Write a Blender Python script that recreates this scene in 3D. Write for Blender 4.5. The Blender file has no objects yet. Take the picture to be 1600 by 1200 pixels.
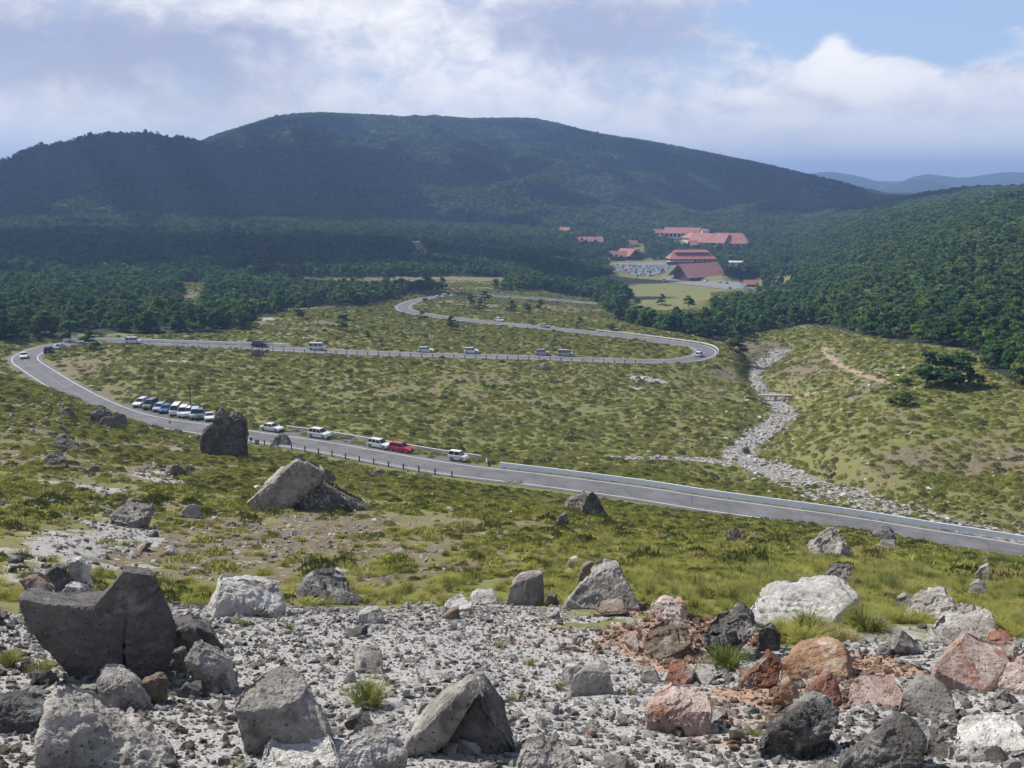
import bpy, bmesh, math, random
import numpy as np
from mathutils import Vector, Matrix, kdtree
R = math.radians
rng = np.random.default_rng(7)
random.seed(7)
scene = bpy.context.scene
col = scene.collection

# ------------------------------------------------------------------ camera
CZ = 100.0
F = 1570.0
PITCH = R(11.35)
cam = bpy.data.cameras.new('camera')
cam.sensor_width = 36.0
cam.lens = 36.0 * F / 1600.0
cam.clip_start = 0.1
cam.clip_end = 40000
camo = bpy.data.objects.new('camera', cam)
camo.location = (0, 0, CZ)
camo.rotation_euler = (R(90) - PITCH, 0, 0)
col.objects.link(camo)
scene.camera = camo

# ------------------------------------------------------------------ light, sky, exposure
SUN_AZ = R(-58)      # from the view direction, negative to the left
SUN_EL = R(47)
sl = bpy.data.lights.new('sun', 'SUN')
sl.energy = 4.8
sl.angle = R(0.5)
sl.color = (1.0, 0.95, 0.86)
so = bpy.data.objects.new('sun', sl)
sd = Vector((math.sin(SUN_AZ) * math.cos(SUN_EL), math.cos(SUN_AZ) * math.cos(SUN_EL), math.sin(SUN_EL)))
so.rotation_euler = sd.to_track_quat('Z', 'Y').to_euler()
so.location = (0, 0, 300)
col.objects.link(so)
scene.view_settings.view_transform = 'Standard'
scene.view_settings.look = 'None'
scene.view_settings.exposure = 0.3
scene.view_settings.gamma = 1.0
scene.cycles.max_bounces = 5
scene.cycles.diffuse_bounces = 3
scene.cycles.volume_bounces = 0
scene.cycles.transparent_max_bounces = 12
scene.cycles.use_denoising = True
scene.cycles.denoiser = 'OPENIMAGEDENOISE'

def px_dir(u, v):
    x = (u - 800.0) / F
    y = (600.0 - v) / F
    return x, math.cos(PITCH) + y * math.sin(PITCH), y * math.cos(PITCH) - math.sin(PITCH)

def azel(u, v):
    x, y, z = px_dir(u, v)
    return math.atan2(x, y), math.atan2(z, math.hypot(x, y))

class NT:
    """small helper to write node trees"""
    def __init__(s, tree):
        s.t = tree; s.n = tree.nodes; s.l = tree.links
    def new(s, kind, **kw):
        nd = s.n.new(kind)
        for k, v in kw.items():
            setattr(nd, k, v)
        return nd
    def put(s, sock, val):
        if isinstance(val, bpy.types.NodeSocket):
            s.l.new(val, sock)
        elif val is not None:
            sock.default_value = val
    def math(s, op, a, b=None, c=None, clamp=False):
        nd = s.new('ShaderNodeMath', operation=op); nd.use_clamp = clamp
        s.put(nd.inputs[0], a)
        if b is not None: s.put(nd.inputs[1], b)
        if c is not None: s.put(nd.inputs[2], c)
        return nd.outputs[0]
    def vmath(s, op, a, b=None):
        nd = s.new('ShaderNodeVectorMath', operation=op)
        s.put(nd.inputs[0], a)
        if b is not None: s.put(nd.inputs[1], b)
        return nd.outputs[0]
    def noise(s, vec, scale, detail=4, rough=0.55, dist=0.0, col=False):
        nd = s.new('ShaderNodeTexNoise')
        if vec is not None: s.put(nd.inputs['Vector'], vec)
        nd.inputs['Scale'].default_value = scale
        nd.inputs['Detail'].default_value = detail
        nd.inputs['Roughness'].default_value = rough
        nd.inputs['Distortion'].default_value = dist
        return nd.outputs['Color' if col else 'Fac']
    def voronoi(s, vec, scale, feature='F1', out='Distance', rnd=1.0):
        nd = s.new('ShaderNodeTexVoronoi', feature=feature)
        if vec is not None: s.put(nd.inputs['Vector'], vec)
        nd.inputs['Scale'].default_value = scale
        nd.inputs['Randomness'].default_value = rnd
        return nd.outputs[out]
    def step(s, x, a, b):
        nd = s.new('ShaderNodeMapRange', interpolation_type='SMOOTHSTEP')
        s.put(nd.inputs['Value'], x)
        nd.inputs['From Min'].default_value = a
        nd.inputs['From Max'].default_value = b
        return nd.outputs['Result']
    def mix(s, f, a, b, mode='MIX'):
        nd = s.new('ShaderNodeMix', data_type='RGBA', blend_type=mode)
        s.put(nd.inputs[0], f); s.put(nd.inputs[6], a); s.put(nd.inputs[7], b)
        return nd.outputs[2]
    def attr(s, name, out='Fac'):
        nd = s.new('ShaderNodeAttribute'); nd.attribute_name = name
        return nd.outputs[out]

def c4(r, g=None, b=None):
    if g is None: return (r[0], r[1], r[2], 1)
    return (r, g, b, 1)

world = bpy.data.worlds.new("World")
scene.world = world
world.use_nodes = True
w = NT(world.node_tree)
w.n.clear()
geo = w.new('ShaderNodeTexCoord').outputs['Generated']
sky = w.new('ShaderNodeTexSky', sky_type='NISHITA')
sky.sun_disc = False
sky.sun_elevation = SUN_EL
sky.sun_rotation = SUN_AZ
sky.altitude = 1200
sky.air_density = 1.0
sky.dust_density = 0.6
sep = w.new('ShaderNodeSeparateXYZ'); w.put(sep.inputs[0], geo)
X, Y, Z = sep.outputs
AZ = w.math('ARCTAN2', X, Y)
EL = w.math('ARCSINE', Z)
skyc = w.vmath('SCALE', sky.outputs[0]); skyc.node.inputs['Scale'].default_value = 0.105
# cloud layer: a noise on the plane the clouds lie in
zz = w.math('ADD', w.math('MAXIMUM', Z, 0.0), 0.16)
P = w.new('ShaderNodeCombineXYZ')
w.put(P.inputs[0], w.math('DIVIDE', X, zz)); w.put(P.inputs[1], w.math('DIVIDE', Y, zz))
Pn = P.outputs[0]
AE = w.new('ShaderNodeCombineXYZ'); w.put(AE.inputs[0], AZ); w.put(AE.inputs[1], w.math('MULTIPLY', EL, 1.6))
n1 = w.noise(Pn, 0.62, 6, 0.55, 0.35)
n2 = w.noise(AE.outputs[0], 9.0, 7, 0.58, 0.3)
n3 = w.noise(AE.outputs[0], 26.0, 6, 0.6, 0.4)

def gauss(u, v, ru, rv):
    a0, e0 = azel(u, v)
    sa, se = ru / F, rv / F
    a = w.math('MULTIPLY', w.math('SUBTRACT', AZ, a0), 1 / sa)
    e = w.math('MULTIPLY', w.math('SUBTRACT', EL, e0), 1 / se)
    q = w.math('ADD', w.math('MULTIPLY', a, a), w.math('MULTIPLY', e, e))
    return w.math('EXPONENT', w.math('MULTIPLY', q, -1.0))

def summed(items):
    tot = None
    for (u, v, ru, rv, k) in items:
        g = w.math('MULTIPLY', gauss(u, v, ru, rv), k)
        tot = g if tot is None else w.math('ADD', tot, g)
    return tot

dens_b = summed([(1290, 20, 140, 36, -0.42), (1230, 85, 60, 30, -0.22), (1480, 80, 110, 36, -0.30), (1540, 40, 150, 60, -0.32), (1100, 110, 60, 40, -0.12),
                 (1345, 122, 58, 30, 0.60), (1298, 82, 22, 26, 0.50), (1450, 215, 300, 60, 0.24), (1580, 60, 60, 30, 0.2), (1420, 105, 40, 14, 0.3), (1530, 120, 40, 30, 0.25), (1160, 150, 34, 11, 0.2)])
dn = w.math('ADD', w.math('MULTIPLY', n1, 0.35), w.math('MULTIPLY', n2, 0.45))
dn = w.math('ADD', dn, w.math('MULTIPLY', n3, 0.42))
dn = w.math('ADD', w.math('ADD', dn, dens_b), 0.10)
cover = w.step(dn, 0.42, 0.72)
# tone of the cloud: grey undersides against bright puffs
tone_b = summed([(90, 85, 290, 62, -0.78), (330, 105, 170, 44, -0.40), (330, 50, 120, 30, -0.2), (960, 45, 240, 50, -0.80), (620, 85, 150, 70, 0.42), (270, 132, 36, 22, 0.50),
                 (1345, 118, 62, 34, 0.85), (1298, 80, 24, 28, 0.7), (1200, 180, 160, 40, 0.25), (430, 20, 150, 20, 0.25), (1165, 150, 40, 12, 0.5), (880, 160, 130, 30, 0.10),
                 (60, 170, 120, 26, 0.28), (1540, 205, 160, 50, 0.05), (1290, 165, 150, 14, -0.3), (750, 100, 90, 60, 0.15)])
tn = w.math('ADD', w.math('MULTIPLY', w.math('SUBTRACT', n2, 0.5), 1.5), w.math('MULTIPLY', w.math('SUBTRACT', n3, 0.5), 1.6))
tn = w.math('ADD', w.math('ADD', tn, tone_b), 0.46)
tone = w.step(tn, -0.35, 1.15)
cc = w.mix(tone, c4(0.40, 0.45, 0.62), c4(0.99, 0.98, 0.99))
cc = w.mix(w.math('MULTIPLY', w.step(EL, 0.13, 0.01), 0.85), cc, c4(0.80, 0.85, 0.96))
high = w.step(EL, 0.22, 0.55)
bl = w.mix(w.math('MULTIPLY', w.math('SUBTRACT', 1.0, high), 0.5), skyc, c4(0.46, 0.61, 0.92))
out = w.mix(w.math('MULTIPLY', cover, w.math('SUBTRACT', 1.0, w.math('MULTIPLY', high, 0.85))), bl, cc)
# hidden underside of the sky: ground level haze
bg = w.new('ShaderNodeBackground'); w.put(bg.inputs[0], out); bg.inputs[1].default_value = 0.92
wo = w.new('ShaderNodeOutputWorld'); w.l.new(bg.outputs[0], wo.inputs[0])

# ------------------------------------------------------------------ numeric helpers
def _hash2(ix, iy, seed):
    h = (ix.astype(np.int64) * 374761393 + iy.astype(np.int64) * 668265263 + seed * 1442695041) & 0xffffffff
    h = ((h ^ (h >> 13)) * 1274126177) & 0xffffffff
    h = h ^ (h >> 16)
    return (h & 0xffffff) / float(0xffffff)

def vnoise(x, y, seed=0):
    ix = np.floor(x); iy = np.floor(y)
    fx = x - ix; fy = y - iy
    fx = fx * fx * (3 - 2 * fx); fy = fy * fy * (3 - 2 * fy)
    a = _hash2(ix, iy, seed); b = _hash2(ix + 1, iy, seed)
    c = _hash2(ix, iy + 1, seed); d = _hash2(ix + 1, iy + 1, seed)
    return (a * (1 - fx) + b * fx) * (1 - fy) + (c * (1 - fx) + d * fx) * fy

def fbm(x, y, s, octv=4, seed=0, gain=0.5):
    """-1..1"""
    t = 0; a = 1; m = 0; f = 1.0 / s
    for o in range(octv):
        t = t + a * (vnoise(x * f + 17.3 * o, y * f - 9.1 * o, seed + o) * 2 - 1); m += a; a *= gain; f *= 2.03
    return t / m

def n3d(p, s, octv=4, seed=0, gain=0.5):
    x, y, z = p[:, 0], p[:, 1], p[:, 2]
    t = 0; a = 1.0; m = 0; f = 1.0 / s
    for o in range(octv):
        X_, Y_, Z_ = x * f + 3.1 * o, y * f + 7.7 * o, z * f - 5.5 * o
        iz = np.floor(Z_); fz = Z_ - iz; fz = fz * fz * (3 - 2 * fz)
        out = 0
        for k in (0, 1):
            lay = vnoise(X_ + (iz + k) * 37.17, Y_ + (iz + k) * 91.73, seed + o)
            out = out + lay * (fz if k else 1 - fz)
        t = t + a * (out * 2 - 1); m += a; a *= gain; f *= 2.07
    return t / m

def smooth(x, a, b):
    t = np.clip((x - a) / (b - a), 0, 1)
    return t * t * (3 - 2 * t)

def pchip(x, y, xq):
    """monotone cubic; y may be (n,) or (n,k)"""
    x = np.asarray(x, float); y = np.asarray(y, float)
    one = y.ndim == 1
    if one: y = y[:, None]
    h = np.diff(x)[:, None]; dl = np.diff(y, axis=0) / h
    d = np.zeros_like(y)
    same = (dl[1:] * dl[:-1]) > 0
    w1 = 2 * h[1:] + h[:-1]; w2 = h[1:] + 2 * h[:-1]
    with np.errstate(divide='ignore', invalid='ignore'):
        hm = (w1 + w2) / (w1 / dl[:-1] + w2 / dl[1:])
    d[1:-1] = np.where(same, hm, 0)
    d[0] = dl[0]; d[-1] = dl[-1]
    xq = np.clip(np.asarray(xq, float), x[0], x[-1])
    i = np.clip(np.searchsorted(x, xq) - 1, 0, len(x) - 2)
    t = ((xq - x[i]) / h[i, 0])[:, None]
    h0 = h[i]
    r = (y[i] * (2 * t**3 - 3 * t**2 + 1) + d[i] * h0 * (t**3 - 2 * t**2 + t) + y[i + 1] * (-2 * t**3 + 3 * t**2) + d[i + 1] * h0 * (t**3 - t**2))
    return r[:, 0] if one else r

def unproj(u, v, d):
    """the world point seen at a pixel at horizontal distance d"""
    x, y, z = px_dir(u, v)
    k = d / math.hypot(x, y)
    return np.array((x * k, y * k, CZ + z * k))

def unproj_z(u, v, z):
    x, y, zz_ = px_dir(u, v)
    k = z / zz_
    return np.array((x * k, y * k, CZ + z))

def proj(p):
    x, y, z = p[..., 0], p[..., 1], p[..., 2] - CZ
    fw = y * math.cos(PITCH) - z * math.sin(PITCH)
    up = y * math.sin(PITCH) + z * math.cos(PITCH)
    fw = np.where(np.abs(fw) < 1e-6, 1e-6, fw)
    return np.where(fw > 0, 800 + F * x / fw, -9999), np.where(fw > 0, 600 - F * up / fw, -9999)

def poly_in(px, py, poly):
    ins = np.zeros(px.shape, bool)
    n = len(poly)
    for i in range(n):
        x1, y1 = poly[i]; x2, y2 = poly[(i + 1) % n]
        if y1 == y2: continue
        c = ((y1 > py) != (y2 > py)) & (px < (x2 - x1) * (py - y1) / (y2 - y1) + x1)
        ins ^= c
    return ins

def catmull(P, step):
    P = [np.asarray(p, float) for p in P]
    Q = [2 * P[0] - P[1]] + P + [2 * P[-1] - P[-2]]
    out = []
    for i in range(1, len(Q) - 2):
        p0, p1, p2, p3 = Q[i - 1:i + 3]
        n = max(2, int(np.linalg.norm(p2 - p1) / step))
        for k in range(n):
            t = k / n
            out.append(0.5 * (2 * p1 + (p2 - p0) * t + (2 * p0 - 5 * p1 + 4 * p2 - p3) * t * t + (3 * p1 - p0 - 3 * p2 + p3) * t**3))
    out.append(P[-1])
    # even spacing
    out = np.array(out)
    s = np.concatenate([[0], np.cumsum(np.linalg.norm(np.diff(out[:, :2], axis=0), axis=1))])
    q = np.arange(0, s[-1], step)
    return np.stack([np.interp(q, s, out[:, k]) for k in range(out.shape[1])], 1)

# ------------------------------------------------------------------ terrain profile by bearing
def uaz(u):
    return math.atan2(u - 800.0, F * 1.02)
def v2t(v, az):
    """tangent of elevation of row v on bearing az"""
    y = (600.0 - v) / F
    fw = math.cos(PITCH) + y * math.sin(PITCH); up = y * math.cos(PITCH) - math.sin(PITCH)
    return up / (fw / math.cos(az))
COLS = {
 -350: [(1200,6.5),(1100,8.5),(1000,12),(950,14.5),(900,20),(850,28),(800,40),(750,60),(700,88),(650,125),(620,160),(595,200),(575,240),(555,270),(535,300),(520,330),(480,420),(440,570),(400,780),(360,1100),(345,1250)],
 0: [(1200,6.5),(1100,8.5),(1000,12),(950,14.5),(900,20),(850,29),(800,43),(750,63),(700,92),(650,130),(620,162),(590,202),(572,232),(555,262),(535,290),(520,320),(480,420),(440,570),(400,780),(360,1100),(343,1250)],
 200: [(1200,6.5),(1100,8.6),(1000,12),(960,14.5),(940,17.5),(900,25),(850,36),(800,51),(752,75),(706,118),(681,150),(664,176),(645,195),(620,212),(600,226),(570,250),(545,274),(528,300),(520,320),(480,420),(440,570),(400,780),(360,1100),(342,1250)],
 400: [(1200,6.5),(1100,8.6),(1000,12),(960,14.5),(942,17.5),(900,26),(850,37),(800,53),(752,80),(724,118),(709,145),(695,166),(670,184),(640,203),(600,232),(560,265),(543,281),(520,318),(500,350),(485,420),(440,570),(400,780),(360,1100),(344,1250)],
 600: [(1200,6.5),(1100,8.6),(1000,12),(960,14.6),(942,17.5),(900,26),(850,37),(800,54),(763,84),(747,118),(736,142),(719,160),(695,176),(660,196),(610,230),(575,260),(552,284),(530,312),(500,365),(480,430),(445,570),(400,790),(360,1100),(346,1280)],
 800: [(1200,6.5),(1100,8.7),(1000,12.3),(950,15.2),(930,18.5),(900,25),(850,38),(800,58),(781,85),(769,118),(754,149),(725,168),(690,190),(640,220),(590,256),(565,280),(556,290),(530,330),(507,383),(485,450),(462,531),(440,640),(400,860),(365,1150),(350,1330)],
 1000: [(1200,6.5),(1100,8.7),(1000,12.3),(950,15.2),(925,18.5),(890,26),(850,39),(818,58),(799,90),(789,120),(775,140),(757,153),(740,162),(710,180),(680,203),(640,230),(600,256),(577,274),(563,283),(545,305),(528,336),(505,390),(488,460),(478,520),(460,640),(440,760),(425,860),(410,1000),(385,1180),(362,1300),(350,1400)],
 1200: [(1200,6.5),(1100,8.7),(1000,12.6),(950,16),(920,20),(880,29),(850,42),(828,68),(815,100),(803,138),(790,150),(765,163),(735,178),(700,196),(660,222),(625,254),(590,288),(570,311),(548,340),(530,372),(480,490),(450,610),(430,780),(412,900),(385,1100),(360,1280),(348,1400)],
 1400: [(1200,6.5),(1100,8.7),(1000,12.8),(950,17),(920,21),(890,29),(865,40),(850,60),(838,90),(831,133),(815,142),(795,150),(750,160),(700,176),(640,202),(590,236),(560,264),(520,325),(480,405),(440,510),(400,650),(360,850),(335,1080),(325,1300),(318,1500)],
 1600: [(1200,6.5),(1100,8.7),(1000,13),(950,18),(920,23),(900,32),(885,50),(872,85),(861,127),(845,136),(825,142),(800,148),(700,176),(640,199),(600,222),(560,258),(500,325),(450,395),(400,490),(350,630),(318,790),(306,900),(312,1080),(330,1400)],
 1950: [(1200,6.5),(1100,8.7),(1000,13),(960,18),(940,25),(925,40),(915,80),(905,120),(880,134),(850,142),(800,150),(700,170),(640,190),(600,212),(560,245),(500,300),(450,360),(400,440),(350,560),(300,720),(285,850),(300,1050),(330,1400)],
}
ud = sorted(COLS)
az_c = np.array([uaz(u) for u in ud])
LMIN, LMAX, NR = math.log(0.8), math.log(9000), 1000
L = np.linspace(LMIN, LMAX, NR)
T0 = np.zeros((NR, len(ud)))
for j, u in enumerate(ud):
    ld = [math.log(0.8), math.log(2.5)]; tt = [-1.72 / 0.8, -2.45 / 2.5]
    for v, d in COLS[u]:
        ld.append(math.log(d)); tt.append(v2t(v, az_c[j]))
    # hold the height beyond the last control
    zl = tt[-1] * math.exp(ld[-1])
    T0[:, j] = pchip(ld, tt, L)
    far = L > ld[-1]
    T0[far, j] = zl / np.exp(L[far])
fine = np.arange(-35.5, 35.51, 0.092)
coarse = np.concatenate([np.arange(-180, -35.6, 2.4), ])
AZD = np.concatenate([coarse, fine, -coarse[::-1]])
AZD = AZD[np.concatenate([[True], np.diff(AZD) > 1e-4])]
AZG = np.radians(AZD); NA = len(AZG)
azcl = np.clip(AZG, az_c[0], az_c[-1])
T = pchip(az_c, T0.T, azcl).T           # NR x NA
D = np.exp(L)
H = T * D[:, None]                       # height relative to the camera
GX = D[:, None] * np.sin(AZG)[None, :]; GY = D[:, None] * np.cos(AZG)[None, :]
# broad mountain with its left hill, as height added over the foot
def ridge_row(pts, q):
    a = [uaz(p[0]) for p in pts]; t = [v2t(p[1] + 5, uaz(p[0])) for p in pts]
    return pchip(a, t, np.clip(q, a[0], a[-1]))
def mountain(pts, dfoot, dridge, dback, zfoot, power=1.15):
    tr = ridge_row(pts, AZG)
    zr = tr * dridge
    s = (D - dfoot) / (dridge - dfoot)
    up = np.clip(s, 0, 1)[:, None]
    prof = np.sin(up * math.pi / 2) ** 1.25
    down = 1 - smooth((D - dridge) / (dback - dridge), 0.0, 1.0)[:, None]
    return np.where(s[:, None] <= 1, zfoot + (zr[None, :] - zfoot) * prof, zfoot - 30 + (zr[None, :] - zfoot + 30) * down)
main_r = [(-700, 330), (-300, 330), (0, 290), (200, 236), (300, 224), (345, 208), (400, 190), (440, 179), (520, 175), (600, 178), (700, 183), (760, 185), (820, 186), (870, 194), (920, 205), (1000, 217), (1100, 236), (1200, 258), (1300, 281), (1400, 303), (1450, 316), (1600, 350), (1900, 380)]
left_r = [(-900, 330), (-300, 300), (-100, 286), (0, 263), (50, 246), (100, 231), (150, 218), (200, 209), (235, 210), (270, 219), (310, 231), (370, 246), (450, 262), (560, 285), (650, 315), (720, 350), (800, 400), (1900, 600)]
hill_r = [(-900, 600), (1300, 380), (1400, 312), (1440, 303), (1480, 298), (1520, 291), (1560, 289), (1640, 287), (1900, 285)]
spur_r = [(-900, 700), (560, 420), (640, 330), (700, 285), (760, 240), (820, 215), (880, 222), (940, 245), (1020, 280), (1100, 320), (1160, 360), (1300, 700)]
far_r = [(-900, 330), (1100, 300), (1200, 276), (1245, 263), (1290, 261), (1340, 269), (1375, 277), (1405, 277), (1425, 268), (1450, 264), (1500, 267), (1560, 262), (1600, 264), (1750, 280), (1900, 300)]
far2_r = [(-900, 330), (1300, 320), (1380, 285), (1420, 270), (1450, 267), (1480, 274), (1520, 290), (1600, 300), (1900, 320)]
mt = np.maximum(mountain(main_r, 1250, 2350, 3400, -58), mountain(left_r, 1180, 1750, 2300, -58))
mt = np.maximum(mt, mountain(spur_r, 1300, 1950, 2500, -60))
mt = np.maximum(mt, mountain(hill_r, 1000, 1350, 1700, -70))
gul = np.abs(fbm(GX, GY, 330, 4, 31)) * -110 + 20 + fbm(GX, GY, 90, 3, 35) * 9
gul = gul * smooth(D, 1250, 1600)[:, None] * (1 - smooth(D, 1750, 2300)[:, None] * 0.93)
mtm = smooth(mt - H, -5, 20) * smooth(D, 1000, 1200)[:, None]
H = np.where(D[:, None] > 1000, H + (np.maximum(mt, H) - H) * smooth(D, 1000, 1150)[:, None] + gul * mtm, H)
# beyond: low country and far mountains
lowc = smooth(D, 3000, 4200)[:, None]
H = H * (1 - lowc) + lowc * (-260 + fbm(GX, GY, 1500, 3, 77) * 40)
far = np.maximum(mountain(far_r, 4600, 6200, 8500, -300), mountain(far2_r, 4000, 4900, 6000, -300))
far = far + np.abs(fbm(GX, GY, 900, 4, 51)) * -70 * smooth(far, -330, -100)
H = np.where(D[:, None] > 3900, np.maximum(H, far), H)
# behind the viewer the volcano's flank rises gently
back = smooth(np.abs(AZG), R(60), R(120))[None, :] * smooth(D, 3, 60)[:, None]
H = H * (1 - back) + back * (np.minimum(0.18 * D, 140)[:, None] - 3)
# ------------------------------------------------------------------ roads and stream shape the terrain
def sample(Hg, x, y):
    x = np.asarray(x, float); y = np.asarray(y, float)
    a = np.arctan2(x, y); l = np.log(np.maximum(np.hypot(x, y), 0.81))
    i = np.clip((l - LMIN) / (LMAX - LMIN) * (NR - 1), 0, NR - 1.001)
    i0 = i.astype(int); fi = i - i0
    j1 = np.clip(np.searchsorted(AZG, a), 1, NA - 1); j0 = j1 - 1
    fj = np.clip((a - AZG[j0]) / (AZG[j1] - AZG[j0]), 0, 1)
    return (Hg[i0, j0] * (1 - fi) * (1 - fj) + Hg[i0 + 1, j0] * fi * (1 - fj) + Hg[i0, j1] * (1 - fi) * fj + Hg[i0 + 1, j1] * fi * fj) + CZ

def zat(x, y):
    return sample(H, x, y)

_ld = np.linspace(math.log(3), math.log(11000), 2600)
def hit(u, v, dmin=0):
    x, y, z = px_dir(u, v)
    hn = math.hypot(x, y)
    d = np.exp(_ld)
    zr = CZ + d * z / hn
    g = zat(d * x / hn, d * y / hn)
    b = (g >= zr) & (d > dmin)
    k = int(np.argmax(b)) if b.any() else len(d) - 1
    if k > 0:
        e0 = zr[k - 1] - g[k - 1]; e1 = zr[k] - g[k]
        t = e0 / (e0 - e1) if e0 != e1 else 0.5
        t = min(max(t, 0), 1)
        dd = d[k - 1] + t * (d[k] - d[k - 1])
    else:
        dd = d[k]
    px, py = dd * x / hn, dd * y / hn
    return np.array((px, py, float(zat(px, py))))

ROAD_PX = [(2050, 950, -44.5), (1800, 903, -45), (1600, 864, -45), (1453, 840, -45), (1300, 815, -45), (1100, 787, -45), (1000, 771, -45), (850, 751, -45), (703, 733, -45),
 (600, 716, -45), (500, 698, -45), (400, 683, -45), (320, 671, -44.8), (250, 661, -44.6), (200, 650, -44.5), (155, 633, -44.3), (108, 609, -44), (60, 579, -43.5), (39, 563, -43.3), (47, 552.5, -43.6), (68, 545, -44), (95, 539, -44.3), (122, 536, -44.6),
 (160, 536.5, -45), (200, 537.5, -45.2), (300, 541, -45.8), (400, 544, -46.3), (500, 548.5, -46.9), (600, 552.5, -47.4), (700, 555.5, -48), (850, 559.5, -49), (900, 561.5, -49.3), (1000, 564.5, -50), (1050, 564, -50.2), (1080, 561.5, -50.3), (1098, 556, -50.5), (1103, 549, -50.8), (1090, 541.5, -51), (1055, 536, -51.3),
 (1000, 528.5, -51.8), (900, 517.5, -52.7), (800, 507.5, -53.6), (700, 497, -54.6), (660, 491, -55.1), (635, 485.5, -55.6), (630, 479.5, -56.1), (643, 472, -56.6), (668, 466, -57.1), (705, 462, -57.6), (750, 461.5, -58.2), (800, 464.5, -59.5), (870, 469.5, -61.5), (944, 475.5, -63.5), (1010, 481, -65), (1090, 487, -66), (1150, 487, -67.5), (1195, 478, -70), (1205, 462, -73), (1180, 452, -75), (1110, 446, -76), (1040, 440, -76.5), (985, 436, -77)]
road = catmull([unproj_z(u, v, z) for u, v, z in ROAD_PX], 1.2)
RW = 2.9
def near_of(pts, X_, Y_, rmax):
    """distance to, and index of, the nearest sample of a polyline"""
    kd = kdtree.KDTree(len(pts))
    for i, p in enumerate(pts): kd.insert((p[0], p[1], 0), i)
    kd.balance()
    dist = np.full(X_.shape, 1e9); idx = np.zeros(X_.shape, int)
    for k in range(len(X_)):
        c, i, dd = kd.find((X_[k], Y_[k], 0))
        dist[k] = dd; idx[k] = i
    return dist, idx

def coarse_near(pts, step=6):
    """boolean grid of the verts roughly near a polyline (cheap prefilter)"""
    q = pts[::step]
    m = np.zeros((NR, NA), bool)
    for p in q:
        d = math.hypot(p[0], p[1]); a = math.atan2(p[0], p[1])
        r = 34.0
        i0, i1 = np.searchsorted(L, [math.log(max(d - r, 1)), math.log(d + r)])
        j0, j1 = np.searchsorted(AZG, [a - r / d, a + r / d])
        m[i0:i1, j0:j1] = True
    return m

# the dry stream, from the far end to where it meets the near road's bank
STREAM = [(1222, 540, 5), (1208, 553, 4.5), (1186, 568, 4.5), (1180, 582, 4), (1188, 597, 4), (1202, 612, 4.5), (1222, 628, 5.5), (1226, 642, 6), (1203, 662, 5.5), (1180, 678, 5.5), (1160, 694, 6), (1158, 710, 6.5), (1180, 727, 8), (1215, 738, 8.5), (1262, 754, 9), (1315, 773, 9), (1370, 790, 8), (1420, 804, 7), (1500, 823, 6), (1600, 838, 5), (1750, 856, 4)]
SIDE = [(955, 712, 2.2), (985, 714, 2.6), (1020, 714, 3), (1060, 716, 3), (1100, 720, 3.5), (1150, 727, 5)]

def meters(px_pts):
    out = []
    for u, v, wd in px_pts:
        p = hit(u, v, 60)
        out.append((p[0], p[1], p[2], wd))
    return out
stream = catmull(meters(STREAM), 1.5)
side = catmull(meters(SIDE), 1.5)
# let the bed fall steadily and sink it a little
for S, dep in ((stream, 1.3), (side, 0.35)):
    z = S[:, 2].copy()
    k = np.ones(21) / 21
    zs = np.convolve(np.pad(z, 10, mode='edge'), k, mode='valid')
    S[:, 2] = zs - dep * (0.12 + 0.88 * smooth(np.hypot(S[:, 0], S[:, 1]), 175, 205))
# relief of the open ground, kept off the roads
rel = fbm(GX, GY, 38, 4, 3) * 1.1 * smooth(D, 60, 150)[:, None] + fbm(GX, GY, 7, 3, 5) * 0.32 * smooth(D, 30, 90)[:, None]
rel = rel + fbm(GX, GY, 2.2, 3, 8) * 0.16 * smooth(D, 9, 30)[:, None] + fbm(GX, GY, 0.5, 3, 9) * 0.05 * (1 - smooth(D, 30, 60))[:, None]
rel = rel + fbm(GX, GY, 170, 4, 12) * 3.0 * smooth(D, 340, 600)[:, None]
rel = rel * (1 - 0.8 * smooth(D, 110, 125) * (1 - smooth(D, 150, 170)))[:, None]
rel = rel * (1 - smooth(D, 640, 700) * (1 - smooth(D, 1000, 1150)))[:, None]
H = H + rel
def carve(S, half_of, flat, blend):
    global H
    m = coarse_near(S)
    ii, jj = np.nonzero(m)
    dist, idx = near_of(S, GX[ii, jj], GY[ii, jj], 40)
    half = half_of(idx)
    wgt = 1 - smooth(dist, half + flat, half + flat + blend)
    H[ii, jj] = H[ii, jj] * (1 - wgt) + (S[idx, 2] - CZ) * wgt
def dens_w(i): return stream[i, 3] * 0.5
# the near road's shoulder strip where the cars stand
SHOULDER_N = [i for i, p in enumerate(road)]
carve(road, lambda i: np.full(i.shape, 3.6), 3.2, 13.0)
carve(stream, lambda i: stream[i, 3] * 0.5, 0.0, 5.0)
carve(side, lambda i: side[i, 3] * 0.5, 0.0, 2.5)
carve(road, lambda i: np.full(i.shape, 4.1), 0.6, 3.0)

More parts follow.
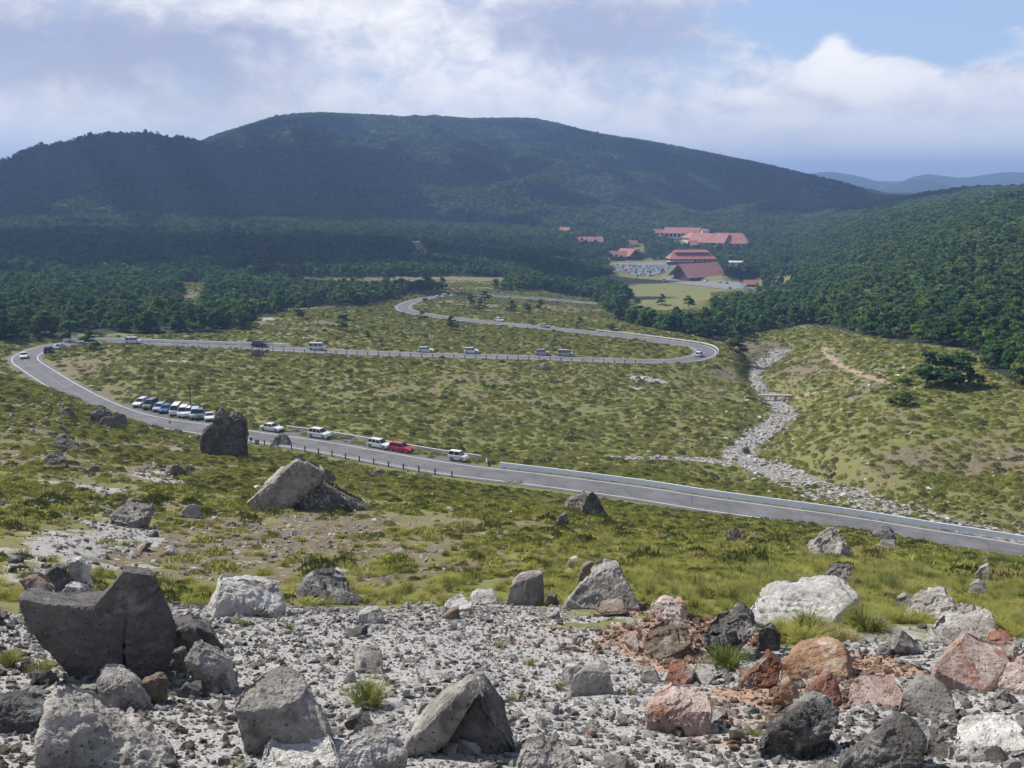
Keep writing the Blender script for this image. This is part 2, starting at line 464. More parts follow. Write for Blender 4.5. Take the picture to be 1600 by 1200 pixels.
# ------------------------------------------------------------------ materials
def material(name, rough=0.9):
    m = bpy.data.materials.new(name); m.use_nodes = True
    t = NT(m.node_tree)
    b = t.n['Principled BSDF']; b.inputs['Roughness'].default_value = rough
    b.inputs['Specular IOR Level'].default_value = 0.25
    return m, t, b
def plain(name, colr, rough=0.6, metal=0.0, spec=0.4, var=0.08, scale=3.0, coat=0.0):
    m, t, b = material(name, rough)
    n = t.noise(t.new('ShaderNodeTexCoord').outputs['Object'], scale, 5, 0.6)
    f = t.math('ADD', t.math('MULTIPLY', n, var * 2), 1 - var)
    cm = t.vmath('SCALE', c4(colr)[:3]); cm.node.inputs['Scale'].default_value = 1
    t.put(cm.node.inputs['Scale'], f)
    t.put(b.inputs['Base Color'], cm)
    b.inputs['Metallic'].default_value = metal
    b.inputs['Specular IOR Level'].default_value = spec
    b.inputs['Coat Weight'].default_value = coat
    return m

def bump(t, b, h, strength, dist):
    nd = t.new('ShaderNodeBump'); nd.inputs['Strength'].default_value = strength; nd.inputs['Distance'].default_value = dist
    t.put(nd.inputs['Height'], h); t.put(b.inputs['Normal'], nd.outputs[0])
    return nd

# ground: grass, bare earth, pale gravel, rusty earth, forest floor by painted attributes
gm, t, b = material('ground_cover', 0.95)
pos = t.new('ShaderNodeNewGeometry').outputs['Position']
nbig = t.noise(pos, 0.035, 5, 0.55)
nmid = t.noise(pos, 0.35, 5, 0.6)
nfin = t.noise(pos, 2.6, 6, 0.65)
nvf = t.noise(pos, 17.0, 5, 0.65)
grass = t.mix(t.step(nmid, 0.35, 0.65), c4(0.130, 0.140, 0.045), c4(0.200, 0.205, 0.070))
grass = t.mix(t.step(nbig, 0.42, 0.62), grass, c4(0.185, 0.175, 0.068))
grass = t.mix(t.math('MULTIPLY', t.step(nfin, 0.5, 0.7), 0.5), grass, c4(0.07, 0.075, 0.03))
soil = t.mix(t.step(nfin, 0.35, 0.65), c4(0.13, 0.105, 0.068), c4(0.195, 0.155, 0.102))
vor = t.voronoi(pos, 2.2, 'F1')
soil = t.mix(t.step(vor, 0.26, 0.12), soil, c4(0.42, 0.40, 0.38))
gr0 = t.mix(t.step(nvf, 0.3, 0.7), c4(0.35, 0.335, 0.32), c4(0.58, 0.56, 0.54))
gravel = t.mix(t.step(nmid, 0.35, 0.75), gr0, c4(0.48, 0.455, 0.43))
v2 = t.voronoi(pos, 30.0, 'F1', 'Color')
vbw = t.voronoi(pos, 30.0, 'F1', 'Distance')
gravel = t.mix(t.step(vbw, 0.25, 0.6), gravel, c4(0.30, 0.29, 0.285))
rusty = t.mix(t.step(nvf, 0.3, 0.7), c4(0.24, 0.14, 0.095), c4(0.44, 0.31, 0.235))
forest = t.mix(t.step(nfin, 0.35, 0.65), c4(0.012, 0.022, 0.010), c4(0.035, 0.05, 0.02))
ms = t.math('ADD', t.attr('soil'), t.math('MULTIPLY', t.math('SUBTRACT', nfin, 0.5), 1.1))
ms = t.math('ADD', ms, t.math('MULTIPLY', t.math('SUBTRACT', nmid, 0.5), 0.9))
cg = t.mix(t.step(ms, 0.42, 0.58), grass, soil)
mg = t.math('ADD', t.attr('gravel'), t.math('MULTIPLY', t.math('SUBTRACT', nfin, 0.5), 0.8))
cg = t.mix(t.step(mg, 0.42, 0.6), cg, gravel)
mr = t.math('ADD', t.attr('rusty'), t.math('MULTIPLY', t.math('SUBTRACT', nfin, 0.5), 0.9))
cg = t.mix(t.step(mr, 0.40, 0.62), cg, rusty)
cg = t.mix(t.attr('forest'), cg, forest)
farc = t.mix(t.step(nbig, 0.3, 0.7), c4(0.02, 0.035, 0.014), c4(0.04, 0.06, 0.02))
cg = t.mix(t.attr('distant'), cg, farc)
t.put(b.inputs['Base Color'], cg)
hh = t.math('ADD', t.math('MULTIPLY', nfin, 0.5), t.math('MULTIPLY', nvf, 0.12))
bump(t, b, hh, 0.6, 0.3)
MAT = {'ground': gm}

# ------------------------------------------------------------------ painted ground masks
UV_U, UV_V = proj(np.stack([GX, GY, H + CZ], -1))
_A = np.broadcast_to(AZG[None, :], H.shape); _B = np.broadcast_to(L[:, None], H.shape)
WX = fbm(_A, _B, 0.06, 4, 201) * 0.9; WY = fbm(_A, _B, 0.06, 4, 301) * 0.9
def blob(u, v, ru, rv, soft=0.35, ang=0.0):
    """a patch of ground round the place seen at a pixel; smooth 0..1 over the ground"""
    p = hit(u, v); du = hit(u + ru, v); dn = hit(u, v - rv); db = hit(u, v + rv)
    a0, l0 = math.atan2(p[0], p[1]), math.log(math.hypot(p[0], p[1]))
    ra = abs(math.atan2(du[0], du[1]) - a0) + 1e-4
    rl = 0.5 * abs(math.log(math.hypot(dn[0], dn[1])) - math.log(math.hypot(db[0], db[1]))) + 1e-4
    x = (AZG[None, :] - a0) / ra + WX; y = (L[:, None] - l0) / rl + WY
    if ang:
        x, y = x * math.cos(ang) + y * math.sin(ang), -x * math.sin(ang) + y * math.cos(ang)
    return 1 - smooth(np.sqrt(x * x + y * y), 1 - soft, 1 + soft)
def paint(items):
    m = np.zeros((NR, NA))
    for it in items:
        k = it[4] if len(it) > 4 else 1.0
        m = np.maximum(m, blob(*it[:4], ang=it[5] if len(it) > 5 else 0.0) * k)
    return m
infront = (np.abs(AZG) < R(62))[None, :]
m_gravel = paint([(400, 1010, 330, 75), (640, 1000, 330, 60), (800, 1090, 420, 110), (250, 1130, 300, 110), (100, 850, 110, 26, 0.62), (175, 830, 70, 30, 0.6), (60, 900, 70, 30, 0.6),
                  (150, 765, 60, 8, 0.6), (250, 745, 40, 12, 0.6), (1250, 1160, 420, 60), (1450, 1110, 240, 50), (1420, 1000, 150, 20, 0.5), (960, 1030, 130, 60), (60, 1000, 140, 50, 0.8), (1600, 1130, 200, 60),
                  (275, 702, 16, 5, 0.5), (1010, 594, 42, 3, 0.95), (985, 606, 26, 2, 0.95), (280, 564, 18, 2, 0.9), (410, 498, 20, 4, 0.6)])
m_gravel = np.maximum(m_gravel, (1 - smooth(D[:, None] + fbm(GX, GY, 2.6, 3, 88) * 2.6 + fbm(GX, GY, 0.8, 2, 89) * 0.8, 12.2, 13.6)) * 0.75 * infront)
m_rusty = paint([(1080, 985, 130, 40, 0.9), (1020, 1010, 90, 26, 0.8), (1360, 1050, 120, 28, 0.95), (1130, 1120, 140, 40, 0.5), (900, 990, 120, 30, 0.42), (1240, 1080, 120, 30, 0.7), (480, 830, 70, 10, 0.25)])
m_soil = paint([(470, 835, 190, 50, 0.80), (330, 860, 170, 50, 0.66), (640, 855, 150, 50, 0.55), (500, 905, 260, 30, 0.5), (850, 860, 180, 40, 0.32), (760, 800, 240, 20, 0.3), (120, 720, 200, 50, 0.40), (700, 610, 210, 13, 0.36), (700, 590, 110, 10, 0.42), (850, 640, 170, 12, 0.3), (480, 790, 110, 26, 0.75), (130, 575, 50, 16, 0.36), (185, 612, 30, 12, 0.5),
                (1270, 575, 60, 24, 0.66), (1330, 610, 50, 18, 0.5), (1500, 720, 120, 45, 0.40), (1420, 660, 80, 26, 0.34), (1330, 720, 80, 40, 0.32), (1130, 585, 30, 14, 0.5), (1120, 620, 50, 16, 0.36), (1110, 655, 55, 12, 0.4), (480, 500, 60, 14, 0.38), (830, 482, 120, 8, 0.42),
                (740, 478, 60, 5, 0.5), (1180, 545, 80, 12, 0.55), (1380, 580, 60, 14, 0.3), (610, 437, 150, 3.5, 1.0), (295, 470, 14, 16, 0.9), (390, 478, 24, 5, 0.9), (270, 512, 26, 6, 0.6), (750, 700, 200, 20, 0.15), (1560, 800, 80, 30, 0.4), (240, 700, 250, 40, 0.22), (100, 760, 160, 40, 0.25),
                (640, 378, 30, 5, 0.9), (660, 393, 10, 6, 1.0), (1440, 480, 20, 4, 0.8), (1385, 487, 30, 3, 0.8), (1260, 437, 20, 5, 0.6)])
m_soil = np.clip(m_soil + 0.12 + fbm(GX, GY, 60, 3, 61) * 0.22 + fbm(GX, GY, 9, 3, 63) * 0.30, 0, 1)
# where trees grow: rows of the photograph's forest edge, taken to the ground
EDGE = [(-700, 560), (-200, 545), (0, 532), (60, 529), (130, 526), (200, 524), (270, 522), (330, 521), (385, 517), (400, 494), (430, 486), (500, 482), (560, 478), (610, 468), (640, 456), (700, 451), (760, 451), (850, 457), (925, 467), (950, 490), (985, 508), (1040, 518), (1085, 524), (1130, 533), (1160, 530), (1200, 517), (1260, 508), (1300, 512), (1330, 520), (1380, 528), (1430, 538), (1470, 544), (1500, 546), (1530, 556), (1550, 580), (1600, 603), (1700, 625), (2200, 700)]
FIELD = [(958, 432), (1035, 432), (1110, 455), (1118, 482), (1010, 486), (985, 470), (950, 440)]
CLEAR = [
 [(955, 408), (1010, 405), (1050, 407), (1120, 407), (1128, 430), (1182, 444), (1185, 470), (1112, 474), (1112, 503), (1000, 503), (955, 492), (985, 466), (975, 450), (940, 444), (930, 436), (960, 428), (950, 415)],
 [(1140, 408), (1160, 408), (1160, 418), (1140, 418)],
 [(985, 381), (1005, 381), (1008, 396), (985, 396)],
 [(1020, 358), (1170, 372), (1170, 388), (1080, 388), (1020, 368)],
 [(905, 373), (942, 373), (942, 382), (905, 382)], [(874, 360), (893, 360), (893, 367), (874, 367)], [(948, 392), (996, 392), (996, 406), (948, 406)],
 [(455, 434), (560, 433), (700, 432), (790, 433), (790, 448), (640, 452), (455, 454)],
 [(635, 378), (655, 376), (672, 396), (655, 400)], [(1210, 432), (1262, 432), (1275, 444), (1215, 445)], [(1160, 438), (1190, 438), (1190, 450), (1160, 450)],
 [(283, 440), (325, 440), (310, 492), (286, 492)], [(1500, 560), (1540, 560), (1560, 620), (1480, 620)], [(1330, 452), (1370, 452), (1372, 470), (1340, 470)],
 [(372, 468), (430, 468), (425, 486), (372, 486)]]
eu = [p[0] for p in EDGE]; ev = [p[1] for p in EDGE]
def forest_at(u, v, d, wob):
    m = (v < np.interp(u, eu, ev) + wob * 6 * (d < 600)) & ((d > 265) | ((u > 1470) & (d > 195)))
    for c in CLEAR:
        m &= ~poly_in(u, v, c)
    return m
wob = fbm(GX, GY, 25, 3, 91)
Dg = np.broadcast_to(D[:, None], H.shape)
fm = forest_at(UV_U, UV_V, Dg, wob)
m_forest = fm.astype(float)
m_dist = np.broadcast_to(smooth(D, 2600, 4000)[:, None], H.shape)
# ------------------------------------------------------------------ mesh helpers
def mesh_np(name, verts, faces, mats=None, smooth_=True, attrs=None, link=True):
    """faces: (n,3|4) int array or list of arrays"""
    me = bpy.data.meshes.new(name)
    verts = np.ascontiguousarray(verts, np.float32)
    me.vertices.add(len(verts)); me.vertices.foreach_set('co', verts.ravel())
    if isinstance(faces, np.ndarray): faces = [faces]
    tot = sum(f.size for f in faces); nf = sum(len(f) for f in faces)
    me.loops.add(tot); me.polygons.add(nf)
    me.loops.foreach_set('vertex_index', np.concatenate([f.ravel() for f in faces]).astype(np.int32))
    sizes = np.concatenate([np.full(len(f), f.shape[1]) for f in faces])
    starts = np.concatenate([[0], np.cumsum(sizes)[:-1]])
    me.polygons.foreach_set('loop_start', starts.astype(np.int32))
    me.polygons.foreach_set('use_smooth', np.full(nf, smooth_))
    for k, a in (attrs or {}).items():
        at = me.attributes.new(k, 'FLOAT', 'POINT'); at.data.foreach_set('value', np.ascontiguousarray(a, np.float32).ravel())
    me.update(); me.validate(verbose=False) if False else None
    for m in (mats or []): me.materials.append(m)
    o = bpy.data.objects.new(name, me)
    if link: col.objects.link(o)
    return o

def setp(o, label=None, cat=None, group=None, kind=None):
    if label: o['label'] = label
    if cat: o['category'] = cat
    if group: o['group'] = group
    if kind: o['kind'] = kind
    return o

def empty(name, loc, rz=0.0, label=None, cat=None, group=None):
    o = bpy.data.objects.new(name, None); col.objects.link(o)
    o.location = loc; o.rotation_euler = (0, 0, rz); o.empty_display_size = 0.2
    return setp(o, label, cat, group)

class MB:
    """collects simple solids into one mesh"""
    def __init__(s): s.v = []; s.f = []; s.mi = []; s.m = 0
    def add(s, vs, fs):
        o = len(s.v); s.v += [tuple(p) for p in vs]; s.f += [tuple(i + o for i in f) for f in fs]; s.mi += [s.m] * len(fs)
    def box(s, x0, x1, y0, y1, z0, z1):
        s.add([(x0, y0, z0), (x1, y0, z0), (x1, y1, z0), (x0, y1, z0), (x0, y0, z1), (x1, y0, z1), (x1, y1, z1), (x0, y1, z1)],
              [(0, 3, 2, 1), (4, 5, 6, 7), (0, 1, 5, 4), (1, 2, 6, 5), (2, 3, 7, 6), (3, 0, 4, 7)])
    def prism(s, poly, a0, a1, axis='y'):
        """polygon in the other two axes swept from a0 to a1"""
        n = len(poly)
        def mk(p, a):
            return {'y': (p[0], a, p[1]), 'x': (a, p[0], p[1]), 'z': (p[0], p[1], a)}[axis]
        s.add([mk(p, a0) for p in poly] + [mk(p, a1) for p in poly],
              [tuple(range(n))[::-1], tuple(range(n, 2 * n))] + [(i, (i + 1) % n, n + (i + 1) % n, n + i) for i in range(n)])
    def bar(s, p, q, r0, r1=None, n=8):
        p = Vector(p); q = Vector(q); r1 = r0 if r1 is None else r1
        d = (q - p).normalized(); a = d.orthogonal().normalized(); c = d.cross(a)
        ring = lambda o, r: [o + (a * math.cos(2 * math.pi * k / n) + c * math.sin(2 * math.pi * k / n)) * r for k in range(n)]
        s.add(ring(p, r0) + ring(q, r1), [tuple(range(n))[::-1], tuple(range(n, 2 * n))] + [(i, (i + 1) % n, n + (i + 1) % n, n + i) for i in range(n)])
    def mesh(s, name, mats):
        me = bpy.data.meshes.new(name); me.from_pydata(s.v, [], s.f)
        for m in (mats if isinstance(mats, (list, tuple)) else [mats]): me.materials.append(m)
        me.polygons.foreach_set('material_index', s.mi)
        bm = bmesh.new(); bm.from_mesh(me); bmesh.ops.recalc_face_normals(bm, faces=bm.faces); bm.to_mesh(me); bm.free()
        return me
    def build(s, name, mats, parent=None, bev=0.0, smooth_=False):
        me = s.mesh(name, mats)
        if bev:
            bm = bmesh.new(); bm.from_mesh(me)
            bmesh.ops.bevel(bm, geom=bm.edges[:], offset=bev, segments=2, affect='EDGES', profile=0.6)
            bm.to_mesh(me); bm.free()
        if smooth_ or bev: me.polygons.foreach_set('use_smooth', [True] * len(me.polygons)); me.set_sharp_from_angle(angle=R(35))
        o = bpy.data.objects.new(name, me); col.objects.link(o); o.parent = parent
        return o

def copy_tree(o, parent=None):
    c = o.copy(); col.objects.link(c)
    if parent is not None: c.parent = parent
    for ch in list(o.children): copy_tree(ch, c)
    return c

# ------------------------------------------------------------------ the ground sheet
idx = np.arange(NR * NA).reshape(NR, NA)
q = np.stack([idx[:-1, :-1], idx[:-1, 1:], idx[1:, 1:], idx[1:, :-1]], -1).reshape(-1, 4)[:, ::-1]
# close the seam behind the viewer and the small hole underfoot
seam = np.stack([idx[:-1, -1], idx[:-1, 0], idx[1:, 0], idx[1:, -1]], -1)[:, ::-1]
cv = NR * NA
ring = np.stack([np.full(NA, cv), idx[0], np.roll(idx[0], -1)], -1)[:, ::-1]
V = np.stack([GX, GY, H + CZ], -1).reshape(-1, 3)
V = np.vstack([V, [[0, 0, float(H[0].mean() + CZ)]]])
ap = lambda a: np.append(np.broadcast_to(a, (NR, NA)).ravel(), 0.0)
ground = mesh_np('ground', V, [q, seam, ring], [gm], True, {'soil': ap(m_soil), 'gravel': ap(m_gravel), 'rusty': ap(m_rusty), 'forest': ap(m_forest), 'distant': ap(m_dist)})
setp(ground, 'volcanic slope of grass, bare earth and pale gravel running down to the valley', kind='structure')

def gmask(m, x, y):
    return sample(np.broadcast_to(m, (NR, NA)), x, y) - CZ

def frame_of(P):
    """unit tangent and left normal at every sample"""
    tg = np.gradient(P[:, :2], axis=0); tg /= np.linalg.norm(tg, axis=1)[:, None]
    return tg, np.stack([-tg[:, 1], tg[:, 0]], 1)

def ribbon(name, P, off0, off1, lift, mat, drape=False, cols=2, jitter=0.0, seed=0):
    tg, nm = frame_of(P)
    o0 = np.broadcast_to(off0, len(P)).astype(float); o1 = np.broadcast_to(off1, len(P)).astype(float)
    s = np.arange(len(P)) * 1.0
    if jitter:
        o0 = o0 + fbm(s, s * 0 + 1.5, 6.0, 3, seed) * jitter; o1 = o1 + fbm(s, s * 0 + 9.5, 6.0, 3, seed + 5) * jitter
    vs = []
    for k in range(cols):
        f = k / (cols - 1)
        off = o0 * (1 - f) + o1 * f
        x = P[:, 0] + nm[:, 0] * off; y = P[:, 1] + nm[:, 1] * off
        z = (zat(x, y) if drape else P[:, 2]) + lift
        vs.append(np.stack([x, y, z], 1))
    vs = np.stack(vs, 1); n = len(P)
    ix = np.arange(n * cols).reshape(n, cols)
    f = np.stack([ix[:-1, :-1], ix[:-1, 1:], ix[1:, 1:], ix[1:, :-1]], -1).reshape(-1, 4)
    e1 = vs[1, 0] - vs[0, 0]; e2 = vs[0, -1] - vs[0, 0]
    if np.cross(e1[:2], e2[:2]) > 0: f = f[:, ::-1]
    return mesh_np(name, vs.reshape(-1, 3), f, [mat])

# asphalt
am, t, b = material('worn_asphalt', 0.85)
pos = t.new('ShaderNodeNewGeometry').outputs['Position']
n1_ = t.noise(pos, 0.25, 5, 0.6); n2_ = t.noise(pos, 6.0, 5, 0.7)
ac = t.mix(t.step(n1_, 0.35, 0.7), c4(0.13, 0.13, 0.142), c4(0.19, 0.19, 0.20))
ac = t.mix(t.math('MULTIPLY', t.step(n2_, 0.3, 0.7), 0.35), ac, c4(0.09, 0.09, 0.095))
ck = t.voronoi(pos, 0.22, 'DISTANCE_TO_EDGE')
ac = t.mix(t.math('MULTIPLY', t.step(ck, 0.02, 0.004), 0.6), ac, c4(0.06, 0.06, 0.06))
t.put(b.inputs['Base Color'], ac)
MAT['asphalt'] = am
MAT['line'] = plain('road_paint', (0.62, 0.62, 0.60), 0.7, var=0.22, scale=1.5)
MAT['orange'] = plain('orange_road_paint', (0.27, 0.20, 0.13), 0.7, var=0.35, scale=1.0)
def nearest_i(u, v, z=None):
    p = unproj_z(u, v, z)
    return int(np.argmin(np.hypot(road[:, 0] - p[0], road[:, 1] - p[1])))
I = {}
for k, (u, v, z) in enumerate(ROAD_PX):
    I[(u, v)] = nearest_i(u, v, z)
def ri(u, v):
    """road sample whose centre is seen at about this pixel"""
    pu, pv = proj(road[:, :3])
    return int(np.argmin((pu - u) ** 2 + ((pv - v) * 3) ** 2))
ro = ribbon('road', road, -RW - 0.95, RW + 0.95, 0.06, am, cols=7)
setp(ro, 'grey asphalt mountain road bending through the grass', kind='structure')
for s_, nm_ in ((-1, 'road_edge_line'), (1, 'road_edge_line')):
    e = ribbon(nm_, road, s_ * RW - 0.09, s_ * RW + 0.09, 0.075, MAT['line'])
    setp(e, 'white painted line along the edge of the mountain road', kind='structure')
cl = ribbon('road_centre_line', road[:ri(150, 536)], -0.07, 0.07, 0.075, MAT['orange'])
setp(cl, 'worn orange centre line of the mountain road', kind='structure')
# side the driver's left/right: the normal points left of travel (travel: right edge of the photo to the left hairpin)
i_a, i_b = ri(385, 682), ri(742, 738)
# shoulder where cars park, on the valley side of the near road
seg = road[min(i_a, i_b):max(i_a, i_b)]
def valley_sign(P):
    tg, nm = frame_of(P)
    c = P[len(P) // 2]; n_ = nm[len(P) // 2]
    return 1 if (c[0] * n_[0] + c[1] * n_[1]) > 0 else -1
vs1 = valley_sign(seg)
sh_w = 2.9 * smooth(np.arange(len(seg)), 0, 9) * (1 - smooth(np.arange(len(seg)), len(seg) - 6, len(seg)) * 0.0)
gsh = plain('shoulder_asphalt', (0.125, 0.12, 0.118), 0.9, var=0.3, scale=0.6)
sh = ribbon('road_shoulder', seg, vs1 * (RW + 0.36), vs1 * (RW + 0.36 + sh_w), 0.05, gsh, cols=3)
setp(sh, 'darker asphalt strip beside the near road where cars stand', kind='structure')
j_a, j_b = ri(160, 634), ri(345, 675)
seg2 = road[min(j_a, j_b):max(j_a, j_b)]
w2 = 7.5 * smooth(np.arange(len(seg2)), 0, 8) * (1 - smooth(np.arange(len(seg2)), len(seg2) - 8, len(seg2)))
sh2 = ribbon('lay_by', seg2, vs1 * (RW + 0.36), vs1 * (RW + 0.36 + w2), 0.05, gsh, cols=4)
setp(sh2, 'asphalt lay-by where ten cars park slantwise', kind='structure')
# stream bed and footpaths
bm_, t, b = material('stream_gravel', 0.95)
pos = t.new('ShaderNodeNewGeometry').outputs['Position']
cA = t.voronoi(pos, 1.6, 'F1', 'Color'); cB = t.noise(pos, 0.5, 5, 0.6)
cS = t.mix(t.step(cB, 0.3, 0.7), c4(0.30, 0.285, 0.27), c4(0.50, 0.48, 0.455))
cS = t.mix(t.step(t.voronoi(pos, 1.6), 0.3, 0.7), cS, c4(0.15, 0.14, 0.13))
t.put(b.inputs['Base Color'], cS); bump(t, b, t.voronoi(pos, 1.6), 0.8, 0.4)
hw = stream[:, 3] * 0.5
sb = ribbon('stream_bed', stream, -hw, hw, 0.07, bm_, drape=True, cols=9, jitter=2.4, seed=4)
setp(sb, 'dry stony stream bed winding down the valley', kind='structure')
hs = side[:, 3] * 0.5
sb2 = ribbon('stream_bed', side, -hs, hs, 0.06, bm_, drape=True, cols=5, jitter=0.8, seed=14)
setp(sb2, 'narrow dry side channel joining the stream bed', kind='structure')
PATHS = []
pm = plain('trodden_earth', (0.29, 0.22, 0.165), 0.95, var=0.25, scale=0.5)
for k, (pp, wd, lb) in enumerate([([(1288, 541), (1296, 556), (1312, 570), (1336, 582), (1362, 590), (1400, 601)], 1.7, 'bare earth footpath coming down the knoll from the forest edge'),
                         ([(1362, 590), (1345, 597), (1322, 602), (1290, 612), (1240, 622)], 0.9, 'narrow earth footpath branching off towards the footbridge')]):
    P_ = catmull([hit(u, v, 100) for u, v in pp], 1.0)
    PATHS.append(np.concatenate([P_, np.full((len(P_), 1), wd)], 1))
    o = ribbon('footpath', P_, -wd / 2, wd / 2, 0.06, pm, drape=True, cols=3, jitter=0.35, seed=20 + k)
    setp(o, lb, kind='structure')
# ------------------------------------------------------------------ scattering of uncountable stuff
def scatter(name, P, rot, scl, idxs, sources, label, dz=None):
    """ONE object of kind stuff: sources[i] set on every point"""
    P = np.asarray(P, float)
    me = bpy.data.meshes.new(name)
    me.vertices.add(len(P)); me.vertices.foreach_set('co', P.astype(np.float32).ravel())
    a = me.attributes.new('turn', 'FLOAT_VECTOR', 'POINT'); a.data.foreach_set('vector', np.asarray(rot, np.float32).ravel())
    scl = np.asarray(scl, np.float32)
    if scl.ndim == 1: scl = np.repeat(scl[:, None], 3, 1)
    a = me.attributes.new('grow', 'FLOAT_VECTOR', 'POINT'); a.data.foreach_set('vector', scl.ravel())
    a = me.attributes.new('pick', 'INT', 'POINT'); a.data.foreach_set('value', np.asarray(idxs, np.int32))
    me.update()
    o = bpy.data.objects.new(name, me); col.objects.link(o)
    g = bpy.data.node_groups.new(name, 'GeometryNodeTree')
    g.interface.new_socket('Geometry', in_out='INPUT', socket_type='NodeSocketGeometry')
    g.interface.new_socket('Geometry', in_out='OUTPUT', socket_type='NodeSocketGeometry')
    N = g.nodes; Lk = g.links
    gi = N.new('NodeGroupInput'); go = N.new('NodeGroupOutput')
    iop = N.new('GeometryNodeInstanceOnPoints')
    jg = N.new('GeometryNodeJoinGeometry')
    for s in reversed(sources):
        oi = N.new('GeometryNodeObjectInfo'); oi.transform_space = 'ORIGINAL'
        oi.inputs['Object'].default_value = s; oi.inputs['As Instance'].default_value = True
        Lk.new(oi.outputs['Geometry'], jg.inputs[0])
    def na(nm, ty):
        n = N.new('GeometryNodeInputNamedAttribute'); n.data_type = ty; n.inputs['Name'].default_value = nm
        return n.outputs['Attribute']
    Lk.new(gi.outputs[0], iop.inputs['Points']); Lk.new(jg.outputs[0], iop.inputs['Instance'])
    iop.inputs['Pick Instance'].default_value = True
    Lk.new(na('pick', 'INT'), iop.inputs['Instance Index'])
    Lk.new(na('turn', 'FLOAT_VECTOR'), iop.inputs['Rotation'])
    Lk.new(na('grow', 'FLOAT_VECTOR'), iop.inputs['Scale'])
    Lk.new(iop.outputs[0], go.inputs[0])
    md = o.modifiers.new('scatter', 'NODES'); md.node_group = g
    return setp(o, label, kind='stuff')

def polar_points(n_per_m2, d0, d1, half=38.0, cell_cap=None):
    """uniform random ground points in the fan in front of the viewer"""
    area = R(2 * half) * 0.5 * (d1 * d1 - d0 * d0)
    n = int(area * n_per_m2)
    a = rng.uniform(-R(half), R(half), n); r = np.sqrt(rng.uniform(d0 * d0, d1 * d1, n))
    return r * np.sin(a), r * np.cos(a), r

road_kd = kdtree.KDTree(len(road))
for i, p in enumerate(road): road_kd.insert((p[0], p[1], 0), i)
road_kd.balance()
road_xy = road[:, :2]
def road_dist(x, y, cap=16):
    out = np.full(len(x), 99.0)
    c = (np.hypot(x, y) > 90) & (np.hypot(x, y) < 820)
    ids = np.nonzero(c)[0]
    for s in range(0, len(ids), 4000):
        k = ids[s:s + 4000]
        dd = np.full(len(k), 1e9)
        q = road_xy[::3]
        dd = np.sqrt(((x[k, None] - q[None, :, 0]) ** 2 + (y[k, None] - q[None, :, 1]) ** 2).min(1))
        out[k] = dd
    return out
def poly_dist(x, y, S, wcol):
    """distance to a polyline minus its half width"""
    out = np.full(len(x), 99.0)
    q = S[::3]
    for s in range(0, len(x), 6000):
        out[s:s + 6000] = (np.sqrt((x[s:s + 6000, None] - q[None, :, 0]) ** 2 + (y[s:s + 6000, None] - q[None, :, 1]) ** 2) - q[None, :, wcol] * 0.5).min(1)
    return out

# ------------------------------------------------------------------ foliage
def foliage_mat(name, ca, cb, cc_=None, rough=0.85, lean_=0.6):
    m, t, b = material(name, rough)
    oi = t.new('ShaderNodeObjectInfo')
    tc = t.new('ShaderNodeTexCoord').outputs['Object']
    n = t.noise(tc, 0.9, 3, 0.6)
    wn = t.new('ShaderNodeTexWhiteNoise', noise_dimensions='3D')
    t.put(wn.inputs['Vector'], t.vmath('SNAP', tc, (0.5, 0.5, 0.5)))
    f = t.math('ADD', t.math('MULTIPLY', oi.outputs['Random'], 0.55), t.math('ADD', t.math('MULTIPLY', n, 0.35), t.math('MULTIPLY', wn.outputs['Value'], 0.25)))
    c = t.mix(t.step(f, 0.2, 0.95), c4(ca), c4(cb))
    if cc_:
        c = t.mix(t.step(oi.outputs['Random'], 0.90, 0.97), c, c4(cc_))
    t.put(b.inputs['Base Color'], c)
    b.inputs['Specular IOR Level'].default_value = 0.15
    # leaves in a mass catch light much as the mass does: their normals lean toward the sky
    g_ = t.new('ShaderNodeNewGeometry').outputs['Normal']
    nn_ = t.vmath('NORMALIZE', t.vmath('ADD', t.vmath('MULTIPLY', g_, (1 - lean_,) * 3), (0, 0, lean_)))
    df = t.new('ShaderNodeBsdfDiffuse'); t.put(df.inputs['Color'], c); t.put(df.inputs['Normal'], nn_)
    tl = t.new('ShaderNodeBsdfTranslucent'); t.put(tl.inputs['Color'], c)
    mx_ = t.new('ShaderNodeMixShader'); mx_.inputs[0].default_value = 0.22
    t.l.new(df.outputs[0], mx_.inputs[1]); t.l.new(tl.outputs[0], mx_.inputs[2])
    t.l.new(mx_.outputs[0], [n_ for n_ in t.n if n_.type == 'OUTPUT_MATERIAL'][0].inputs['Surface'])
    t.n.remove(b)
    return m
M_pine = foliage_mat('pine_needles', (0.042, 0.100, 0.032), (0.112, 0.200, 0.062))
M_broad = foliage_mat('broad_leaves', (0.058, 0.112, 0.030), (0.150, 0.225, 0.055), (0.17, 0.17, 0.06))
M_bark = plain('bark', (0.13, 0.10, 0.08), 0.95, var=0.3)
M_grass = foliage_mat('grass_blades', (0.160, 0.165, 0.045), (0.36, 0.345, 0.095), (0.34, 0.29, 0.14))
M_meadow = foliage_mat('meadow_grass', (0.23, 0.255, 0.065), (0.46, 0.46, 0.125), (0.36, 0.30, 0.15), lean_=0.8)
M_sedge = foliage_mat('sedge_blades', (0.110, 0.145, 0.035), (0.26, 0.27, 0.085), (0.38, 0.30, 0.17))
M_dry = foliage_mat('dry_stalks', (0.26, 0.20, 0.10), (0.42, 0.34, 0.20))
M_heath = foliage_mat('heath_leaves', (0.085, 0.105, 0.035), (0.17, 0.18, 0.06), (0.20, 0.16, 0.08))

